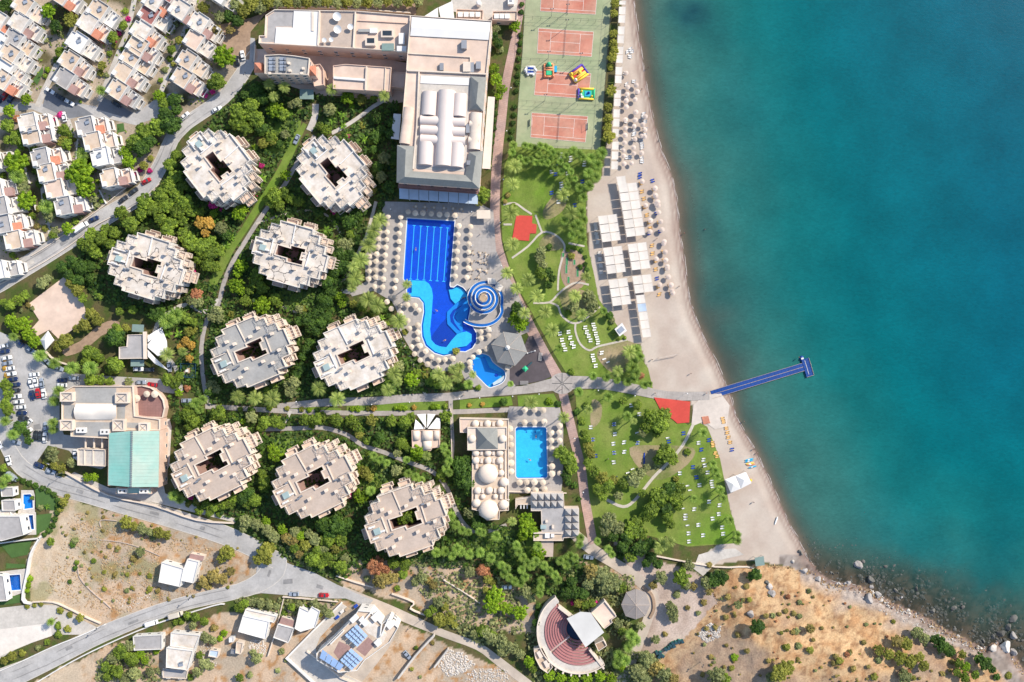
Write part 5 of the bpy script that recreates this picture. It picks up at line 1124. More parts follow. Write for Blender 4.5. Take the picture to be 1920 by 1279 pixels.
mk('walkway', sector(307 * U, 362 * U, 52, 236, 0, 3.6, 40), W['concrete'], t)
mk('outer_wall', sector(362 * U, 370 * U, 52, 236, 0, 4.6, 40), W['cream'], t)
mk('stage', MB().prism(arc(100 * U, 40, 235, 24), 0, .25), W['darkstage'], t)
for a0 in range(56, 134, 11): c_ = arc(378 * U, a0, a0, 1)[0]; mk('buttress', MB().box(c_[0], c_[1], 2.2, 1.6, .7, 4.4, R(-a0)), W['cream'], t)
for e0, e1 in (((690,585),(825,690)), ((965,960),(1080,1110))): mk('side_wall', MB().line(PP(Z(900, 1009, 4.736, [e0, e1])), .9, 0, 4.0), W['cream'], t)
q = Z(900, 1009, 4.736, [(770,715),(890,655),(982,662),(1102,838),(938,970)]); h = thing('stage_roof', 'big white sheet roof over the amphitheatre stage', 'stage roof', tuple(P(1098, 1180)), auto=False)
mk('roof', MB().prism(PP(q, 6.5), 6.3, 6.5, bot=True), W['stage'], h)
for e in offset(ccw(PP(q, 6.5)), .6): mk('post', MB().tube((*e, 0), (*e, 6.3), .15), W['metal'], h)
h = building('backstage_building', 'cream backstage building behind the white stage roof', 'building', Z(900, 1009, 4.736, [(985,660),(1105,555),(1210,690),(1165,720),(1175,745),(1105,800),(1090,790)]), 4.5, 'cream', 'pinkroof', .7)
h = building('backstage_hut', 'small cream hut with brown roof, below the backstage building', 'building', Z(900, 1009, 4.736, [(1020,935),(1095,900),(1125,950),(1050,1000)]), 4, 'cream', 'soil', .7)
h = building('bar_block', 'cream walled bar counters at the left rim of the amphitheatre', 'building', Z(900, 1009, 4.736, [(478,985),(555,965),(645,1140),(600,1195),(535,1150),(490,1060)]), 3.6, 'cream', 'sandroof', .8)
for x, y in ((530,1035),(590,1120)): bx(h, 'counter', *Z(900, 1009, 4.736, [(x, y)])[0], 3.62, 1.6, 3.0, .9, 'cream', .5)
# jetty
t = thing('jetty', 'long blue floating jetty with white edges reaching into the sea', 'jetty', tuple(P(1430, 706)), auto=False)
J0, J1 = Vector(P(1334, 740)[:2]), Vector(P(1506, 688)[:2]); jd = (J1 - J0).normalized(); jn = Vector((-jd.y, jd.x)); L_ = (J1 - J0).length
for i in range(26):
    a_, b_ = J0 + jd * (L_ * i / 26 + .02), J0 + jd * (L_ * (i + 1) / 26 - .02)
    for s_ in (-1, 1): mk('float', MB().prism(ccw([tuple(a_ + jn * s_ * .12), tuple(b_ + jn * s_ * .12), tuple(b_ + jn * s_ * 1.75), tuple(a_ + jn * s_ * 1.75)]), -.75, .12), W['blue'], t)
for s_, w_ in ((-1.72, .1), (0, .14), (1.72, .1)): mk('edge_strip', MB().line([tuple(J0 + jn * s_), tuple(J1 + jn * s_)], w_, .125, .3 if s_ else .16), W['beige'], t)
K0 = J1 + jn * 2.6 + jd * .0; 
for i in range(6):
    for j in range(2):
        o = J1 + jd * (.15 + j * 1.6) + jn * (3.1 - i * 1.3); mk('float', MB().prism(ccw([tuple(o), tuple(o + jd * 1.55), tuple(o + jd * 1.55 - jn * 1.25), tuple(o - jn * 1.25)]), -.75, .12), W['blue'], t)
mk('edge_strip', MB().line([tuple(J1 + jd * 3.35 + jn * 3.1), tuple(J1 + jd * 3.35 - jn * 4.7), tuple(J1 + jd * .2 - jn * 4.7)], .1, .125, .35), W['beige'], t); mk('edge_strip', MB().line([tuple(J1 + jd * 1.4 + jn * 2.5), tuple(J1 + jd * 1.4 - jn * 3.8)], .16, .125, .18), W['white'], t)
for a in range(0, 6): o = J1 + jd * 3.3 + jn * (2.6 - a * 1.35); mk('rail_post', MB().tube((o.x, o.y, .1), (o.x, o.y, 1.1), .04, n=5), W['white'], t)
mk('ladder', MB().tube((J1 + jd * 3.7)[:] + (-.5,), (J1 + jd * 3.4)[:] + (1.0,), .05).tube((J1 + jd * 3.7 + jn * .5)[:] + (-.5,), (J1 + jd * 3.4 + jn * .5)[:] + (1.0,), .05), W['white'], t)
o = J1 + jn * 3.6 + jd * .6; o2 = thing('pedal_boat', 'small rounded blue pedal boat moored at the jetty head', 'boat', (o.x, o.y, -.5), auto=False)
mb = MB().dome(o.x, o.y, -.5, 1.25, .75, 16, 5, .8); mk('hull', mb, W['blue'], o2, sm=True); mk('seat', MB().box(o.x, o.y, .3, 1.0, .7, .3, .3), W['wplastic'], o2)
# spiral slide
t = thing('spiral_slide', 'white rimmed blue spiral water slide winding around a tower', 'water slide', tuple(P(908.4, 561)), auto=False)
SCX, SCY = P(908.4, 560.5)[:2]; segs = []
n = 150
for i in range(n + 1):
    f = i / n; a = 2 * math.pi * 3.2 * f - .35; r = (34.2 - 26 * f ** .82) * S; segs.append((SCX + r * math.cos(a) * 1.0, SCY + r * math.sin(a), 1.2 + 8.0 * f))
# tail into the lagoon
tail = [(*P(870.5, 601)[:2], .3), (*P(880, 606)[:2], .5), (*P(893, 609.5)[:2], .8), (*P(908, 610)[:2], 1.0), (*P(923, 606)[:2], 1.1), (*P(936, 596)[:2], 1.15), (*P(943, 582)[:2], 1.2)]
k0 = min(range(12), key=lambda i: (segs[i][0] - tail[-1][0]) ** 2 + (segs[i][1] - tail[-1][1]) ** 2)
segs = smooth(tail, n=4)[:-1] + segs[k0:]
def ribbon(nm, off0, off1, dz0, dz1, mat, thick=.12, chunks=15):
    L_, Rr = [], []
    for i, p in enumerate(segs):
        a_, b_ = segs[max(0, i - 1)], segs[min(len(segs) - 1, i + 1)]; d_ = Vector((b_[0] - a_[0], b_[1] - a_[1])).normalized(); nn = Vector((-d_.y, d_.x))
        L_.append((p[0] + nn.x * off0, p[1] + nn.y * off0, p[2] + dz0)); Rr.append((p[0] + nn.x * off1, p[1] + nn.y * off1, p[2] + dz1))
    N_ = len(segs) - 1; step = N_ // chunks + 1
    for c_ in range(0, N_, step):
        mb = MB()
        for i in range(c_, min(N_, c_ + step)):
            q = [L_[i], L_[i + 1], Rr[i + 1], Rr[i]]
            mb.add([(x, y, z) for x, y, z in q] + [(x, y, z - thick) for x, y, z in q], [(3, 2, 1, 0), (4, 5, 6, 7), (0, 1, 5, 4), (2, 3, 7, 6)])
        mk(nm, mb, W[mat], t)
ribbon('flume', -.56, .56, 0, 0, 'slideb'); ribbon('rim', -.80, -.56, .45, .25, 'wplastic', .3); ribbon('rim', .56, .80, .25, .45, 'wplastic', .3)
mk('tower', MB().tube((SCX, SCY, 0), (SCX, SCY, 9.4), 1.0, n=12), W['beige'], t); mk('platform', MB().tube((SCX, SCY, 9.2), (SCX, SCY, 9.45), 1.8, n=10), W['woodl'], t)
for i in range(6): a = i * math.pi / 3; mk('rail_post', MB().tube((SCX + 1.6 * math.cos(a), SCY + 1.6 * math.sin(a), 9.4), (SCX + 1.6 * math.cos(a), SCY + 1.6 * math.sin(a), 10.4), .06, n=5), W['metal'], t)
for i in range(8, len(segs), 9):
    p = segs[i]
    if p[2] > 1.6: mk('support', MB().tube((p[0], p[1], 0), (p[0], p[1], p[2] - .1), .14), W['beige'], t)
# ------------------------------------------------------------------ village houses
def heater(t, x, y, z, r):
    a = MB().box(0, 0, 0, 2.0, 1.5, .08); 
    o = mk('solar_panel', MB().box(x, y, z + .55, 1.9, 1.5, .08, r), W['solar'], t); o2 = mk('water_tank', MB().tube((x + .9 * math.cos(r + 1.57), y + .9 * math.sin(r + 1.57), z + .8), (x + .9 * math.cos(r + 1.57) + 1.2 * math.cos(r), y + .9 * math.sin(r + 1.57) + 1.2 * math.sin(r), z + .8), .38, n=10), W['metal'], t)
def house(px, py, rot, roofm='sandroof', tile=None, L_=12.0, W_=7.7, hh=6.2, wing=True, look=None, flip=1, seed=0, hz=True):
    """one stepped village house: main box, lower wing with terrace, tiled lean-to, stair box, solar heater"""
    rr = random.Random(seed * 13 + int(px * 7 + py)); a = R(-rot); hh += rr.uniform(-.4, .4)
    c = P(px, py, hh); cn = {'sandroof': 'beige', 'greyv': 'grey', 'pale': 'pale', 'redroof': 'dark red', 'membrane': 'white', 'brown': 'brown', 'pinkroof': 'pinkish'}[roofm]
    tn = {None: 'no tiles', 'orange': 'orange tiled corner', 'brown': 'brown tiled corner'}[tile]
    t = thing('village_house', look or f'white house, {cn} roof, {tn}', 'house', (c.x, c.y, 0), 'stepped white village houses')
    def lp(x, y): v = rot2(x, y, a); return (c.x + v[0], c.y + v[1])
    def lr(x0, x1, y0, y1): return [lp(x0, y0), lp(x1, y0), lp(x1, y1), lp(x0, y1)]
    w1 = L_ * rr.uniform(.56, .64); x0 = -L_ * .5; x1 = x0 + w1; y0, y1 = -W_ / 2, W_ / 2
    st = W_ * rr.uniform(.12, .2)
    main = [lp(x0, y0), lp(x1, y0), lp(x1, y1), lp(x0 + L_ * .12, y1), lp(x0 + L_ * .12, y1 - st), lp(x0, y1 - st)]
    body(t, main, hh, 'white', roofm, .6, .17); windows(t, main, 0, 2, 4, 2.9, 3.5)
    mk('stair_box', MB().prism(lr(x0 + .35, x0 + L_ * .16, y0 + .35, y0 + W_ * .32), hh + .003, hh + 1.3), W['white'], t)
    if wing:
        h2 = 3.4 + rr.uniform(-.3, .3); lo = lr(x1 - .02, x0 + L_ * .98, y0 + W_ * .08, y1 - W_ * .1)
        mk('terrace_wall', MB().prism(ccw(lo), 0, h2 - .02, top=False), W['white'], t); mk('terrace', MB().sheet(offset(ccw(lo), .02), h2), W[rr.choice(['sandroof', 'pale', 'pale', 'greyv', 'white', 'pinkroof'])], t)
        mk('terrace_parapet', MB().ring(offset(ccw(lo), -.04), .16, h2 - .3, h2 + .75), W['white'], t)
        mk('chimney', MB().box(*lp(x0 + L_ * .9, y1 - W_ * .2), h2 + .9, .8, .8, 1.8, a), W['white'], t)
        mk('partition', MB().line([lp(x1 + 1.2, y1 - W_ * .12), lp(x1 + 1.2, y0 + W_ * .45)], .22, h2, h2 + 1.1), W['white'], t)
        if tile:
            q = lr(x1 - .2, x1 + L_ * .25, y0 - .1, y0 + W_ * .46); zz = hh - .9
            mb = MB(); zlo = [zz + .3, zz - .55, zz - .55, zz + .3]
            mb.add([(q[i][0], q[i][1], zlo[i]) for i in range(4)] + [(q[i][0], q[i][1], 0) for i in range(4)], [(0,1,2,3), (0,4,5,1), (1,5,6,2), (2,6,7,3)]); mk('tiled_roof', mb, W[tile], t)
        ex = lr(x0 + L_ * .98 + .01, x0 + L_ * 1.12, y0 + W_ * .2, y1 - W_ * .25); mk('garden_wall', MB().ring(ccw(ex), .2, 0, 1.8), W['white'], t)
    if hz: q = lp(x0 + w1 * rr.uniform(.45, .7), rr.uniform(-.1, .25) * W_); heater(t, q[0], q[1], hh, R(20))
    return t
HS = [(52,14,33,'sandroof',None),(45,47,33,'pale','brown'),(34,78,33,'greyv',None),(27,106,33,'sandroof',None),(14,132,33,'membrane',None),(12,153,33,'sandroof','orange'),
 (192,24,33,'sandroof',None),(174,48,33,'pale','orange'),(153,83,33,'membrane',None),(139,118,33,'sandroof','brown'),(130,152,33,'greyv','brown'),
 (296,6,33,'pale','orange'),(288,30,33,'redroof',None),(273,62,33,'pale','orange'),(266,90,33,'sandroof','brown'),(254,112,33,'sandroof',None),(240,140,33,'sandroof','brown'),(229,173,33,'sandroof','brown'),
 (382,48,33,'pale','brown'),(373,80,33,'pinkroof',None),(360,117,33,'sandroof',None),(350,150,33,'sandroof','brown'),
 (62,228,-12,'pale','brown'),(68,252,-12,'sandroof','brown'),(170,235,-12,'greyv','orange'),(184,263,-12,'sandroof',None),(86,293,-12,'greyv','orange'),(98,322,-12,'sandroof','brown'),(112,352,-12,'pinkroof',None),
 (130,384,-12,'greyv','brown'),(198,292,-12,'membrane',None),(216,331,-12,'sandroof','brown'),(8,385,-12,'greyv',None),(14,418,-12,'greyv','orange'),(36,448,-12,'sandroof','brown'),
 (-2,352,-12,'pale','brown'),(-8,300,-12,'membrane',None),(2,505,-12,'membrane',None),(2,42,33,'pale','orange'),(345,22,33,'pale','brown'),(122,-6,33,'sandroof','orange'),(420,-8,33,'membrane',None),(325,-10,33,'redroof','orange'),(4,80,33,'membrane',None)]
for i, (x, y, r, rm, tl) in enumerate(HS): house(x, y, r, rm, tl, seed=i, hz=(i % 3 != 1))
# single houses along the lower roads
def lone(look, parts, cat='house', name='house'):
    q = PP(parts[0][0], parts[0][1]); c_ = cen(q); t = thing(name, look, cat, (c_[0], c_[1], 0), auto=False)
    for i, (pts, hh, wm, rm) in enumerate(parts): body(t, PP(pts, hh), hh, wm, rm, .45 if rm != 'brown' else 0, .2); windows(t, PP(pts, hh), 0, 1, 4, 3, 3.5)
    return t
lone('white flat roofed house standing alone in the dry field', [([(304,1054),(345,1066),(338,1100),(298,1091)],4.6,'white','membrane'), ([(346,1064),(352,1048),(373,1053),(363,1093),(339,1088)],4.2,'white','membrane'), ([(357,1038),(383,1043),(380,1052),(354,1047)],3,'cream','brown')])
lone('white roofed house with a long rear terrace below the bend of the road', [([(456,1154),(505,1165),(498.5,1198),(447,1184)],4.4,'white','membrane'), ([(461,1142),(519,1155),(514,1167),(457,1153)],3.4,'white','pale')])
lone('grey roofed house with brown terrace between two white houses', [([(521.7,1170),(551,1178),(540.7,1205),(513,1195)],4.0,'white','greyv'), ([(528,1157),(552,1164),(550,1177),(523,1169)],3.2,'cream','brown')])
lone('white house with notched roof, right of the grey roofed house', [([(562,1138),(579,1146),(585,1137),(600,1146),(591,1176),(564,1184),(553,1178)],4.2,'white','membrane')])
t = lone('tall narrow white house in two stacked blocks near the lower edge', [([(313,1214),(362,1220),(352,1256),(312,1251)],5,'white','pale'), ([(321,1186),(375,1191),(365,1217),(320,1211)],3.8,'white','pale')]); heater(t, *P(340, 1245, 5)[:2], 5, .2)
lone('low grey roofed shed house left of the stacked white house', [([(250,1193),(304,1190),(304,1217),(252,1219)],3.4,'white','greyv')])
lone('pale grey roofed modern villa beside the bright blue L shaped pool', [([(-12,968),(38,968),(45,1003),(4,1014),(-12,1012)],5.5,'white','greyv')], 'villa', 'villa')
lone('small white terraced villa above with grey slab roofs', [([(4,938),(28,938),(30,957),(5,957)],4,'white','greyv'), ([(2,915),(25,914),(26,930),(4,931)],3.4,'white','greyv'), ([(-12,958),(20,958),(22,967),(-12,967)],3,'white','pale')], 'villa', 'villa')
lone('sliver of a white villa at the left edge beside the stepped pool', [([(-14,1076),(7,1080),(14,1126),(-14,1128)],3.6,'white','greyv')], 'villa', 'villa')
lone('tiny white hut with a leaning roof among the bushes', [([(430,1195),(439,1194),(438,1203),(430,1204)],2.4,'white','membrane')], 'hut', 'hut')
lone('small tan roofed hut with a metal lean-to beside the dirt yard', [([(444,1203),(456,1205),(452,1226),(442,1224)],2.8,'cream','sandroof'), ([(434,1217),(442,1218),(441,1226),(433,1225)],2.2,'metal','metal')], 'hut', 'hut')
lone('small pale blue sheet roofed hut near the lower edge', [([(394,1218),(411,1220),(408,1233),(391,1230)],2.4,'cream','bglass')], 'hut', 'hut')
lone('flat grey terrace slab below the stacked white house', [([(306,1253),(352,1257),(350,1272),(306,1270)],1.5,'cream','greyv')], 'terrace', 'terrace')
SB = [(619,1203),(661,1161),(672,1144),(695,1146),(716,1169),(729,1159),(747,1176),(731,1203),(684,1237),(670,1256),(636,1260),(595,1237),(594,1224)]
h = building('solar_apartment_house', 'white angular apartment house with three blue solar arrays', 'apartment house', SB, 8.5, 'white', 'sandroof', .8, floors=2)
def zz6(p): return Z(600, 1009, 4.736, p)
for q in (zz6([(170,915),(285,968),(165,1075),(120,1015)]), zz6([(430,880),(492,940),(400,1050),(318,985)])): patch(h, 'terrace', q, 8.53, 'brown')
patch(h, 'roof_patch', zz6([(350,760),(420,700),(600,850),(560,930),(470,870),(430,850)]), 8.52, 'pale')
for e in ([(455,655),(360,760)], [(550,765),(540,860)], [(610,715),(545,865)], [(100,930),(215,815)]): wallp(h, 'roof_wall', zz6(e), 8.5, 1.6, .5, 'white')
for x, y, a, b in ((500,700,4,3),(620,770,3,3),(385,745,2,4),(300,720,3.2,2.2),(510,935,2,2.6)): bx(h, 'stair_box', *zz6([(x, y)])[0], 8.53, a, b, 1.5, 'white', .75)
def solar(q4, nx, ny):
    q = [P(*v, 10.5) for v in zz6(q4)]
    for i in range(nx):
        for j in range(ny):
            def f(u, v): a_ = q[0].lerp(q[1], u); b_ = q[3].lerp(q[2], u); r_ = a_.lerp(b_, v); return (r_.x, r_.y, 10.1 + .9 * (v * ny - j))
            u0, u1, v0, v1 = (i + .04) / nx, (i + .96) / nx, (j + .06) / ny, (j + .8) / ny
            mb = MB(); mb.add([f(u0, v0), f(u1, v0), f(u1, v1), f(u0, v1)], [(0, 1, 2, 3), (3, 2, 1, 0)]); mk('solar_panel', mb, W['solarl'], h)
            c_ = f((u0 + u1) / 2, (j + .9) / ny); mk('water_tank', MB().box(c_[0], c_[1], 10.4, 1.0, .5, .45, .7), W['metal'], h)
solar([(325,765),(425,870),(330,970),(215,865)], 3, 4); solar([(275,980),(385,1075),(280,1180),(175,1085)], 3, 4); solar([(20,985),(215,1130),(170,1190),(-10,1080)], 4, 1)
t = thing('terrace_wall', 'long pale terrace ramp around the solar apartment house', 'terrace', tuple(P(575, 1230)), auto=False)
mk('floor', MB().prism(ccw(PP([(640,1132),(652,1140),(600,1195),(592,1215),(596,1240),(640,1262),(700,1290),(600,1290),(538,1235)], .6)), 0, .6), W['concrete'], t)
mk('side_wall', MB().line(PP([(641,1130),(590,1180),(538,1233),(600,1290)], .6), .7, 0, 1.6), W['white'], t); mk('inner_wall', MB().line(PP([(576,1220),(640,1270),(690,1290)], .6), .6, .6, 1.5), W['cream'], t)
for x, y in ((641,1147),(650,1143),(667,1137),(632,1158)): bx(t, 'garden_box', x, y, .62, 1.6, 1.2, .8, rng.choice(['woodl', 'bfab', 'white']), .7)
# ------------------------------------------------------------------ low walls
WL = [([(88,866),(130,888),(205,928),(290,947),(370,974),(440,980)],.55,1.3,'cream','pale wall between the yard and the road bend'),([(630,1078),(665,1090),(700,1100)],.5,1.1,'cream','short pale wall above the road junction'),
 ([(735,1112),(776,1128),(770,1140),(797,1152)],.5,1.2,'cream','kinked stone wall beside the dusty track'),([(832,1086),(868,1108),(900,1130)],.4,1.0,'cream','thin pale wall across the scrub left of the pines'),
 ([(815,1188),(780,1226),(748,1268)],.8,2.6,'concrete','tall retaining wall casting a shadow beside the parked silver car'),([(841,1214),(815,1248)],.7,2.4,'concrete','short retaining wall above the rubble pit'),
 ([(60,1285),(130,1243),(200,1208),(290,1170),(400,1135),(422,1132)],.45,.9,'white','long white wall along the lower side of the road'),([(-10,1262),(40,1240),(100,1212),(150,1192),(198,1170)],.4,.9,'white','white wall along the upper side of the road near the left edge'),
 ([(80,1004),(62,1035),(54,1075),(46,1122),(62,1130)],.6,1.8,'white','tall white wall around the villa gardens'),([(0,1018),(40,1012),(78,1008)],.4,1.8,'white','white wall below the L shaped pool'),
 ([(62,1128),(100,1128),(130,1140),(160,1155),(190,1168)],.4,1.0,'cream','pale curved wall above the driveway palms'),([(531,1118),(570,1121),(635,1127)],.4,1.2,'cream','straight pale wall below the two roadside cars'),
 ([(533,1122),(520,1175),(504,1228)],.35,1.3,'cream','pale wall between two house plots'),([(545,795),(700,775)],.1,.5,'metal','thin rail beside the lower promenade'),
 ([(480,25),(500,15),(640,18),(770,26)],.4,1.4,'cream','thin wall above the hotel wing'),([(845,765),(848,870)],.3,1.4,'cream','low wall along the path left of the bath house'),
 ([(862,783),(955,785)],.35,1.3,'cream','low wall above the bath house'),([(950,921),(1062,924)],.35,1.1,'cream','low wall between pool deck and restaurant'),
 ([(480,86),(478,118)],.5,1.4,'cream','short wall at the hotel forecourt gate'),([(148,262),(145,300)],.25,1.2,'white','short white wall between two garden plots'),([(48,312),(58,345)],.35,1.4,'white','white wall right of the big round pine'),
 ([(188,357),(201,383)],.3,1.2,'white','thin white wall beside the brown roofed house'),([(66,380),(70,395)],.3,1.4,'white','short white wall left of the pale palms'),([(225,135),(300,150)],.01,.01,'white',''),
 ([(-10,538),(60,505),(130,462),(185,420),(250,388),(300,345)],.3,.6,'cream','low wall along the lower side of the diagonal road'),([(60,480),(100,455),(180,398),(240,350)],.3,.7,'cream','low wall along the upper side of the diagonal road'),
 ([(86,658),(105,675),(130,684)],.5,1.3,'cream','pale wall right of the square white tent'),([(1230,1042),(1340,1062),(1400,1062),(1425,1070)],.5,.9,'cream','curving stone wall behind the beach'),([(1385,1102),(1430,1104)],.5,.8,'cream','ruined wall on the dry slope'),([(146,1052),(150,1082),(172,1108),(200,1132),(208,1140)],.35,.5,'beige','curved low stone wall through the dry field'),([(188,1012),(225,1016),(262,1026),(300,1042)],.3,.4,'beige','thin upper terrace wall of the dry field'),([(190,988),(190,975),(220,976)],.3,.6,'beige','corner of a ruined wall at the upper field edge')]
for pts, wd, hh, m_, lk in WL:
    if not lk: continue
    q = smooth(PP(pts), n=3) if len(pts) > 2 else PP(pts)
    tag(mk('low_wall', MB().line(q, wd, 0, hh), W[m_], at=(q[0][0], q[0][1], 0)), lk, 'wall', auto=False)
# square white tent over the pink court
t = thing('tent', 'square white tent at the lower corner of the pink court floor', 'tent', tuple(P(87, 639)), auto=False)
v = [P(*c_, 3.2) for c_ in ((75,638),(90,620),(102,638),(85,657))]; m_ = sum(v, Vector()) / 4 + Vector((0, 0, 1.6)); mb = MB(); mb.add([tuple(x) for x in v] + [tuple(m_)], [((i + 1) % 4, i, 4) for i in range(4)]); mk('roof', mb, W['membrane'], t)
for x in v: mk('post', MB().tube((x.x, x.y, 0), (x.x, x.y, 3.2), .07), W['metal'], t)
# ------------------------------------------------------------------ vehicles
def car_proto(name, Lc=4.35, Wc=1.78, Hc=1.45, van=False):
    t = thing(name, 'x', 'car', (0, 0, 0), world=False); X = Lc / 2; Y = Wc / 2
    def loft(secs, nm, mat, par=t):
        mb = MB(); n = 8; vs = []
        for x, w0, z0, w1, z1 in secs:
            vs += [(x, -w0, z0), (x, -w0 * 1.0, (z0 + z1) / 2), (x, -w1, z1 - .04), (x, -w1 * .85, z1), (x, w1 * .85, z1), (x, w1, z1 - .04), (x, w0, (z0 + z1) / 2), (x, w0, z0)]
        fs = []
        for i in range(len(secs) - 1):
            for j in range(n - 1): fs.append((i * n + j, (i + 1) * n + j, (i + 1) * n + j + 1, i * n + j + 1))
        fs += [tuple(range(n)), tuple(range((len(secs) - 1) * n, len(secs) * n))[::-1]]
        mb.add(vs, [f[::-1] for f in fs]); return mk(nm, mb, mat, par, sm=False)
    if not van:
        loft([(-X, Y * .82, .35, Y * .8, .82), (-X * .93, Y * .96, .25, Y * .92, .93), (-X * .5, Y, .22, Y * .97, .97), (X * .3, Y, .22, Y * .97, .93), (X * .88, Y * .95, .25, Y * .85, .78), (X, Y * .78, .35, Y * .7, .62)], 'body', W['carw'])
        loft([(-X * .80, Y * .80, .9, Y * .66, 1.0), (-X * .55, Y * .88, .9, Y * .74, Hc - .06), (X * .02, Y * .88, .9, Y * .76, Hc - .05), (X * .36, Y * .84, .85, Y * .70, .98)], 'windows', W['glass'])
        mk('roof', MB().box(-X * .26, 0, Hc - .02, X * .62, Wc * .70, .06), W['carw'], t)
    else:
        loft([(-X, Y * .92, .35, Y * .9, Hc - .1), (-X * .9, Y, .3, Y * .96, Hc), (X * .55, Y, .3, Y * .96, Hc), (X * .8, Y * .96, .3, Y * .9, 1.15), (X, Y * .88, .4, Y * .8, .9)], 'body', W['carw'])
        mk('windows', MB().box(X * .68, 0, 1.45 * Hc / 2, .5, Wc * .86, .5), W['glass'], t); mk('roof', MB().box(-X * .2, 0, Hc + .03, X * 1.3, Wc * .8, .05), W['carw'], t)
    wh = mesh_of('wheel', MB().tube((0, -.1, 0), (0, .1, 0), .32, n=12), W['dark'])
    for x in (-X * .62, X * .64):
        for y in (-Y + .08, Y - .08): o = sub('wheel', wh, t); o.location = (x, y, .32)
    for y in (-Y * .68, Y * .68): mk('headlight', MB().box(X * .955, y, .64, .12, .32, .14), W['wplastic'], t)
    return t
CP = car_proto('parked_car'); VP = car_proto('parked_van', 6.0, 2.0, 2.2, True); PROTOS += [CP, VP]
CN = {'w': 'white', 'k': 'black', 'n': 'dark navy', 's': 'silver blue', 'r': 'red', 'b': 'bright blue', 'g': 'beige'}
CARS = [(95,171,30,'w'),(114,183,30,'k'),(132,193,30,'w'),(220,196,32,'k'),(122,220,78,'w'),(10,181,125,'r'),(3,186,125,'n'),(22,186,125,'n'),(348,218,-42,'w'),(408,206,-25,'w'),(456,105,78,'w'),(446,115,82,'k'),(557,262,-65,'s'),(276,340,-28,'r'),(252,359,-38,'k'),(233,374,-38,'k'),(178,411,-25,'n'),
 (8,649,-12,'w'),(11,659,-12,'n'),(15,671,-12,'w'),(16,681,-12,'s'),(20,691,-10,'w'),(23,701,-10,'w'),(26,711,-10,'n'),(31,721,-8,'n'),(31,732,-8,'k'),(33,743,-6,'w'),(37,753,-5,'w'),(41,763,-4,'w'),(43,774,-2,'n'),(46,784,0,'k'),(55,794,-50,'w'),(55,810,-48,'w'),(66,702,-4,'w'),(60,718,80,'w'),(69,716,80,'w'),(80,718,80,'s'),
 (62,741,80,'n'),(73,737,80,'r'),(84,738,82,'w'),(118,713,-3,'n'),(140,709,0,'s'),(118,722,0,'w'),(60,656,32,'s'),(90,677,50,'s'),(112,690,22,'s'),(39,642,45,'n'),(261,692,0,'w'),(281,693,0,'k'),(266,717,0,'s'),(287,721,8,'r'),(319,688,85,'s'),(351,751,0,'s'),(69,816,88,'k'),(77,817,88,'k'),(86,820,88,'w'),(18,863,75,'w'),
 (32,828,20,'s'),(0,832,60,'w'),(75,872,25,'n'),(97,883,22,'s'),(143,852,90,'w'),(552,1113,0,'s'),(608,1115,2,'r'),(764,1227,50,'s'),(1103,1044,8,'s'),(950,1100,0,'w'),(88,800,82,'s')]
for x, y, r, c_ in CARS:
    where = None
    clone(CP, P(x, y) + Vector((0, 0, .11)), R(-r + (180 if (x * 7 + y) % 3 == 0 else 0)), CN[c_] + ' car with dark glass parked', 'parked cars', mats={'body': W['car' + c_], 'roof': W['car' + c_]})
for x, y, r, c_, lk, s_ in [(155,427,-35,'w','big white van parked on the diagonal road',(1.1,1.05,1.1)),(27,514,-33,'b','bright blue van on the diagonal road at the left edge',(.85,.95,.9)),(332,1151,-15,'g','beige box truck beside the lower road',(1.0,1.1,1.15)),(286,1167,-15,'w','white pickup truck beside the lower road',(.9,.95,.8)),(26,893,35,'s','covered grey van beside the villa hedge',(.9,1,1))]:
    clone(VP, P(x, y) + Vector((0, 0, .11)), R(-r), lk, None, auto=False, scale=s_, mats={'body': W['car' + c_], 'roof': W['car' + c_]})
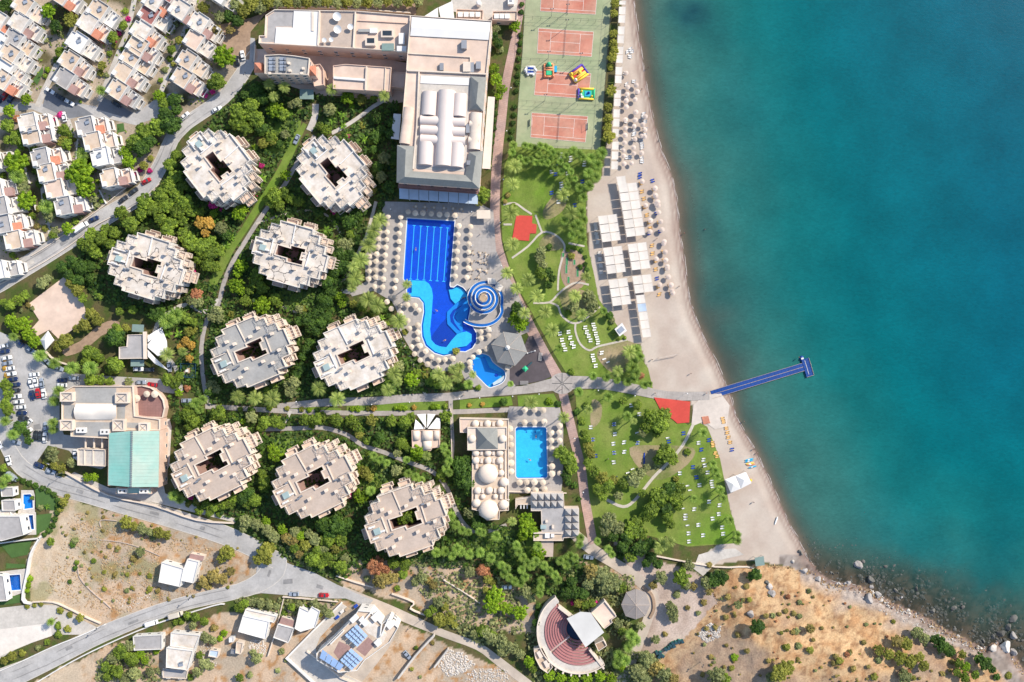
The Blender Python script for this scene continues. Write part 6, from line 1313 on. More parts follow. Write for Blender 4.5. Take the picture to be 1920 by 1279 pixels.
# ------------------------------------------------------------------ foliage
def foliage(seed, lobes, per, leaf, flat=.75, spread=1.0, lob_r=(.26, .38), core=True):
    rr = random.Random(seed); vs, fs, val = [], [], []
    def rv():
        while True:
            v = Vector((rr.uniform(-1, 1), rr.uniform(-1, 1), rr.uniform(-1, 1)))
            if .05 < v.length < 1: return v.normalized()
    L_ = [(Vector((0, 0, 0)), .55)]
    for i in range(lobes):
        a = i * 2.39996 + rr.uniform(-.3, .3); f = math.sqrt((i + .5) / lobes) * rr.uniform(.82, 1.06)
        rad = rr.uniform(*lob_r); hgt = math.sqrt(max(0, 1 - min(f, 1) ** 2)) * flat
        c_ = Vector((math.cos(a) * f * (1 - rad * .8) * spread, math.sin(a) * f * (1 - rad * .8) * spread, hgt * rr.uniform(.55, .95))); L_.append((c_, rad))
    for i, (c_, rad) in enumerate(L_[1:]):
        tone = rr.uniform(.1, .9)
        for k_ in range(per):
            n = rv(); n.z = abs(n.z) * 1.1 + (-.35 if rr.random() < .3 else .1); n.normalize()
            p = c_ + Vector((n.x * rad, n.y * rad, n.z * rad * .85)) * rr.uniform(.8, 1.08)
            m_ = (n + rv() * .55).normalized(); q = m_.to_track_quat('Z', 'Y'); s_ = leaf * rr.uniform(.6, 1.25); tw = rr.uniform(0, 6.28)
            b = len(vs)
            for x, y in ((-1, -.1), (-.1, -.75), (1, .1), (.1, .75)):
                X, Y = rot2(x * s_, y * s_, tw); vs.append(p + q @ Vector((X, Y, 0)))
            fs.append((b, b + 1, b + 2, b + 3)); val.append(min(1, max(0, tone * .6 + rr.uniform(0, .4))))
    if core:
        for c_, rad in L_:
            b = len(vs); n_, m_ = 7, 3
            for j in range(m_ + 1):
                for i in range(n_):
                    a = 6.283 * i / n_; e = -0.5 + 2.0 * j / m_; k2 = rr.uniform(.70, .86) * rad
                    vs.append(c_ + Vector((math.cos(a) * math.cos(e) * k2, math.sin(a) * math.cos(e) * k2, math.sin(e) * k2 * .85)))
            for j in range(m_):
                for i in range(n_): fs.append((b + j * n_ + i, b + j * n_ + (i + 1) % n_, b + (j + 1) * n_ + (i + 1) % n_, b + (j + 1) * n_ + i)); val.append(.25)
    me = bpy.data.meshes.new('crown'); me.from_pydata([tuple(v) for v in vs], [], fs)
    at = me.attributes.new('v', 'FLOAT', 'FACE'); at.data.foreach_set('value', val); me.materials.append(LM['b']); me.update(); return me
def G2(r, g, b): return (lin(r) * 1.36, lin(g) * 1.38, lin(b) * 1.0)
LM = dict(b=leafmat('broad_leaf', G2(64, 84, 38), G2(128, 146, 58)), p=leafmat('bright_pine_leaf', G2(74, 104, 26), G2(138, 162, 44)), d=leafmat('dark_leaf', G2(38, 62, 34), G2(84, 110, 46)),
  o=leafmat('olive_leaf', G2(88, 98, 72), G2(148, 150, 112)), y=leafmat('yellow_green_leaf', G2(96, 100, 44), G2(142, 140, 74)), g=leafmat('golden_leaf', G2(142, 112, 52), G2(186, 152, 88)),
  r=leafmat('russet_leaf', G2(126, 78, 66), G2(172, 122, 100)), n=leafmat('banana_leaf', G2(72, 108, 36), G2(120, 150, 60)), f=leafmat('bougainvillea', G2(130, 20, 95), G2(200, 60, 150)),
  t=leafmat('tamarisk_leaf', G2(108, 112, 46), G2(156, 152, 76)), w=leafmat('fan_palm_leaf', G2(76, 104, 40), G2(136, 156, 84)), m=leafmat('date_palm_leaf', G2(92, 112, 56), G2(160, 168, 104)), sb=leafmat('brown_scrub_leaf', ph(120, 86, 58, 1.0), ph(186, 152, 104, 1.0)), ug=leafmat('undergrowth_leaf', ph(58, 84, 40, 1.0), ph(110, 132, 62, 1.0)), st=leafmat('dry_straw_leaf', ph(222, 184, 140), ph(240, 212, 165)), s=leafmat('dry_shrub', G2(98, 92, 62), G2(158, 140, 92)))
CR = dict(round=[foliage(i, 20, 46, .105, .7) for i in range(4)], loose=[foliage(20 + i, 26, 34, .10, .6, 1.0, (.16, .28)) for i in range(5)], pine=[foliage(40 + i, 40, 30, .085, .62, 1.0, (.15, .20)) for i in range(3)], bush=[foliage(60 + i, 9, 34, .17, .55, .95, (.34, .48)) for i in range(4)])
def frond_mesh(n, L_, droop, leafw, seed, rise=.5, pairs=9, ribw=.05, broad=False):
    rr = random.Random(seed); vs, fs, val = [], [], []
    for i in range(n):
        a = 6.283 * i / n * 1.0 + rr.uniform(-.15, .15) + (i % 3) * .4; up = rise * (1.0 if i % 3 == 0 else (.55 if i % 3 == 1 else .15)) + rr.uniform(-.1, .1); l = L_ * rr.uniform(.85, 1.08); tone = rr.uniform(.1, 1)
        prev = None; pts = []
        for k_ in range(pairs + 1):
            u = k_ / pairs; rad = l * u * (1 - .12 * u); z = up * l * u - droop * l * u * u; pts.append(Vector((rad * math.cos(a), rad * math.sin(a), z)))
        sd = Vector((-math.sin(a), math.cos(a), 0)); dr = Vector((math.cos(a), math.sin(a), 0))
        for k_ in range(pairs):
            u = (k_ + .5) / pairs; p0, p1 = pts[k_], pts[k_ + 1]; wl = leafw * (math.sin(math.pi * min(1, u * .92 + .12)) ** .6)
            for s_ in (-1, 1):
                b = len(vs)
                if broad: vs += [p0, p1, p1 + sd * s_ * wl + Vector((0, 0, -.05 * wl)), p0 + sd * s_ * wl + Vector((0, 0, -.05 * wl))]
                else: vs += [p0, p0 + (p1 - p0) * .62, p1 + dr * wl * .75 + sd * s_ * wl - Vector((0, 0, wl * .35)), p0 + (p1 - p0) * .8 + dr * wl * .55 + sd * s_ * wl * .95 - Vector((0, 0, wl * .35))]
                fs.append((b, b + 1, b + 2, b + 3)); val.append(min(1, tone * .7 + rr.uniform(0, .3)))
    me = bpy.data.meshes.new('frond_crown'); me.from_pydata([tuple(v) for v in vs], [], fs); at = me.attributes.new('v', 'FLOAT', 'FACE'); at.data.foreach_set('value', val); me.materials.append(LM['m']); me.update(); return me
PALM = [frond_mesh(34, 1.0, .75, .15, s, .9) for s in range(4)]; FAN = [frond_mesh(40, 1.0, .9, .24, 10 + s, 1.3, 5) for s in range(4)]; BAN = [frond_mesh(9, 1.0, .6, .15, 20 + s, .8, 5, broad=True) for s in range(3)]
def trunk_me(h_, r0, r1, limbs, seed):
    rr = random.Random(seed); mb = MB(); pts = [Vector((0, 0, -.1))]
    for i in range(4): pts.append(Vector((rr.uniform(-.05, .05) * h_, rr.uniform(-.05, .05) * h_, h_ * (i + 1) / 4)))
    for i in range(4): mb.tube(pts[i], pts[i + 1], r0 + (r1 - r0) * i / 4, r0 + (r1 - r0) * (i + 1) / 4, n=7, cap=False)
    for i in range(limbs): a = 6.28 * i / limbs; mb.tube(pts[3], pts[3] + Vector((math.cos(a) * .5, math.sin(a) * .5, .35)), r1 * .9, r1 * .35, n=5, cap=False)
    return mesh_of('trunk', mb, W['trunk'])
TR = [trunk_me(1.0, .10, .06, 4, s) for s in range(3)]; PT = [trunk_me(1.0, .045, .032, 0, 9 + s) for s in range(2)]
KN = dict(b=('broadleaf_tree', 'mid green leafy tree', 'tree'), p=('pine_tree', 'round bright green pine crown', 'tree'), d=('evergreen_tree', 'dark green dense tree', 'tree'), o=('olive_tree', 'grey green tree', 'tree'), y=('light_green_tree', 'yellowish green tree', 'tree'),
  g=('golden_tree', 'golden yellow crowned tree', 'tree'), r=('russet_tree', 'reddish brown crowned tree', 'tree'), n=('banana_plant', 'bright green broad leaved plant', 'plant'), f=('bougainvillea', 'magenta flowering shrub', 'shrub'), t=('tamarisk_tree', 'yellow green feathery tree', 'tree'),
  w=('fan_palm', 'small fan palm', 'palm tree'), m=('date_palm', 'long fronded date palm', 'palm tree'), s=('dry_shrub', 'dry olive brown shrub', 'shrub'))
TC = [0]
def tree(px, py, rpx, k_, look=None, auto=True, shared=False, group=None, z=None):
    TC[0] += 1; rr = random.Random(TC[0] * 31 + int(px)); r = rpx * S; z0 = G(px, py) if z is None else z
    nm, lk, cat = KN[k_]; rot = rr.uniform(0, 6.28)
    gn = group or {'tree': 'trees of the resort gardens', 'palm tree': 'palms of the resort', 'plant': 'broad leaved garden plants', 'shrub': 'garden shrubs'}[cat]
    if k_ in 'mw':
        hgt = (8.2 if k_ == 'm' else 5.2) * rr.uniform(.85, 1.2)
        p = P(px, py, z0 + hgt); t = thing(nm, look or lk, cat, (p.x, p.y, z0), gn, rot, auto, None, False, None, shared)
        tk = sub('trunk', PT[TC[0] % 2], t); tk.scale = (5.5, 5.5, hgt); c_ = sub('crown', (PALM if k_ == 'm' else FAN)[TC[0] % 4], t, LM[k_]); c_.location = (0, 0, hgt); c_.scale = (r * 1.22,) * 3
        if k_ == 'w': c_.scale = (r * 1.16, r * 1.16, r * 1.25)
        return t
    if k_ == 'n':
        p = P(px, py, z0 + 1); t = thing(nm, look or lk, cat, (p.x, p.y, z0), gn, rot, auto, None, False, None, shared)
        c_ = sub('leaves', BAN[TC[0] % 3], t, LM['n']); c_.location = (0, 0, .9); c_.scale = (r * 1.1,) * 3; tk = sub('stem', PT[0], t); tk.scale = (4, 4, 1); return t
    big = r > 2.0; crown_h = r * (.9 if big else .8); th = (1.2 + r * .5) if big else .3
    p = P(px, py, z0 + th + crown_h * .6); t = thing(nm if big or cat != 'tree' else 'garden_shrub', look or (lk if big or cat != 'tree' else lk.replace('tree', 'bush').replace('crown', 'bush')), cat if big or cat != 'tree' else 'bush', (p.x, p.y, z0), gn if big or group else 'garden shrubs', rot, auto, None, False, None, shared)
    fam = 'pine' if k_ == 'p' and big else ('bush' if not big else ('loose' if k_ in 'oytgs' or rr.random() < .45 else 'round'))
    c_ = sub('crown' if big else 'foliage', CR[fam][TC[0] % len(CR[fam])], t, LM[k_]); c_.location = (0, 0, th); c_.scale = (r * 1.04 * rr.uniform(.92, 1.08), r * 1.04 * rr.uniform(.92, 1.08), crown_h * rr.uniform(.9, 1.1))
    if big: tk = sub('trunk', TR[TC[0] % 3], t); tk.scale = (2.6, 2.6, th + crown_h * .45)
    return t
TREES = """
88 18 16 p;10 8 15 d;130 35 16 y;103 48 13 d;210 68 12 b;112 97 12 b;105 112 8 b;190 122 9 y;187 136 8 y;296 178 12 p;305 193 12 b;320 92 9 b;47 185 11 p;88 130 6 p;15 207 13 p;30 258 18 b;12 235 13 b;268 245 17 b;292 237 18 b;304 222 14 d;325 185 14 d;118 243 13 b;116 264 12 y;190 170 9 w;230 47 9 b;180 95 5 b;250 50 8 b;262 132 5 b;
418 103 23 p;405 152 18 b;380 12 12 y;366 30 9 y;352 60 8 b;335 75 9 y;345 40 8 b;333 184 11 o;318 232 20 d;308 213 14 d;330 205 12 d;303 180 8 p;
440 8 14 o;455 18 15 y;470 5 16 y;488 12 14 o;502 4 14 y;520 5 12 o;538 3 12 y;556 5 11 o;575 3 12 y;594 4 11 o;612 3 11 y;632 5 11 o;650 2 12 y;668 4 11 o;688 3 12 y;707 4 11 o;726 2 10 y;745 3 11 o;765 2 11 y;785 4 10 o;428 28 12 d;445 38 13 d;410 30 12 o;405 55 11 s;430 55 10 s;350 110 5 b;
447 208 20 b;468 198 18 b;442 228 16 b;478 222 18 b;460 240 14 b;488 240 14 d;515 205 17 p;530 214 13 b;545 196 9 o;556 192 11 o;460 176 13 d;480 165 14 d;492 184 13 d;475 182 12 d;505 158 11 m;533 163 11 m;513 181 10 m;545 214 8 n;533 251 10 o;507 258 12 b;523 270 9 d;498 280 8 d;
621 168 11 m;651 181 15 p;676 186 11 y;720 180 11 m;700 183 8 b;617 205 14 o;640 216 9 n;622 226 10 n;643 236 8 n;660 200 7 p;708 220 12 d;679 235 8 y;704 256 13 d;714 242 10 d;740 202 9 d;735 228 11 d;733 250 12 d;683 262 9 n;652 252 8 n;600 236 9 b;612 244 11 b;738 290 9 d;700 280 9 d;695 265 8 b;
930 52 9 o;926 68 10 d;934 80 10 d;938 92 8 o;966 47 12 p;926 128 12 p;930 148 13 p;940 166 12 p;934 180 9 p;928 198 6 d;929 212 6 d;926 226 6 d;926 240 6 d;924 254 6 d;922 268 6 d;920 282 6 d;918 296 7 d;916 310 7 o;
976 65 6 d;975 80 6 d;974 95 6 d;973 110 6 d;972 125 6 d;971 140 6 d;970 155 6 d;968 170 6 d;965 200 6 d;964 215 6 d;962 230 6 d;960 245 6 d;958 258 6 d;978 8 6 d;977 22 6 d;
1153 5 9 t;1152 24 9 t;1151 62 9 t;1150 80 9 t;1152 93 10 t;1148 106 10 t;1144 124 8 t;1147 168 11 t;1140 200 10 t;1141 222 11 t;1139 238 10 t;1142 255 13 t;
26 303 23 p;146 322 29 p;157 352 20 p;46 375 19 p;33 332 13 w;41 350 14 o;88 388 13 w;91 403 14 o;75 322 9 d;122 268 12 b;155 290 11 w;233 284 14 p;250 266 17 b;240 302 14 p;262 275 18 d;276 262 16 d;268 310 9 y;282 296 7 y;250 325 6 f;280 320 6 f;170 352 9 b;173 370 10 o;124 428 13 p;102 432 9 o;83 428 8 y;68 424 7 s;115 372 6 b;
225 398 15 b;242 420 16 b;212 436 13 b;170 440 15 b;165 462 16 b;186 447 14 b;152 456 11 b;176 474 13 b;197 430 12 b;205 457 11 b;268 377 17 b;286 392 17 b;264 400 14 b;300 365 15 b;315 350 15 b;312 385 16 b;325 330 15 b;317 308 13 b;328 290 10 b;252 416 10 b;300 410 13 b;320 418 13 b;30 490 8 b;20 505 9 b;115 500 12 d;132 490 14 d;150 502 15 d;128 515 12 d;168 500 12 d;145 525 12 d;165 520 11 d;340 350 12 b;
345 378 17 b;330 396 17 b;356 395 14 b;328 365 15 b;305 383 13 b;313 430 14 b;340 412 12 b;375 398 9 b;400 400 9 p;374 416 13 g;390 418 13 g;384 436 10 g;413 428 13 o;422 440 12 d;446 400 15 p;457 391 10 p;343 440 16 b;356 455 17 b;376 462 18 b;396 454 13 b;390 476 17 b;410 470 13 b;424 460 11 n;434 446 9 n;388 496 15 b;402 500 13 b;372 486 12 b;450 498 14 p;444 512 9 p;480 514 12 b;513 366 16 b;530 362 14 b;544 372 11 b;522 384 13 b;505 377 12 b;558 378 11 b;535 328 11 p;493 268 11 y;510 264 10 y;478 276 7 p;491 336 13 n;596 398 11 d;490 310 7 f;482 350 6 f;474 366 8 f;398 384 9 f;415 393 6 f;357 500 8 f;363 511 6 f;
720 296 14 o;714 330 12 o;728 350 13 d;699 356 9 y;735 302 10 d;708 312 12 d;668 402 14 d;654 414 15 d;640 402 12 d;680 395 9 d;612 432 12 n;628 418 7 n;646 460 16 o;635 476 16 d;655 478 14 d;622 490 14 d;642 500 15 d;625 508 13 d;612 472 10 d;712 413 14 m;700 432 14 m;690 460 16 m;676 488 16 m;662 500 11 m;695 446 10 m;627 393 9 f;905 362 16 b;898 378 10 y;652 254 6 f;640 395 6 d;655 440 9 b;
962 272 8 w;960 286 8 w;958 302 7 w;984 273 7 w;993 275 7 w;1001 277 7 w;1013 273 7 w;1022 275 7 w;1030 280 8 w;1036 286 7 w;985 302 8 w;995 299 7 w;1004 305 7 w;1015 305 7 w;1026 306 7 w;1050 303 7 w;975 296 6 w;1075 283 9 w;1085 289 9 w;1092 296 8 w;1108 297 10 w;1128 287 11 w;1120 310 10 w;1103 325 10 w;1117 333 10 w;1086 353 9 w;1104 349 10 w;1093 371 9 w;1064 348 7 w;1078 336 6 w;964 312 15 m;961 346 13 m;1055 366 13 m;957 399 15 m;960 458 14 m;1070 399 14 m;1058 414 9 w;1089 398 10 w;1094 413 9 w;1089 434 10 w;1073 426 9 w;1092 449 9 w;1072 440 8 w;1082 420 9 w;951 512 12 m;1015 470 10 o;1013 484 11 o;1018 498 10 o;1027 510 11 d;1036 522 9 d;1072 480 8 y;1030 463 7 d;952 366 6 s;947 378 5 s;1065 468 5 b;1078 466 5 b;1090 470 5 d;1097 482 5 d;1098 495 5 d;1088 500 6 d;1100 505 6 d;1104 520 5 d;963 385 6 b;
28 610 16 p;18 602 14 p;44 606 14 p;50 626 14 p;62 640 13 p;25 632 8 w;130 530 11 y;143 544 13 y;153 558 11 b;136 534 9 y;168 588 13 y;181 600 12 y;156 610 14 y;143 616 10 y;120 640 16 y;108 650 12 y;75 667 11 w;102 681 10 w;135 690 12 w;165 660 14 b;178 665 12 b;160 678 12 b;170 690 13 w;186 672 9 b;212 632 17 d;226 640 14 d;216 618 13 b;235 615 9 y;214 683 17 b;205 692 12 b;168 712 14 b;186 712 13 b;204 716 9 b;240 716 9 o;223 584 9 b;247 581 9 b;290 588 17 d;300 580 10 d;222 570 7 b;185 555 8 b;166 530 8 d;185 536 8 d;
8 722 13 b;14 740 11 b;8 758 12 b;110 733 10 w;102 752 10 w;45 553 10 b;32 563 12 b;16 572 11 b;6 568 9 b;76 530 12 o;88 522 9 o;60 578 5 o;39 582 5 o;52 572 6 s;8 675 5 g;8 690 6 g;12 704 7 g;
315 602 15 w;330 592 14 w;346 597 12 b;362 604 9 b;314 625 12 n;335 627 10 n;352 622 11 y;362 618 8 y;347 640 11 g;338 650 9 g;358 648 9 g;354 672 9 g;352 660 7 y;342 660 9 m;312 665 13 m;405 584 13 o;396 594 11 o;412 598 10 o;366 552 12 r;368 566 12 o;356 562 10 o;378 570 8 o;440 535 16 p;452 545 9 p;478 528 17 b;490 540 13 b;466 545 10 b;486 516 10 b;458 564 12 b;490 572 18 p;514 560 12 b;522 570 9 b;433 590 8 y;560 579 9 o;568 578 8 y;577 600 14 d;592 590 15 d;604 575 12 d;600 604 13 d;560 603 11 d;582 614 13 d;612 594 11 d;592 620 10 d;580 643 10 d;572 656 11 d;567 668 10 d;562 690 11 d;556 702 10 d;550 716 13 o;544 734 13 o;538 722 9 o;395 722 12 o;404 730 10 o;390 735 9 d;312 712 13 b;326 718 14 b;335 706 10 b;334 736 9 p;350 728 8 r;366 756 10 w;380 750 9 w;374 768 8 w;445 743 13 m;478 746 14 m;510 748 16 m;597 728 15 m;500 731 8 b;512 722 8 b;
626 512 13 d;612 528 14 d;630 530 12 d;602 560 11 d;612 566 14 d;620 548 13 d;636 556 11 p;640 570 9 p;662 570 9 y;666 522 16 m;660 540 9 m;690 562 16 m;680 575 11 b;707 573 15 m;700 585 9 b;722 580 8 d;727 592 7 d;748 602 16 m;716 596 7 n;725 608 7 b;737 620 9 b;746 610 7 b;760 622 7 y;763 533 9 m;762 557 9 m;747 686 12 o;738 700 14 m;746 716 9 m;772 712 15 p;780 700 11 b;789 720 7 o;796 704 8 y;798 690 7 y;727 732 13 m;632 748 15 m;742 684 9 n;770 724 10 d;790 730 7 d;822 702 13 m;836 718 14 m;857 706 12 m;862 688 10 m;878 720 9 w;848 692 9 m;886 702 8 m;897 727 7 b;855 658 8 y;808 716 9 b;820 722 9 b;
990 525 14 m;968 541 12 m;1007 555 14 m;1022 585 14 m;1035 619 14 m;983 588 12 m;968 576 11 d;966 600 15 p;976 611 13 p;984 604 9 p;962 588 8 d;1078 555 13 m;1090 590 12 m;1104 556 15 o;1112 572 14 o;1105 586 10 o;1076 574 11 o;1066 587 8 b;1132 583 7 w;1143 592 9 d;1148 602 7 o;1015 512 12 b;1028 534 9 d;1098 518 10 m;1048 652 7 w;1180 660 14 m;1192 656 11 w;1199 669 9 w;1158 696 11 m;1185 690 12 w;1192 700 10 w;1176 716 9 w;1188 712 8 w;1202 704 8 r;1112 705 8 w;1137 708 8 w;1157 713 7 w;1208 722 8 w;1218 720 6 w;957 720 6 w;1072 697 8 b;1143 615 4 b;1150 628 4 b;1160 636 4 b;1172 634 4 b;1188 678 9 w;
1085 735 9 w;944 754 9 d;995 755 13 m;1030 753 8 p;1047 757 7 d;1082 772 8 d;1103 768 9 m;1057 783 11 m;1052 850 15 b;1066 862 16 b;1072 878 14 b;1062 892 11 d;1060 858 13 b;1100 824 10 b;1104 838 11 y;1108 852 10 y;1102 868 10 b;1115 885 13 b;1130 897 14 y;1140 912 14 b;1122 918 13 b;1130 932 10 b;1150 902 11 y;1168 908 12 b;1190 900 15 o;1202 888 12 o;1212 878 9 o;1176 780 9 w;1222 782 18 b;1238 797 18 b;1214 800 14 b;1246 778 14 b;1232 812 11 b;1065 905 8 d;1077 910 8 d;1086 936 5 d;960 978 9 m;986 975 15 p;990 992 18 p;980 1005 12 p;1003 1002 14 p;893 963 9 o;868 884 20 d;874 905 18 d;860 870 16 d;876 866 14 d;862 902 15 d;880 922 12 d;880 962 13 o;890 974 10 d;894 986 12 d;904 990 9 d;905 999 7 w;930 1005 9 w;898 996 7 w;
630 787 13 b;658 790 13 b;670 802 11 b;643 793 8 b;696 788 12 y;733 790 13 b;758 792 14 b;770 783 11 b;835 780 14 b;612 790 8 b;673 815 9 y;687 828 8 b;712 820 11 d;704 832 9 d;752 832 12 b;765 842 9 b;745 850 9 o;783 848 16 p;776 858 10 p;800 855 9 m;762 862 7 w;832 838 8 w;838 850 8 w;842 864 8 w;836 878 8 w;842 886 8 w;826 890 10 b;832 900 7 b;700 854 7 w;712 862 7 w;725 868 7 w;690 852 6 b;682 885 14 y;692 896 10 y;674 876 8 b;742 883 12 o;765 888 8 w;779 894 8 w;790 900 7 w;675 932 14 p;695 920 9 w;630 985 20 d;606 985 18 d;650 985 15 d;618 998 15 d;642 998 11 d;738 905 6 n;845 968 9 w;855 984 8 w;866 994 8 w;878 998 7 w;803 862 6 y;820 896 6 p;
350 778 18 b;362 790 13 b;354 800 10 b;334 784 12 d;408 774 16 b;398 786 9 b;470 783 12 o;496 792 13 b;515 790 13 b;526 798 9 b;488 802 9 b;570 787 13 b;592 786 13 b;584 798 8 b;604 780 9 b;440 783 7 b;455 790 7 p;515 852 16 p;508 840 9 p;485 834 12 d;495 902 12 b;490 888 9 b;492 916 9 b;452 935 13 d;464 926 13 d;476 938 13 b;462 946 10 b;438 934 12 b;430 946 11 b;414 948 11 b;400 952 10 b;386 948 10 b;370 944 8 y;372 958 9 b;392 962 9 b;410 964 8 b;325 930 9 w;337 936 9 w;352 946 7 y;460 978 13 o;455 992 9 o;480 985 13 o;498 978 10 p;500 995 12 o;512 1008 12 o;528 994 11 p;536 1010 12 s;552 998 11 o;562 1006 10 p;548 1016 11 s;578 1002 11 o;590 1012 13 o;606 1014 11 b;357 931 8 f;655 930 6 f;662 918 6 f;
14 770 12 b;10 790 9 w;35 802 14 d;48 812 9 d;24 815 10 w;52 826 9 d;99 793 9 w;100 806 8 w;94 850 14 o;100 862 9 o;86 866 8 y;100 873 9 y;114 880 10 y;132 868 10 o;162 896 9 p;174 895 9 p;5 878 9 b;12 897 9 w;5 910 7 w;118 942 10 y;112 955 8 y;125 932 7 y;
30 898 7 d;42 902 7 d;54 906 7 d;66 911 7 d;78 916 7 d;90 921 7 d;100 928 7 d;107 938 7 d;108 950 7 d;106 962 7 d;102 974 7 d;98 986 7 d;90 996 7 d;82 1003 6 d;60 934 5 b;75 952 6 o;88 950 6 n;
235 980 14 y;250 988 10 y;265 992 11 o;280 998 9 o;296 1000 13 y;312 1004 10 y;286 1008 8 o;140 1014 8 o;93 1016 9 b;135 1022 7 d;143 1055 6 b;140 1066 6 d;130 1091 5 d;52 1098 7 p;55 1086 7 p;50 1108 6 p;50 1137 6 y;76 1133 6 y;64 1136 5 y;112 1145 8 y;130 1153 7 y;148 1160 9 y;95 1166 7 w;108 1175 8 b;108 1190 8 b;126 1180 8 y;88 1205 7 b;70 1215 6 o;40 1226 8 y;20 1232 10 y;6 1240 9 y;
225 1225 16 b;210 1235 14 o;240 1213 13 o;246 1238 14 b;262 1228 10 p;198 1252 12 b;218 1260 14 b;270 1240 9 p;250 1265 14 o;280 1262 10 o;292 1222 8 p;200 1270 10 b;232 1275 12 o;190 1262 8 o;175 1052 6 b;205 1024 6 s;220 1028 6 s;262 1035 10 o;250 1048 8 s;195 1073 5 y;215 1078 6 s;238 1078 5 y;262 1076 4 y;280 1080 6 y;195 1105 6 y;237 1108 6 o;280 1105 7 y;295 1108 6 s;
425 1037 16 y;414 1048 10 y;495 1036 17 y;484 1050 12 y;505 1028 12 y;500 1052 10 y;400 1082 15 s;380 1092 12 s;416 1086 13 s;432 1072 9 s;390 1100 8 s;372 1100 8 s;448 1140 10 b;458 1132 9 b;472 1130 9 o;488 1134 9 o;504 1135 9 o;518 1138 8 o;546 1139 9 b;560 1136 9 o;574 1140 8 b;590 1135 12 o;605 1142 11 o;616 1152 10 o;598 1150 9 y;532 1150 8 b;350 1155 9 b;366 1158 9 b;338 1164 8 b;328 1168 7 b;360 1174 9 o;382 1166 9 b;400 1178 8 s;384 1196 11 o;398 1202 9 o;420 1188 8 p;412 1198 7 p;374 1230 9 b;382 1246 12 o;368 1262 11 o;355 1270 8 b;480 1236 13 o;474 1224 8 o;520 1258 6 o;448 1272 9 b;468 1266 7 o;395 1250 8 o;528 1222 7 o;536 1238 5 o;
585 1050 15 b;602 1056 12 b;570 1024 13 y;552 1028 11 b;560 1038 10 s;606 1032 11 o;540 1012 10 o;622 1060 9 b;596 1034 11 b;
612 1046 12 b;616 1014 13 b;638 1014 13 b;628 1030 11 y;638 1064 14 b;646 1048 10 o;704 1064 19 r;720 1072 13 r;714 1090 19 s;734 1084 14 s;738 1058 12 b;760 1060 12 b;755 1078 10 b;790 1084 12 o;778 1092 9 o;688 1086 8 o;812 1098 9 s;745 1104 7 b;822 1130 13 o;834 1140 9 y;812 1142 10 b;803 1150 9 b;825 1165 15 y;842 1162 13 y;852 1172 8 y;880 1074 12 o;904 1070 12 r;914 1082 10 r;924 1092 8 y;928 1120 19 p;912 1108 9 y;818 1036 9 w;834 1034 9 w;848 1042 8 w;864 1034 9 w;880 1040 9 w;900 1036 9 w;920 1046 9 w;856 1028 9 w;905 1184 13 b;920 1192 11 b;890 1190 10 o;780 1215 5 b;811 1206 5 s;772 1255 5 y;788 1270 4 o;803 1090 8 s;
968 1022 8 w;972 1035 8 w;980 1045 8 w;988 1056 8 w;996 1062 8 w;1008 1024 9 w;1010 1040 14 p;1004 1052 9 w;1020 1060 8 w;1030 1070 8 w;1040 1078 8 w;1046 1088 8 w;1050 1052 8 w;1060 1048 8 w;1062 1060 8 w;1068 1042 8 w;1078 1046 8 w;940 1060 8 w;950 1066 8 w;945 1076 8 w;955 1083 8 w;965 1090 8 w;975 1094 8 w;984 1082 8 w;978 1068 8 w;1015 1088 8 w;1013 1102 8 w;1012 1114 7 w;1086 1020 8 w;1088 1008 8 w;1140 1030 8 w;1147 1040 7 w;914 1086 11 y;922 1136 18 p;948 1142 14 p;975 1150 16 p;985 1110 14 o;996 1122 11 o;908 1186 13 o;922 1200 14 o;940 1204 15 o;958 1216 15 o;942 1222 12 o;975 1228 10 o;992 1242 12 p;1000 1256 9 b;1030 1268 13 p;1052 1272 12 p;1075 1274 12 p;1100 1272 12 p;1125 1270 12 p;1146 1274 11 p;1045 1255 9 o;1010 1138 8 d;1008 1152 8 d;1006 1168 9 d;1002 1180 8 o;1130 1082 20 o;1112 1074 17 s;1150 1094 18 o;1165 1102 12 b;1104 1096 15 o;1135 1104 14 o;1072 1092 12 d;1062 1114 12 d;1078 1112 13 d;1094 1114 12 d;1084 1132 9 y;1098 1136 9 b;1110 1132 9 b;1118 1132 6 f;1074 1132 5 f;1160 1170 12 o;1166 1184 9 b;1182 1190 10 w;1192 1200 10 w;1178 1214 9 w;1184 1206 8 w;1160 1228 10 w;1172 1238 10 w;1165 1252 10 p;1156 1244 9 w;1202 1175 9 o;1196 1262 20 o;1216 1242 18 o;1232 1256 18 s;1248 1268 18 o;1210 1274 16 o;1262 1276 14 s;
1235 1030 10 m;1165 1042 8 d;1175 1034 9 d;1120 1015 7 w;
1248 852 20 b;1262 862 13 b;1236 862 12 b;1317 811 9 w;1336 870 8 w;1340 882 8 w;1344 893 8 w;1350 918 8 w;1355 934 8 w;1255 918 17 d;1238 932 19 b;1266 932 19 b;1246 952 15 d;1276 916 12 b;1222 956 18 b;1212 968 13 b;1258 984 10 b;1252 968 13 b;1368 975 8 w;1382 1003 8 w;1268 898 7 y;1272 950 9 b;1143 978 18 o;1158 990 15 o;1135 995 13 o;1150 1006 13 d;1188 996 18 b;1176 1010 14 d;1204 1002 14 b;1168 1026 13 d;1200 1030 18 d;1218 1020 13 d;1184 1045 12 b;1240 1022 14 m;1256 1016 11 m;1222 1046 12 d;1234 1058 11 d;1212 1056 10 d;1195 980 14 b;
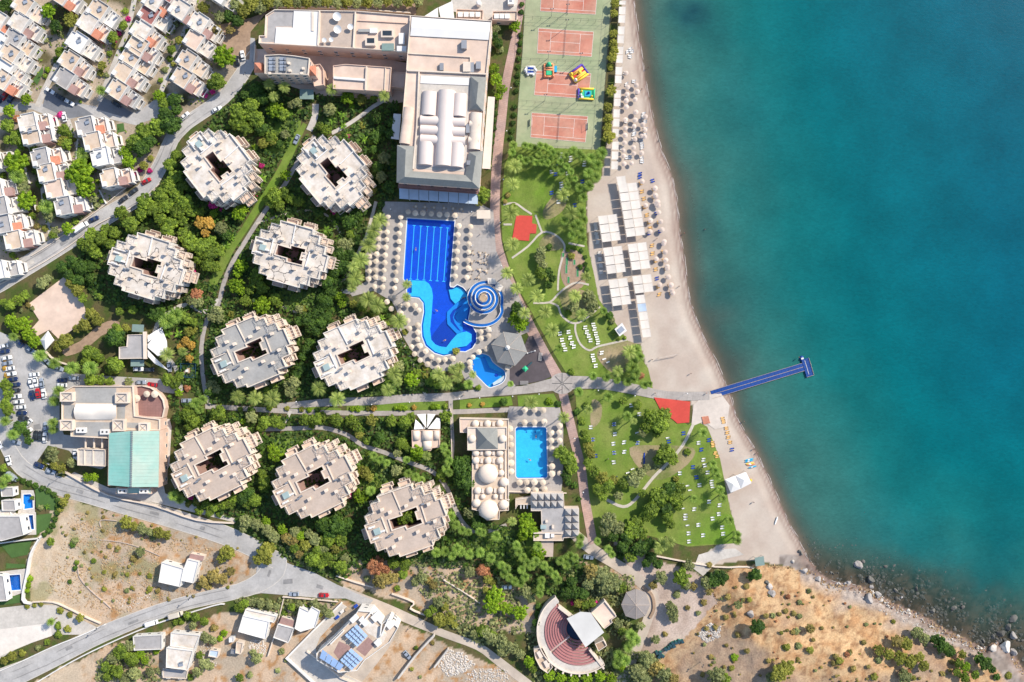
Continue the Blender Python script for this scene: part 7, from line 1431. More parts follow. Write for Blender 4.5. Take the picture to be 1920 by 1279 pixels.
1280 1083 17 b;1292 1062 12 o;1286 1098 11 o;1262 1148 13 o;1256 1136 10 o;1264 1160 10 o;1340 1090 15 d;1354 1084 14 d;1326 1094 13 o;1418 1078 13 d;1408 1082 9 d;1382 1014 8 w;1422 1177 15 d;1378 1233 8 p;1346 1268 18 o;1360 1276 12 b;1462 1266 18 y;1476 1254 15 y;1448 1272 12 o;1476 1214 8 y;1498 1212 8 o;1500 1156 6 o;1494 1184 8 o;1520 1180 10 s;1520 1220 8 y;1500 1130 6 o;1450 1155 6 o;1462 1152 5 s;1210 1235 14 o;
1768 1212 16 d;1782 1222 13 d;1756 1200 10 d;1722 1188 13 o;1735 1198 11 o;1655 1190 0 y;1676 1166 5 y;1684 1204 12 s;1702 1210 13 y;1650 1220 11 y;1668 1228 11 y;1690 1236 14 y;1708 1242 14 y;1726 1234 10 y;1648 1238 8 o;1734 1250 11 y;1696 1262 9 o;1700 1272 13 o;1850 1246 15 d;1838 1236 11 d;1862 1256 9 d;1806 1228 9 y;1800 1244 10 b;1812 1252 11 p;1796 1262 9 b;1830 1266 9 b;1810 1272 11 b;1870 1270 8 d;1892 1268 8 y;1640 1270 8 y;1620 1205 6 s;1600 1255 7 s;1575 1240 8 y;
750 765 7 p;758 765 7 p;742 765 6 p;812 763 7 p;820 763 6 p;700 766 7 g;690 766 6 y;670 767 7 p;660 767 6 p;776 764 6 g;835 762 6 b;880 760 5 g;905 758 5 g;565 768 6 y;580 769 6 p;595 769 6 d;538 766 6 y;505 765 7 b;470 768 8 d;450 768 6 b;
78 55 7 b;85 75 6 o;70 95 7 b;98 60 6 y;120 82 5 b;112 62 7 o;205 100 7 b;213 85 6 y;222 62 6 f;228 92 5 b;198 140 6 o;215 75 5 f;315 60 7 b;328 45 7 o;318 110 8 b;308 130 7 o;324 120 6 y;300 150 6 b;322 142 6 b;392 160 8 b;384 178 7 f;398 172 6 f;112 215 7 f;102 222 6 f;128 250 9 b;112 285 8 o;135 262 7 y;148 282 7 b;60 275 9 b;50 295 8 o;66 320 8 b;72 345 8 b;84 368 7 b;60 405 8 b;70 392 7 y;98 440 9 b;140 415 8 b;150 405 7 o;178 385 8 o;190 375 7 b;160 300 7 b;172 320 6 o;182 340 6 b;232 310 6 o;245 318 7 y;262 318 6 f;5 330 8 b;15 360 7 o;22 380 6 b;8 440 7 b;48 462 7 b;60 448 6 y;22 478 8 b;205 250 6 b;212 265 7 o;222 262 6 b;30 222 8 r;25 248 8 o;38 272 9 b;12 262 9 b;84 142 5 b;150 190 4 b;175 12 6 b;170 30 7 o;235 20 7 b;240 35 6 f;
1040 315 7 w;1052 322 7 w;1062 312 7 w;1070 322 7 w;1066 335 7 w;1010 290 7 w;1022 296 6 w;1032 300 7 w;1046 290 7 w;1060 292 7 w;1140 745 9 w;1168 752 9 b;1195 760 10 b;1205 812 10 o;1188 790 7 m;1290 848 8 b;1232 872 8 o;1160 930 10 o;1205 925 9 b;1300 935 7 w;1100 760 8 b;1092 790 8 b;1096 812 8 b;
1240 1085 14 o;1225 1098 9 s;1270 1115 8 o;1320 1130 7 s;1300 1100 9 s;1248 1190 6 s;1310 1150 6 o;1230 1200 9 o;1290 1140 6 s;1330 1110 9 s;1400 1100 7 s;1365 1120 7 s;1385 1135 9 o;1345 1075 9 o;1330 1060 7 s;300 1005 0 s;"""
for e in TREES.replace('\n', '').split(';'):
    if not e.strip(): continue
    x, y, r, k_ = e.split()
    if float(r) > 0: tree(float(x), float(y), float(r), k_)
t = tree(764, 968, 17, 'b', 'tall green tree filling the courtyard of the lowest block', auto=False); t.scale = (1.25, .85, 1.75)
for x, y, k_, l_ in ((449,659,'b','small green bush in the courtyard of the grey roofed block'),(645,675,'y','yellow green bush in the courtyard of the block beside the lagoon'),(378,876,'b','green bush in the courtyard of the block beside the green hall'),(262,500,'g','golden bush in the courtyard of the leftmost block'),(606,306,'g','rusty bush in the courtyard of the second block')):
    t = tree(x, y, 6, k_, l_, auto=False); t.scale = (1, 1, 1.6)
# scattered shrubs of the dry slope: nothing tells these small ones apart
r2 = random.Random(5); n_ = 0; 
while n_ < 170:
    x, y = r2.uniform(1300, 1830), r2.uniform(1100, 1285)
    if float(fnoise(np.array([x]), np.array([y]), 38, 77)[0]) < r2.uniform(.38, .62) or not bool(inpoly(np.array([x]), np.array([y]), HEAD)[0]) or float(pdist(np.array([x]), np.array([y]), COAST)[0]) < 34: continue
    tree(x, y, r2.choice([1.6, 2, 2.5, 3, 3.5, 4.5, 6]), r2.choice('ssssoyr'), 'small dry scrub tuft on the golden slope', auto=False, group='small scrub tufts on the dry slope'); n_ += 1
n_ = 0
while n_ < 60:
    x, y = r2.uniform(110, 470), r2.uniform(960, 1130)
    if not bool(inpoly(np.array([x]), np.array([y]), DRY[0])[0]) or 285 < x < 390 and 1025 < y < 1110: continue
    tree(x, y, r2.choice([2, 2.5, 3, 3.5, 4]), r2.choice('ssyo'), 'small weed tuft in the dry terraced field', auto=False, group='weed tufts in the dry field'); n_ += 1
# undergrowth of the planted beds: nobody could count it
def undergrowth(name, polys, n, col_, seed, excl, smin=.5, smax=1.3, hmax=1.3):
    r3 = np.random.RandomState(seed); mb_v, mb_f, val = [], [], []; 
    for pl in polys:
        xs_ = [p[0] for p in pl]; ys_ = [p[1] for p in pl]; A_ = (max(xs_) - min(xs_)) * (max(ys_) - min(ys_)); m_ = int(n * A_ / 1e4)
        x = r3.uniform(min(xs_), max(xs_), m_); y = r3.uniform(min(ys_), max(ys_), m_); ok = inpoly(x, y, pl) & (fnoise(x, y, 16, seed) > .36)
        for e in excl: ok &= ~inpoly(x, y, e)
        for ln_, w_ in PATHS: ok &= pdist(x, y, ln_) > w_
        for X, Y in zip(x[ok], y[ok]):
            h_ = r3.uniform(.15, hmax); p = P(X, Y, h_); s_ = r3.uniform(smin, smax) * .6; a = r3.uniform(0, 6.28); t1, t2 = r3.uniform(-.5, .5, 2); b = len(mb_v)
            for u, v in ((-1, -.6), (.2, -.8), (1, .5), (-.2, .8)):
                cx_, cy_ = rot2(u * s_, v * s_, a); mb_v.append((p.x + cx_, p.y + cy_, max(.1, h_ + cx_ * t1 + cy_ * t2)))
            mb_f.append((b, b + 1, b + 2, b + 3)); val.append(r3.uniform(0, 1))
    me = bpy.data.meshes.new(name); me.from_pydata(mb_v, [], mb_f); at = me.attributes.new('v', 'FLOAT', 'FACE'); at.data.foreach_set('value', val); me.materials.append(LM[col_]); me.update()
    o = bpy.data.objects.new(name, me); COL.objects.link(o); o['kind'] = 'stuff'; o['label'] = 'dense low planting under the resort trees'; return o
PATHS = [([(590,255),(560,300),(535,345),(505,385),(484,415),(462,450),(436,492),(420,530),(408,575),(388,600),(378,650),(380,700),(388,745)], 6), ([(490,805),(560,803),(605,802),(650,815),(680,835),(720,848),(770,868),(812,885),(838,915),(852,950),(872,985),(900,998)], 6),
 ([(705,378),(698,405),(688,440),(676,465),(660,500)], 5), ([(572,232),(545,285),(522,330),(500,365),(478,398),(455,435),(430,470),(405,520)], 9), ([(592,195),(590,220),(580,245)], 8), ([(622,250),(650,235),(680,215),(700,200),(735,180)], 6), ([(385,762),(440,765),(560,772),(700,775),(830,773)], 7), ([(520,762),(620,754),(760,747),(900,737)], 9), ([(264,365),(300,312),(322,262),(345,236),(363,222),(418,184),(448,148),(466,120)], 15), ([(0,528),(80,480),(148,437),(205,402),(264,365)], 21)]
GARD = [[(430,150),(480,150),(640,185),(745,190),(742,370),(720,385),(705,430),(690,520),(640,550),(700,590),(745,620),(800,700),(860,690),(940,735),(760,745),(520,760),(400,760),(370,740),(300,690),(300,600),(180,560),(140,520),(150,470),(260,395),(330,300),(400,215)],
        [(310,740),(400,770),(540,775),(845,778),(848,870),(890,970),(960,990),(1010,1010),(1080,1010),(1100,1060),(1060,1130),(1000,1100),(900,1070),(700,1055),(640,1090),(560,1060),(500,1030),(440,975),(320,930),(330,780)]]
EX = [[(728,378),(900,382),(930,470),(992,622),(950,640),(962,735),(905,740),(795,680),(745,590),(650,556),(684,480),(700,440)], [(230,600),(330,600),(330,735),(200,730)], [(770,778),(828,778),(828,845),(770,845)], [(300,790),(330,790),(325,930),(300,930)], [(985,920),(1090,920),(1090,1045),(985,1045)]]
undergrowth('garden_undergrowth', GARD, 800, 'ug', 3, EX, hmax=1.1); undergrowth('garden_shrubbery', GARD, 420, 'd', 4, EX, .6, 1.6, 1.8)
undergrowth('slope_scrub', [[(985,1185),(1240,1230),(1230,1285),(1170,1279),(1000,1279)], [(1215,1235),(1290,1279),(1200,1285)], [(180,1240),(260,1195),(320,1279),(180,1279)], [(440,1120),(640,1125),(600,1160),(440,1150)], [(480,990),(640,1010),(640,1090),(560,1060)], [(750,1040),(960,1060),(990,1200),(900,1210),(820,1160)], [(1050,1060),(1190,1080),(1180,1240),(1160,1200),(1100,1140)]], 900, 'o', 8, [], hmax=1.2)
undergrowth('village_planting', [VILP for VILP in ([(0,0),(420,0),(400,185),(250,355),(140,435),(0,520)],)], 110, 'b', 12, [[(-10,180),(340,160),(340,240),(-10,230)]], .4, 1.0, .9)
# dry straw on the slope and field
undergrowth('dry_straw', [[p for p in HEAD if p[1] < 1400 and p[0] < 1925] + [(1915, 1290), (1230, 1290)], [(135,960),(430,1035),(420,1095),(200,1160),(85,1110)]], 650, 'st', 15, [[(300,1035),(390,1035),(380,1105),(295,1105)]] + [[(1240,1130),(1340,1100),(1330,1180),(1250,1240)]], .25, .7, .35)
undergrowth('slope_brush', [[p for p in HEAD if p[1] < 1400 and p[0] < 1925] + [(1915, 1290), (1230, 1290)]], 260, 'sb', 19, [[(1240,1130),(1340,1100),(1330,1180),(1250,1240)]], .35, .95, .5)
# ------------------------------------------------------------------ parasols
def parasol_proto(name, mat, r=1.25, h_=2.35, seg=8, thatch=False):
    t = thing(name, 'x', 'parasol', (0, 0, 0), world=False); vs = []; fs = []
    n = seg * 2
    for i in range(n): a = 6.283 * i / n; rr_ = r * (1 if i % 2 == 0 or thatch else .94); vs.append((rr_ * math.cos(a), rr_ * math.sin(a), h_ - .42 - (0 if i % 2 == 0 or thatch else -.04)))
    for i in range(n): a = 6.283 * i / n; vs.append((r * .45 * math.cos(a), r * .45 * math.sin(a), h_ - .14))
    vs.append((0, 0, h_))
    for i in range(n): j = (i + 1) % n; fs += [(i, j, n + j, n + i), (n + i, n + j, 2 * n)]
    for i in range(n): vs.append((vs[i][0], vs[i][1], vs[i][2] - .14))
    for i in range(n): j = (i + 1) % n; fs.append((2 * n + 1 + i, 2 * n + 1 + j, j, i))
    mb = MB(); mb.add(vs, fs); mk('canopy', mb, W[mat], t); mk('finial', MB().tube((0, 0, h_ - .02), (0, 0, h_ + .18), .09 if not thatch else .16, .03, n=6), W[mat], t)
    mk('pole', MB().tube((0, 0, 0), (0, 0, h_ - .05), .04, n=5), W['woodl'], t); mk('base', MB().tube((0, 0, 0), (0, 0, .12), .35, n=10), W['concrete'], t); return t
PA = parasol_proto('parasol', 'straw'); PB = parasol_proto('straw_parasol', 'thatch', 1.3, 2.5, 8, True); PROTOS += [PA, PB]
LNG = {}
def lounger_proto(name, mat, towel=None, raised=.35):
    t = thing(name, 'x', 'sun lounger', (0, 0, 0), world=False)
    mk('bed', MB().box(-.25, 0, .33, 1.45, .68, .08), W[mat], t)
    mb = MB(); mb.add([(.48, -.34, .30), (1.02, -.34, .30 + raised), (1.02, .34, .30 + raised), (.48, .34, .30), (.48, -.34, .38), (1.02, -.34, .38 + raised), (1.02, .34, .38 + raised), (.48, .34, .38)], [(3,2,1,0),(4,5,6,7),(0,1,5,4),(1,2,6,5),(2,3,7,6),(3,0,4,7)]); mk('backrest', mb, W[mat], t)
    lg = mesh_of('leg', MB().box(0, 0, .15, .06, .06, .29), W[mat])
    for x in (-.85, .5):
        for y in (-.28, .28): o = sub('leg', lg, t); o.location = (x, y, 0)
    if towel: mk('towel', MB().box(-.2, 0, .385, 1.2, .6, .03), W[towel], t)
    PROTOS.append(t); return t
LW = lounger_proto('sun_lounger', 'wplastic'); LB = lounger_proto('sun_lounger', 'bfab', None); LO = lounger_proto('sun_lounger', 'ofab', None); LC = lounger_proto('sun_lounger', 'canvas', None); LD = lounger_proto('sun_lounger', 'wplastic', 'bfab')
def para(pts, proto=PA, look='cream parasol', grp='cream parasols around the pools', rs=1.0, hgt=2.2):
    for x, y in pts: clone(proto, P(x, y, hgt) - Vector((0, 0, hgt - .1)), rng.uniform(0, 1), look, grp, scale=rs * rng.uniform(.9, 1.05)); TH[-1][0].rotation_euler = (R(rng.gauss(0, 3)), R(rng.gauss(0, 3)), rng.uniform(0, 1))
def beds(pts, proto=LW, look='white sun lounger', grp='white sun loungers on the lawns', rot=8, n=2, dy=4.3, jit=5, z=.06):
    for q in pts:
        x, y = q[0], q[1]; k_ = q[2] if len(q) > 2 else n
        for i in range(k_):
            yy = y + (i - (k_ - 1) / 2) * dy; clone(proto, P(x + rng.uniform(-.6, .6), yy) + Vector((0, 0, z)), R(rot + rng.uniform(-jit, jit)), look, grp, scale=.8)
PZ = Z(680, 380, 5.814, [(72,583),(72,660),(72,745),(68,835),(185,315),(170,395),(162,485),(150,560),(142,645),(142,735),(138,815),(128,915),(275,150),(270,232),(265,320),(262,398),(248,488),(245,570),(240,655),(232,735),(225,835),(218,925),(412,155),(408,245),(397,335),(392,425),(385,512),(375,600),(375,672),(363,760),(355,848),(348,938),(345,1030),(265,1080),(310,1155),(408,1115),(488,1112),(572,1125),(610,1170),
   (493,100),(573,110),(658,118),(750,120),(835,128),(920,130),(1005,140),(1050,255),(1038,350),(1035,440),(1030,535),(1025,625),(1015,715),(1012,805),(1175,262),(1170,355),(1162,448),(1158,540),(1152,630),(1148,718),(1135,818)])
PZ += Z(600, 500, 4.736, [(720,415),(778,478),(795,548),(870,520),(870,585),(865,645),(815,710),(885,705),(935,755),(840,778),(985,800),(890,835),(955,865),(1050,830),(1110,825),(1175,815),(1045,900),(1165,890),(1245,865),(1355,800),(1330,850),(1335,895),(1410,755),(1480,735),(1430,580),(1500,555),(1430,640),(1500,615)])
para(PZ + Z(900, 500, 4.736, [(242, 902)]))
para(Z(850, 750, 4.738, [(635,88),(720,88),(800,90),(635,200),(720,200),(808,200),(510,258),(510,335),(510,400),(510,485),(512,558),(515,635),(870,290),(942,290),(870,362),(942,360),(880,437),(872,522),(877,590),(877,660),(950,655),(588,735),(650,730),(720,730),(793,730),(660,800),(735,800),(812,795),(945,228)]), rs=1.12)
para(Z(0, 500, 4.736, [(1303,1130),(1375,1135),(1215,1172)]), rs=1.25, hgt=5.8, look='cream parasol on the round terrace')
for o, *_ in TH[-3:]: o.location.z = 3.6
# loungers half hidden under the pool parasols
for i, (x, y) in enumerate(PZ):
    if i % 5 == 0: clone(LW, P(x + 3.2, y + 3.4) + Vector((0, 0, .3)), R(rng.uniform(-12, 12)), 'white sun lounger', 'white sun loungers on the pool deck')
beds(Z(850, 750, 4.738, [(600,205),(690,205),(905,300),(905,372),(905,440),(850,525),(480,290),(480,440),(480,600)]), n=1, z=.3, grp='white sun loungers on the pool deck')
# small round tables with chairs right of the main pool
tt = thing('cafe_table', 'x', 'table', (0, 0, 0), world=False); mk('tabletop', MB().tube((0, 0, .7), (0, 0, .76), .5, n=12), W['straw'], tt); mk('stem', MB().tube((0, 0, 0), (0, 0, .7), .06), W['woodl'], tt)
for i in range(3): a = i * 2.1; mk('chair', MB().box(.95 * math.cos(a), .95 * math.sin(a), .42, .5, .5, .08, a).box(1.2 * math.cos(a), 1.2 * math.sin(a), .65, .06, .5, .5, a), W['woodl'], tt)
PROTOS.append(tt)
for x, y in Z(680, 380, 5.814, [(1200,550),(1285,555),(1350,570),(1195,645),(1280,640),(1345,655),(1185,730),(1280,735),(1350,745),(1175,805),(1265,815)]) + [(780,388),(797,389),(814,390),(833,391),(850,392),(866,393)]:
    clone(tt, P(x, y) + Vector((0, 0, .3)), rng.uniform(0, 6), 'small round cafe table', 'cafe tables around the main pool')
# loungers on the lawns
Z9 = Z(900, 500, 4.736, [(710,595),(788,580),(727,650),(802,630),(740,695),(815,678),(757,735),(832,710),(935,540),(1008,515),(950,580),(1018,553),(967,615),(1028,595),(983,655),(1040,635),(1050,675),(1000,790),(1080,765),(1012,830),(1030,880)])
beds(Z9, rot=-172); beds([(*Z(900, 500, 4.736, [(1100,820)])[0], 1), (*Z(900, 500, 4.736, [(1137,848)])[0], 1)], rot=-160)
beds([(*q, 3) for q in Z(900, 250, 4.736, [(715,200),(805,230),(925,270)])] + [(*q, 2) for q in Z(900, 250, 4.736, [(780,358),(695,610),(635,343)])] + [(*Z(900, 250, 4.736, [(720,470)])[0], 4)])
beds(Z(900, 250, 4.736, [(672,295),(672,365),(635,530),(765,580),(840,640),(910,430)]), LB, 'blue covered sun lounger', 'blue sun loungers')
beds(Z(900, 750, 4.736, [(1345,48),(985,242),(1195,303),(1185,388),(1278,375),(1280,460),(1187,552),(1412,125)])); beds([(*q, 1) for q in Z(900, 750, 4.736, [(1395,290),(1310,645),(1355,612)])], rot=-160)
beds(Z(900, 750, 4.736, [(1005,350),(1190,468),(1400,380),(1190,215)]), LD, 'lounger with blue towel', 'sun loungers with blue towels'); beds(Z(900, 750, 4.736, [(1025,495),(1200,690)]), LB, 'blue covered sun lounger', 'blue sun loungers')
beds([(*q, 5) for q in Z(1200, 750, 4.736, [(37,530)])], LB, 'blue covered sun lounger', 'blue sun loungers', rot=85, dy=5)
Z12 = Z(1200, 750, 4.736, [(520,380),(562,530),(573,580),(598,643),(350,650),(640,765),(635,725),(525,755),(612,902),(705,933),(480,968),(400,1025),(403,1050),(698,1012),(642,1052),(518,1108),(725,1130),(738,1187),(430,1183),(557,1200),(435,1255),(190,790)])
beds(Z12); beds([(*q, 1) for q in Z(1200, 750, 4.736, [(370,745),(418,760),(440,800),(418,1112),(380,962),(245,335)])])
beds(Z(1200, 750, 4.736, [(500,685),(470,595),(385,295),(255,368),(545,440)]), LB, 'blue covered sun lounger', 'blue sun loungers')
beds(Z(1200, 750, 4.736, [(733,165),(742,195),(765,250),(775,290),(785,330),(800,375),(645,378),(650,405),(668,470),(685,500)]), LO, 'orange sun lounger', 'orange sun loungers on the beach', rot=5, dy=3.4)
beds(Z(1200, 750, 4.736, [(815,440),(612,355)]), LB, 'blue covered sun lounger', 'blue sun loungers')
# white loungers in the shade beside the canopies
for x, y, k_ in ((1116,421,3),(1117,429,3),(1118,438,2),(1119.5,445,3),(1120,454,3),(1124,475,3),(1125,486,3),(1126,498,3),(1127,510,3)):
    beds([(x, y, k_)], LC, 'pale slatted sun lounger', 'pale loungers in the canopy shade', dy=2.6, rot=0)
# upper beach: straw parasols with white loungers
UP = Z(1100, 200, 6.396, [(590,62),(590,155),(572,230),(470,255),(465,340),(580,390),(455,430),(565,485),(445,520),(570,560),(448,590),(660,555),(455,685),(545,675),(700,355),(700,275),(675,210),(710,118)]) + \
     Z(900, 0, 4.736, [(1300,645),(1390,750),(1400,812),(1310,835),(1380,880),(1300,892),(1300,945),(1380,995),(1375,1060),(1370,1120),(1290,1135),(1290,1200),(1290,1065),(1440,1205),(1310,770)])
para(UP, PB, 'round pale thatched parasol', 'thatched parasols on the upper beach', .82, 2.3)
for x, y in Z(900, 0, 4.736, [(1335,440),(1350,460),(1310,460),(1330,505),(1290,650),(1365,725),(1300,750),(1405,820),(1300,870),(1450,1040),(1465,1085),(1365,1150),(1365,1195),(1470,1150),(1365,1240),(1430,1245)]) + Z(1100, 200, 6.396, [(680,90),(680,130),(700,180),(470,180),(565,270),(570,320),(700,270),(700,340),(650,400),(660,450),(665,490),(520,610),(480,610),(660,620),(660,660),(580,400),(420,500)]):
    beds([(x, y, 2)], LW, 'white sun lounger', 'white sun loungers on the upper beach', rot=rng.choice([10, 15, -10, 30]), dy=3.6)
LWR = Z(1100, 200, 6.396, [(820,975),(835,1075),(840,1165)]) + Z(1100, 380, 6.396, [(860,30),(868,120),(890,225),(905,325),(930,490),(945,590),(950,690),(965,790),(985,895),(1015,985),(1035,1085)])
para(LWR, PB, 'round peach thatched parasol', 'parasols of the middle beach', .9, 2.4)
IN_ = Z(1100, 200, 6.396, [(640,810,),(635,845),(650,920),(665,1020),(685,1105),(690,1205),(790,890),(805,990),(810,1085),(840,1170)]) + Z(1100, 380, 6.396, [(705,50),(835,20),(835,130),(725,150),(745,240),(865,235),(760,310),(745,370),(880,345),(785,515),(915,490),(790,610),(920,590),(820,700),(930,690),(825,800),(950,790),(840,910),(980,890),(855,1010),(995,990),(870,1100),(1010,1085)])
for i, (x, y) in enumerate(IN_):
    blu = i in (0, 1, 6, 9, 11, 12, 17, 18, 20, 27)
    beds([(x, y, 2)], LB if blu else LO, 'blue covered sun lounger' if blu else 'peach coloured sun lounger', 'sun loungers of the middle beach', rot=15, dy=4)
para([(x + 3, y - 4) for i, (x, y) in enumerate(IN_) if i % 3 == 2], PB, 'round peach thatched parasol', 'parasols of the middle beach', .9, 2.4)
# beach canopies of square cream panels
def canopy(look, x, y, nc, nr, ux=(17.5, -2.1), uv_=(2.75, 16.6), skip=(), hh=3.3, grey=()):
    q0 = P(x + ux[0] * nc / 2 + uv_[0] * nr / 2, y + ux[1] * nc / 2 + uv_[1] * nr / 2); t = thing('beach_canopy', look, 'canopy', tuple(q0), 'cream panel canopies on the beach', auto=False)
    for i in range(nc):
        for j in range(nr):
            if (i, j) in skip: continue
            f = lambda a, b: (x + ux[0] * (i + a) + uv_[0] * (j + b), y + ux[1] * (i + a) + uv_[1] * (j + b)); g_ = .035
            v = [P(*f(a, b), hh) for a, b in ((g_, g_), (1 - g_, g_), (1 - g_, 1 - g_), (g_, 1 - g_))]; sg = .12
            m1 = (v[0] + v[3]) / 2 - Vector((0, 0, sg * .5)); m2 = (v[1] + v[2]) / 2 - Vector((0, 0, sg * .5)); c_ = sum(v, Vector()) / 4 - Vector((0, 0, sg)); n_ = (v[0] + v[1]) / 2 - Vector((0, 0, sg * .5)); s_ = (v[2] + v[3]) / 2 - Vector((0, 0, sg * .5))
            mb = MB(); mb.add([tuple(p) for p in (v[0], n_, v[1], m2, v[2], s_, v[3], m1, c_)], [(1,0,7,8),(2,1,8,3),(3,8,5,4),(8,7,6,5)]); mb.f = [ff for ff in mb.f]
            mk('shade_panel', mb, W['bglass' if (i, j) in grey else 'canvas'], t)
    for i in range(nc + 1):
        for j in range(nr + 1):
            p = P(x + ux[0] * i + uv_[0] * j, y + ux[1] * i + uv_[1] * j, hh); mk('post', MB().tube((p.x, p.y, 0), (p.x, p.y, hh + .05), .05, n=5), W['white'], t)
    for i in range(nc + 1):
        a_, b_ = P(x + ux[0] * i, y + ux[1] * i, hh), P(x + ux[0] * i + uv_[0] * nr, y + ux[1] * i + uv_[1] * nr, hh); mk('beam', MB().tube(a_, b_, .05, n=4), W['white'], t)
    return t
canopy('single square cream canopy at the top of the beach canopies', 1155.5, 331, 1, 1, (16.5, -1.8))
canopy('longest cream panel canopy, two by six panels, upper right', 1158.6, 345.6, 2, 6)
canopy('cream panel canopy on the left, uppermost of the left column', 1121, 405, 2, 3); canopy('cream panel canopy on the left, middle of the left column', 1130.5, 464.6, 2, 3); canopy('cream panel canopy on the left, lowest of the left column', 1140.7, 524.8, 2, 3)
canopy('cream panel canopy on the right, between the longest one and the tail', 1176.6, 457.6, 2, 3); canopy('square cream canopy of four panels above the narrow tail', 1185.3, 517.8, 2, 2); canopy('narrow single file tail of cream canopy panels with one grey panel', 1192, 553.5, 1, 5, (16, -1.6), (2.6, 16), grey=((0, 1),))
for i, (x, y, x2, l_) in enumerate([(1240,5,55,36),(1236,57,58,72),(1232,132,58,72),(1228,232,56,76),(1224,311,56,74),(1216,412,58,72),(1212,486,58,74),(1206,592,58,74),(1202,668,58,72),(1196,797,58,74),(1192,873,58,72),(1188,968,56,78),(1185,1050,56,76),(1180,1142,54,74)]):
    x0, y0 = 900 + x / 4.736, y / 4.736; canopy('cream cabana roof number counted from the top', x0, y0, 1, 1, (x2 / 4.736, .3), (-.9, l_ / 4.736), hh=2.9); CB = TH[-1]; CB[2] = True; CB[1] = 'square cream cabana roof beside the beach'; CB[0]['group'] = 'row of cabanas beside the tamarisk trees'
for y in (265, 283.5, 302): canopy('x', 1148.0 - (y - 265) * .035, y - 0, 1, 1, (12.2, .2), (-.6, 16.0), hh=2.9); CB = TH[-1]; CB[2] = True; CB[1] = 'square cream cabana roof beside the beach'; CB[0]['group'] = 'row of cabanas beside the tamarisk trees'
# ------------------------------------------------------------------ people
def person_mesh():
    verts = [(0,0,.92,.13),(0,0,1.12,.13),(0,0,1.36,.15),(0,0,1.50,.06),(0,.01,1.60,.085),(0,.01,1.70,.09),(.10,0,.84,.10),(.12,.08,.47,.065),(.12,.02,.09,.045),(.12,.16,.05,.04),(-.10,0,.84,.10),(-.13,-.08,.47,.065),(-.13,-.2,.09,.045),(-.13,-.06,.05,.04),
             (.19,0,1.40,.06),(.25,-.04,1.13,.045),(.27,.05,.88,.035),(.28,.09,.78,.03),(-.19,0,1.40,.06),(-.25,.04,1.13,.045),(-.27,.14,.89,.035),(-.28,.18,.80,.03)]
    es = [(0,1),(1,2),(2,3),(3,4),(4,5),(0,6),(6,7),(7,8),(8,9),(0,10),(10,11),(11,12),(12,13),(2,14),(14,15),(15,16),(16,17),(2,18),(18,19),(19,20),(20,21)]
    bm = bmesh.new(); lay = bm.verts.layers.skin.verify(); V = []
    for v in verts: b = bm.verts.new(v[:3]); b[lay].radius = (v[3], v[3]); V.append(b)
    V[0][lay].use_root = True
    for a, b in es: bm.edges.new((V[a], V[b]))
    me = bpy.data.meshes.new('body'); bm.to_mesh(me); bm.free(); o = bpy.data.objects.new('tmp', me); COL.objects.link(o); o.modifiers.new('s', 'SKIN'); sb_ = o.modifiers.new('d', 'SUBSURF'); sb_.levels = 1
    dg = bpy.context.evaluated_depsgraph_get(); m2 = bpy.data.meshes.new_from_object(o.evaluated_get(dg)); bpy.data.objects.remove(o); m2.name = 'body'; m2.materials.clear(); m2.materials.append(W['skin']); return m2
PM = person_mesh()
hair = mesh_of('hair', MB().dome(0, -.015, 1.68, .105, .11, 10, 4), W['dark']); shorts = {k_: mesh_of('shorts', MB().prism([(.21 * math.cos(a), .15 * math.sin(a)) for a in [i * .785 for i in range(8)]], .76, .98), W[k_]) for k_ in ('bfab', 'rfab', 'dark', 'wplastic')}
PPL = [(1215,127,0,'dark','person in dark shorts walking by the upper waterline'),(1203,168,1,'rfab','person in red trunks walking past the upper parasols'),(1238,262,2,'dark','person standing at the wet sand beside the upper beach'),(1283,437,1,'rfab','person in red trunks at the waterline beside the middle beach'),(1231,448,0,'wplastic','person in white shorts below the gap in the canopies'),
       (1273,537,2,'dark','person in dark shorts right of the lower canopies'),(1413,842,1,'dark','person in dark shorts near the water, upper of two'),(1420,849,0,'bfab','person in blue shorts near the water, lower of two'),(1222,674,1,'dark','person crossing the wide sand left of the net'),(1228,737,2,'wplastic','person in white shorts by the upper corner of the red floor'),(1324,737,0,'rfab','person in red at the landward end of the jetty'),(1412,941,1,'bfab','person in blue standing on the lower beach'),(1497,670,1,'rfab','person in red trunks on the jetty head'),(1322,430,0,'bfab','person wading in the shallow water')]
PPL += [(x_, y_, i_, ('dark', 'rfab', 'bfab', 'wplastic')[i_ % 4], 'person ' + l_) for i_, (x_, y_, l_) in enumerate([(742,500,'walking between parasol rows left of the main pool'),(856,470,'standing at the right rim of the main pool'),(900,440,'walking past the cafe tables'),(868,525,'standing where the straight pool ends'),
 (948,455,'walking on the brick promenade beside the red square'),(960,560,'walking on the brick promenade beside the slide'),(1052,730,'crossing the paved circle'),(870,740,'strolling on the promenade below the childrens pool'),(1120,724,'strolling on the promenade right of the paved circle'),(1098,560,'standing in the round garden island'),(1140,860,'standing on the south lawn between loungers'),
 (1030,905,'walking below the rectangular pool'),(1245,470,'walking down to the water from the orange loungers'),(1180,560,'standing between the beach canopies'),(1210,255,'among the upper thatched parasols'),(1295,700,'walking over the wide sand above the jetty'),(1395,790,'at the waterline beside the orange loungers'),(800,395,'walking in front of the hall canopy')])]
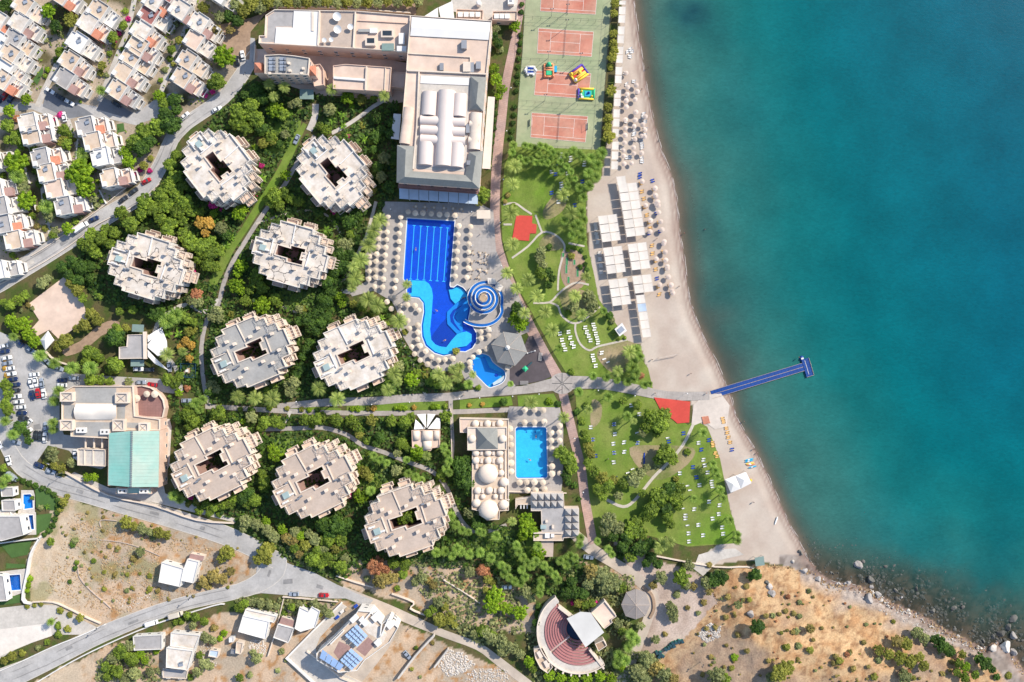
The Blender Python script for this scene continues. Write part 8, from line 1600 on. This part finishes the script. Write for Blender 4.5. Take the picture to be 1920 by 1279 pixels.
for x, y, a, c_, lk in PPL:
    inw = x == 1322; onj = x == 1497
    dd = float(pdist(np.array([x]), np.array([y]), COAST)[0]); zb = -.62 * (1 - min(1, dd / 26)) if not inw else -1.3
    t = thing('person', lk, 'person', tuple(P(x, y)[:2]) + (.12 if onj else zb,), auto=False, world=False, rot=a * 2.1)
    sub('body', PM, t); sub('hair', hair, t); sub('shorts', shorts[c_], t)
for x_, y_, r_, l_ in ((779.5,463,0,'swimmer stretched out in a lane of the main pool'),(815,580,1,'swimmer in the dark blue middle of the lagoon'),(830,640,2,'swimmer near the lower curve of the lagoon'),(990,860,1,'swimmer in the lower half of the rectangular pool'),(865,560,2,'swimmer in the pale bay beside the spiral slide'),(1005,815,0,'swimmer near the top of the rectangular pool')):
    p = P(x_, y_); t = thing('person', l_, 'person', (p.x, p.y, -.2), auto=False, world=False); t.rotation_euler = (R(90), 0, r_); sub('body', PM, t); sub('shorts', shorts['dark'], t)
# ------------------------------------------------------------------ beach and sea bits
def kayak(x, y, r, mat, lk):
    p = P(x, y); t = thing('kayak', lk, 'kayak', (p.x, p.y, 0), auto=False, world=False, rot=R(r)); vs, fs = [], []
    for i in range(9):
        u = i / 8 * 2 - 1; w_ = .38 * math.sqrt(max(.0, 1 - u * u * .98)) + .02
        vs += [(u * 1.9, -w_, .3), (u * 1.9, 0, .02 + .15 * u * u), (u * 1.9, w_, .3), (u * 1.9, 0, .36)]
    for i in range(8):
        for j in range(4): fs.append((i * 4 + j, (i + 1) * 4 + j, (i + 1) * 4 + (j + 1) % 4, i * 4 + (j + 1) % 4))
    mb = MB(); mb.add(vs, fs); mk('hull', mb, W[mat], t, sm=True); mk('seat', MB().box(-.2, 0, .36, .9, .42, .08), W['wplastic'], t)
kayak(1404.5, 861.5, 12, 'tfab', 'turquoise kayak on the sand, left in the small boat group'); kayak(1404, 864.5, 14, 'tfab', 'turquoise kayak lying just below the upper one'); kayak(1406, 869, 8, 'yfab', 'yellow kayak between the blue ones'); kayak(1407.5, 871, 8, 'ofab2', 'orange kayak beside the yellow one'); kayak(1410.5, 875.5, 14, 'tfab', 'lowest turquoise kayak of the group on the sand')
kayak(1455, 976, 70, 'wplastic', 'white board lying near the lower waterline')
p = P(1251, 668); t = thing('volleyball_net', 'pale beach volleyball net between two posts on the sand', 'net', (p.x, p.y, 0), auto=False); a_, b_ = P(1234, 671)[:2], P(1271, 664)[:2]
nb = MB()
for z_ in (1.4, 1.6, 1.8, 2.0, 2.2): nb.line([tuple(a_), tuple(b_)], .04, z_, z_ + .04)
mk('net', nb, W['canvas'], t)
for e in (a_, b_): mk('post', MB().tube((*e, 0), (*e, 2.4), .06), W['woodl'], t)
# boulders
def rock_me(seed):
    bm = bmesh.new(); bmesh.ops.create_icosphere(bm, subdivisions=3, radius=1); rr = random.Random(seed); pl = [Vector((rr.uniform(-1, 1), rr.uniform(-1, 1), rr.uniform(-.3, 1))).normalized() for _ in range(9)]; ds = [rr.uniform(.55, .9) for _ in pl]
    for v in bm.verts:
        for n_, d_ in zip(pl, ds):
            k_ = v.co.dot(n_) - d_
            if k_ > 0: v.co -= n_ * k_ * .92
        v.co *= 1 + .05 * math.sin(v.co.x * 7 + seed) * math.cos(v.co.y * 6); v.co.z *= .7
    me = bpy.data.meshes.new('boulder'); bm.to_mesh(me); bm.free(); me.materials.append(W['rockm']); return me
RK = [rock_me(s) for s in range(6)]; 
def rock(x, y, rpx, lk, mat='rockm', z=None, auto=False, grp='boulders along the rocky shore', k_=0):
    z0 = z if z is not None else G(x, y); p = P(x, y, z0); o = bpy.data.objects.new('boulder', RK[(int(x * 3) + int(y)) % 6]); COL.objects.link(o); r = rpx * S
    rr = random.Random(int(x * 17 + y * 3)); o.location = (p.x, p.y, z0 + r * .15); o.scale = (r, r * rr.uniform(.7, 1), r * rr.uniform(.7, 1.0)); o.rotation_euler = (0, 0, rr.uniform(0, 6)); setmat(o, W[mat]); tag(o, lk, 'boulder', grp, auto)
for x, y, r, lk, m_ in [(1507,1070,8,'big grey boulder alone on the grey sand','rockm'),(1486,1053,4,'pale square block on the sand above the big boulder','rubble'),(1500,1034,4,'dark boulder at the water edge above the others','rockd'),(1503,1039,3,'small dark stone beside the upper waterline boulder','rockd'),(1534,1085,6,'pale boulder where the rocky shore begins','rockm'),(1590,1094,7,'pale boulder at the start of the rocky shore','rockm'),
      (1609,1059,9,'dark flat boulder standing out in the shallow water','rockm'),(1618,1053,4,'small dark boulder touching the flat one in the water','rockd'),(1632,1087,9,'round dark boulder close to the shore in the water','rockd'),(1634,1100,5,'pale boulder just below the round dark one','rockm'),(1628,1123,12,'largest grey boulder on the shore','rockm'),(1646,1115,7,'pale cracked boulder right of the largest one','rockm'),(1679,1107,5,'grey boulder awash in the shallow water','rockd'),
      (1660,1062,4,'dark small boulder out in the teal water','rockd'),(1748,1145,6,'dark boulder group member off the middle rocky shore','rockd'),(1718,1104,5,'dark boulder off the middle rocky shore, upper','rockd'),(1788,1140,6,'dark boulder off the right rocky shore','rockd'),(1804,1138,5,'dark rusty boulder right of its neighbour in the shallows','rockd'),(1899,1192,9,'big grey boulder in the water near the right edge','rockm'),(1876,1187,9,'dark weedy boulder left of the big grey one at the right edge','rockd'),(1900,1160,10,'submerged dark boulder near the right edge','rockd'),
      (1890,1176,7,'rusty dark boulder between two larger ones, right edge','rockd'),(1862,1194,5,'small dark boulder below the weedy one','rockd'),(1884,1213,13,'pale rock outcrop at the point, right','rubble'),(1862,1216,9,'pale rock outcrop at the point, left','rubble'),(1900,1222,8,'pale rock at the tip of the point','rockm'),(1442,1100,7,'tall grey sculpted rock on the slope','rockm'),(1447,1112,8,'grey sculpted rock just below the tall one','rockm'),(1438,1092,5,'dark grey rock above the sculpted ones','rockd'),(1407,1150,8,'dark ruined slab on the slope','rockm'),(1690,1120,3,'small stone below the middle shallows','rockm')]:
    ins_ = bool(inpoly(np.array([x]), np.array([y]), SEA)[0]); rock(x, y, r, lk, m_, z=(-.75 if ins_ else None))
r4 = random.Random(11); cl = [p for p in COAST if 1535 < p[0] < 1925 and p[1] < 1265]
for i in range(130):
    j = r4.randrange(len(cl) - 1); f = r4.random(); x = cl[j][0] * (1 - f) + cl[j + 1][0] * f; y = cl[j][1] * (1 - f) + cl[j + 1][1] * f; off = r4.gauss(0, 13); x += off * .5; y -= off
    sea_ = bool(inpoly(np.array([x]), np.array([y]), SEA)[0]); rock(x, y, r4.choice([1.6, 2, 2.2, 2.6, 3, 3.6, 4.4]), ('small dark stone in the rocky shallows' if sea_ else 'small pale stone on the rocky shore'), 'rockd' if sea_ else r4.choice(['rubble', 'rockm', 'rubble']), z=(-.8 if sea_ else -.3), grp='small stones along the rocky shore')
# underwater stones: nobody could count them
mb = MB(); r5 = random.Random(3)
for i in range(1300):
    x = r5.uniform(1500, 1925); yb = np.interp(x, [p[0] for p in cl], [p[1] for p in cl]); y = yb - abs(r5.gauss(0, 42)) - 2; r = r5.choice([.3, .4, .5, .7, .9]) * (1.2 if r5.random() < .1 else 1)
    if fnoise(np.array([x]), np.array([y]), 20, 44)[0] < .42: continue
    p = P(x, y, -.6); zt = -.62 + r5.uniform(-.02, .16); mb.add([(p.x + r * math.cos(a) * r5.uniform(.6, 1.1), p.y + r * math.sin(a) * r5.uniform(.6, 1.1), zt - r5.uniform(.1, .5)) for a in [k2 * 1.047 for k2 in range(6)]] + [(p.x, p.y, zt)], [(k2, (k2 + 1) % 6, 6) for k2 in range(6)])
o = mk('submerged_stones', mb, W['rockd'], kind='stuff'); o['label'] = 'dark stones under the shallow water of the rocky shore'
def rubble(name, poly, n, rmin, rmax, seed, lk, mat='rubble'):
    r6 = random.Random(seed); mb = MB(); xs_ = [p[0] for p in poly]; ys_ = [p[1] for p in poly]
    for i in range(n):
        x, y = r6.uniform(min(xs_), max(xs_)), r6.uniform(min(ys_), max(ys_))
        if not bool(inpoly(np.array([x]), np.array([y]), poly)[0]): continue
        r = r6.uniform(rmin, rmax); p = P(x, y, G(x, y)); zt = p.z + r * .7; mb.add([(p.x + r * math.cos(a) * r6.uniform(.6, 1.1), p.y + r * math.sin(a) * r6.uniform(.6, 1.1), p.z + r6.uniform(-.1, .25) * r) for a in [k2 * 1.257 + r6.uniform(-.2, .2) for k2 in range(5)]] + [(p.x + r6.uniform(-.2, .2) * r, p.y + r6.uniform(-.2, .2) * r, zt)], [(k2, (k2 + 1) % 5, 5) for k2 in range(5)])
    o = mk(name, mb, W[mat], kind='stuff'); o['label'] = lk
rubble('rubble_pile', [(818,1245),(842,1218),(870,1225),(890,1245),(870,1262),(838,1268)], 700, .25, .7, 1, 'pale stone rubble inside the ruined wall'); rubble('rubble_pile', [(1306,1190),(1330,1168),(1352,1175),(1350,1195),(1325,1205)], 420, .25, .7, 2, 'heap of pale building rubble on the dusty ground', 'rubble')
rubble('shore_rubble', [(1600,1110),(1640,1106),(1680,1140),(1740,1165),(1790,1195),(1850,1218),(1835,1232),(1760,1200),(1690,1165),(1640,1140)], 1100, .2, .7, 3, 'pale broken stone along the foot of the slope'); rubble('garden_rubble', [(465,1200),(500,1200),(500,1225),(470,1235)], 260, .2, .5, 4, 'stone rubble between the small houses'); rubble('garden_rubble', [(880,1255),(950,1250),(960,1285),(870,1285)], 300, .2, .6, 5, 'stones beside the dusty track')
rubble('garden_rubble', [(375,1210),(410,1215),(405,1250),(370,1250)], 160, .2, .5, 6, 'stones beside the small huts'); rubble('field_stones', [(205,1118),(260,1120),(300,1108),(240,1145)], 200, .15, .45, 7, 'pale stones along the lower rim of the dry field')
# green bins
bn = thing('waste_container', 'x', 'container', (0, 0, 0), world=False); mk('bin', MB().box(0, 0, .6, 1.5, 1.1, 1.2), W['binm'], bn); mk('lid', MB().box(0, 0, 1.27, 1.55, 1.15, .1), W['tealp'], bn); PROTOS.append(bn)
for i, (x, y) in enumerate(Z(1200, 1009, 4.736, [(150,1015),(180,1020),(200,1045),(170,1050),(230,985),(255,975),(275,955),(290,935),(320,925),(345,915),(375,915),(300,960)])): clone(bn, P(x, y, .6) - Vector((0, 0, .6)), rng.uniform(0, 3), 'green waste container', 'green waste containers')
# street lamps along the lower promenade
ln = thing('street_lamp', 'x', 'street lamp', (0, 0, 0), world=False); mk('pole', MB().tube((0, 0, 0), (0, 0, 4), .06, n=6), W['dark'], ln); mk('lamp_head', MB().dome(0, 0, 4, .28, .25, 10, 4), W['wplastic'], ln); PROTOS.append(ln)
for x, y in [(560,752),(625,758),(700,757),(770,753),(862,746),(900,745),(961,742),(1010,738),(1120,731),(1188,741),(940,500),(938,420),(944,340),(950,250),(958,170),(1076,820),(1092,920),(1285,737),(735,395),(885,400)]: clone(ln, P(x, y), 0, 'thin dark lamp post with a white head', 'lamp posts along the promenades')
# playground pieces on the dark floor, benches, swing frame
p = P(*Z(900, 500, 4.736, [(400, 905)])[0]); t = thing('playground_slide', 'dark green climbing frame with slide on the dark floor', 'playground', (p.x, p.y, .3), auto=False, world=False, rot=.75)
mk('tower', MB().box(0, 0, 1.2, 1.6, 1.6, 2.4), W['tealp'], t); mk('roof', MB().cone([(-1, -1), (1, -1), (1, 1), (-1, 1)], 2.9, (0, 0, 3.8), .1), W['gfab'], t); mk('slide', MB().tube((.8, 0, 1.4), (4, 0, .2), .35, n=6), W['tealp'], t); mk('ladder', MB().tube((-.8, .3, 1.4), (-2, .3, 0), .06).tube((-.8, -.3, 1.4), (-2, -.3, 0), .06), W['metal'], t)
for j, (x0, y0, a0, n_, dx, dy, lk) in enumerate([(535,800,-.5,4,8,20,'row of pale slats on the right rim of the dark playground'), (392,1030,1.45,4,28,-2,'row of pale slats on the lower rim of the dark playground')]):
    p = P(*Z(900, 500, 4.736, [(x0, y0)])[0]); t = thing('bench_row', lk, 'bench', (p.x, p.y, .3), auto=False, world=False, rot=a0 - (1.2 if j == 0 else 1.45 ))
    for i in range(4): mk('slat', MB().box(0 if j == 0 else 0, (i - 1.5) * .42, .45, 3.6, .22, .1), W['greyv'], t)
p = P(*Z(900, 500, 4.736, [(455, 757)])[0]); t = thing('seesaw', 'grey seesaw frame near the pavilion corner', 'seesaw', (p.x, p.y, .3), auto=False, world=False, rot=.3); mk('beam', MB().box(0, 0, .6, 4, .25, .15), W['metal'], t); mk('pivot', MB().box(0, 0, .3, .4, .6, .6), W['metal'], t); mk('seat', MB().box(1.7, 0, .75, .5, .5, .1), W['wplastic'], t); mk('seat', MB().box(-1.7, 0, .75, .5, .5, .1), W['wplastic'], t)
# minigolf
for i, (x, y, l_) in enumerate(Z(900, 250, 4.736, [(0, 0)]) and [(1056,478,5),(1063,490,9),(1062,505,10),(1083,512,9),(1077,492,6),(1066,525,8)]):
    p = P(x, y); t = thing('minigolf_lane', 'narrow green minigolf lane', 'minigolf lane', (p.x, p.y, .16), 'minigolf lanes', world=False); mk('felt', MB().box(0, 0, .03, .9, l_ * S * 1.5, .05), W['gfelt'], t); mk('kerb', MB().ring(rect(0, 0, 1.15, l_ * S * 1.5 + .25), .12, 0, .14), W['stone'], t)
for x, y in ((1290,1024),(1284,1019)): pass
p = P(1206, 1100); t = thing('garden_bench', 'curved beige bench wall hugging the gazebo', 'bench', (p.x, p.y, 0), auto=False); mk('seat', MB().line(smooth(PP([(1205,1100),(1222,1115),(1226,1140),(1218,1158)]), n=4), 1.2, 0, .7), W['soil'], t)
# ------------------------------------------------------------------ labels: each singles out one thing
LMK = [(145,55,'upper left village'),(270,80,'second village row'),(60,150,'leftmost village row'),(365,100,'right village row'),(150,205,'village parking street'),(60,240,'left village cluster'),(180,250,'middle village cluster'),(100,345,'brown roofed cluster'),(215,330,'big round pine'),(25,425,'left edge houses'),
 (262,362,'diagonal road'),(30,520,'blue van'),(411,311,'upper left apartment block'),(627,322,'second apartment block'),(277,497,'leftmost apartment block'),(547,474,'cracked white apartment block'),(471,656,'grey roofed apartment block'),(663,661,'apartment block beside the lagoon'),(397,866,'apartment block beside the green hall'),(587,898,'middle lower apartment block'),(761,972,'tree filled apartment block'),
 (640,60,'satellite dish wing'),(480,18,'top edge wood'),(700,10,'long hotel wing'),(538,125,'tower house'),(680,146,'flat pink block'),(825,240,'vaulted hall'),(825,365,'canopy of the hall'),(925,240,'narrow pale canopy'),(1055,80,'second tennis court'),(1050,150,'inflatables'),(1048,235,'lowest tennis court'),(1055,10,'top tennis court'),(1000,360,'bright round lawn'),(983,428,'red square floor'),(1080,500,'minigolf garden'),(1075,330,'palm grove'),(1080,410,'path junction grove'),
 (1175,400,'longest beach canopy'),(1150,500,'left canopies'),(1200,600,'canopy tail'),(1190,230,'thatched parasols'),(1160,100,'cabana row'),(1250,450,'middle beach'),(805,470,'main pool'),(720,470,'left parasol rows'),(870,460,'right parasol rows'),(830,600,'lagoon end'),(910,560,'spiral slide'),(915,695,'childrens pool'),(952,652,'hexagonal pavilion'),(990,690,'dark playground'),(840,700,'palm bed'),
 (1040,560,'promenade palms'),(1090,575,'round garden island'),(1060,640,'left lounger field'),(1110,630,'right lounger field'),(1170,625,'shower hut'),(1180,680,'palm clump by the sand'),(1054,720,'paved circle'),(915,805,'pyramid roof'),(915,900,'big domes'),(995,845,'rectangular pool'),(1035,960,'pyramid restaurant'),(800,810,'tent sails'),(870,890,'big dark tree'),(1060,865,'trees right of the pool'),
 (1140,800,'upper south lawn'),(1150,880,'middle south lawn'),(1240,795,'red floor by the jetty'),(1245,855,'big tree on the lawn'),(1310,900,'right south lawn'),(1310,980,'lowest bright lawn'),(1250,935,'dark tree clump'),(1180,990,'grove below the lawn'),(1230,1040,'thatched hut corner'),(1384,904,'beach tent'),(1350,810,'orange loungers'),
 (105,565,'pink court floor'),(87,640,'square tent'),(30,700,'parking column'),(75,728,'parking island'),(255,650,'entrance lodge'),(295,650,'tensile canopy'),(355,695,'teal platform'),(180,680,'parking drive'),(190,760,'reception'),(280,755,'round terrace'),(250,860,'green roofed hall'),(172,858,'annex'),(80,815,'turning circle'),(60,950,'narrow plunge pool'),(50,1090,'stepped villa pool'),(110,1160,'driveway palms'),(40,1225,'left road verge'),(225,1235,'lower left scrub'),
 (270,990,'upper field edge'),(335,1070,'lone white house'),(420,1075,'field corner'),(500,1040,'road bend'),(480,1170,'long rear terrace house'),(575,1160,'notched white house'),(345,1220,'stacked white house'),(670,1200,'solar apartment house'),(570,1010,'scrub above the junction'),(715,1075,'russet tree'),(860,1040,'row below the last block'),(820,1150,'dusty track'),(930,1125,'lower pines'),(1000,1060,'palm rows'),(950,1205,'thicket left of the amphitheatre'),(1083,1178,'amphitheatre'),(1120,1090,'slope above the stage'),
 (1192,1135,'wooden gazebo'),(1180,1215,'palms below the gazebo'),(1220,1255,'scrub at the lower edge'),(1280,1085,'dusty clearing'),(1350,1090,'ruins'),(1430,1150,'dry slope'),(1470,1255,'lower slope'),(1690,1230,'bushy slope'),(1790,1225,'point'),(690,760,'trimmed bushes'),(480,780,'lower promenade'),(840,860,'path to the bath house'),(535,230,'hotel garden'),(640,220,'palm garden'),(720,240,'shaded garden'),(490,400,'garden path'),(330,380,'wood by the road'),(180,450,'wood by the lower road'),(385,430,'golden tree'),
 (600,590,'dark wood'),(640,500,'wood left of the parasols'),(700,560,'palms left of the deck'),(540,720,'hedge row'),(490,560,'trees above the grey block'),(160,590,'trees around the pink floor'),(130,510,'dark corner wood'),(400,590,'path crossing'),(330,610,'entrance garden')]
ORD = 'first second third fourth fifth sixth seventh eighth ninth tenth eleventh twelfth thirteenth fourteenth fifteenth sixteenth seventeenth eighteenth nineteenth twentieth twenty-first twenty-second twenty-third twenty-fourth twenty-fifth twenty-sixth twenty-seventh twenty-eighth twenty-ninth thirtieth thirty-first thirty-second thirty-third thirty-fourth thirty-fifth'.split()
bpy.context.view_layer.update()
kill = set()
for t in PROTOS:
    for c_ in list(t.children):
        for g_ in list(c_.children): bpy.data.objects.remove(g_)
        bpy.data.objects.remove(c_)
    kill.add(t.name)
TH = [e for e in TH if e[0].name not in kill]
for n_ in kill: bpy.data.objects.remove(bpy.data.objects[n_])
bk = {}
for o, lk, auto, pos, shared in TH:
    px, py = 960 + o.location.x / S, 639.5 - o.location.y / S
    if not auto: o['label'] = lk; continue
    d_, L_ = min(((px - a) ** 2 + (py - b) ** 2, i) for i, (a, b, c_) in enumerate(LMK)); a, b, nm = LMK[L_]; dx, dy = px - a, py - b
    rel = 'by' if d_ < 110 else ('right of' if dx > abs(dy) else 'left of' if -dx > abs(dy) else 'below' if dy > 0 else 'above')
    bk.setdefault((lk, rel, nm), []).append((px, py, o))
for (lk, rel, nm), v in bk.items():
    hz_ = max(p[0] for p in v) - min(p[0] for p in v) >= max(p[1] for p in v) - min(p[1] for p in v); v.sort(key=lambda p: p[0] if hz_ else p[1])
    for i, (x, y, o) in enumerate(v):
        s_ = f'{lk} {rel} the {nm}'
        if len(v) == 2: s_ += ', ' + (('left' if i == 0 else 'right') if hz_ else ('upper' if i == 0 else 'lower')) + ' one'
        elif len(v) > 2: s_ += f', {ORD[i] if i < 35 else "last"} from the ' + ('left' if hz_ else 'top')
        o['label'] = s_
print('OBJECTS', len(bpy.data.objects), 'things', len(TH))
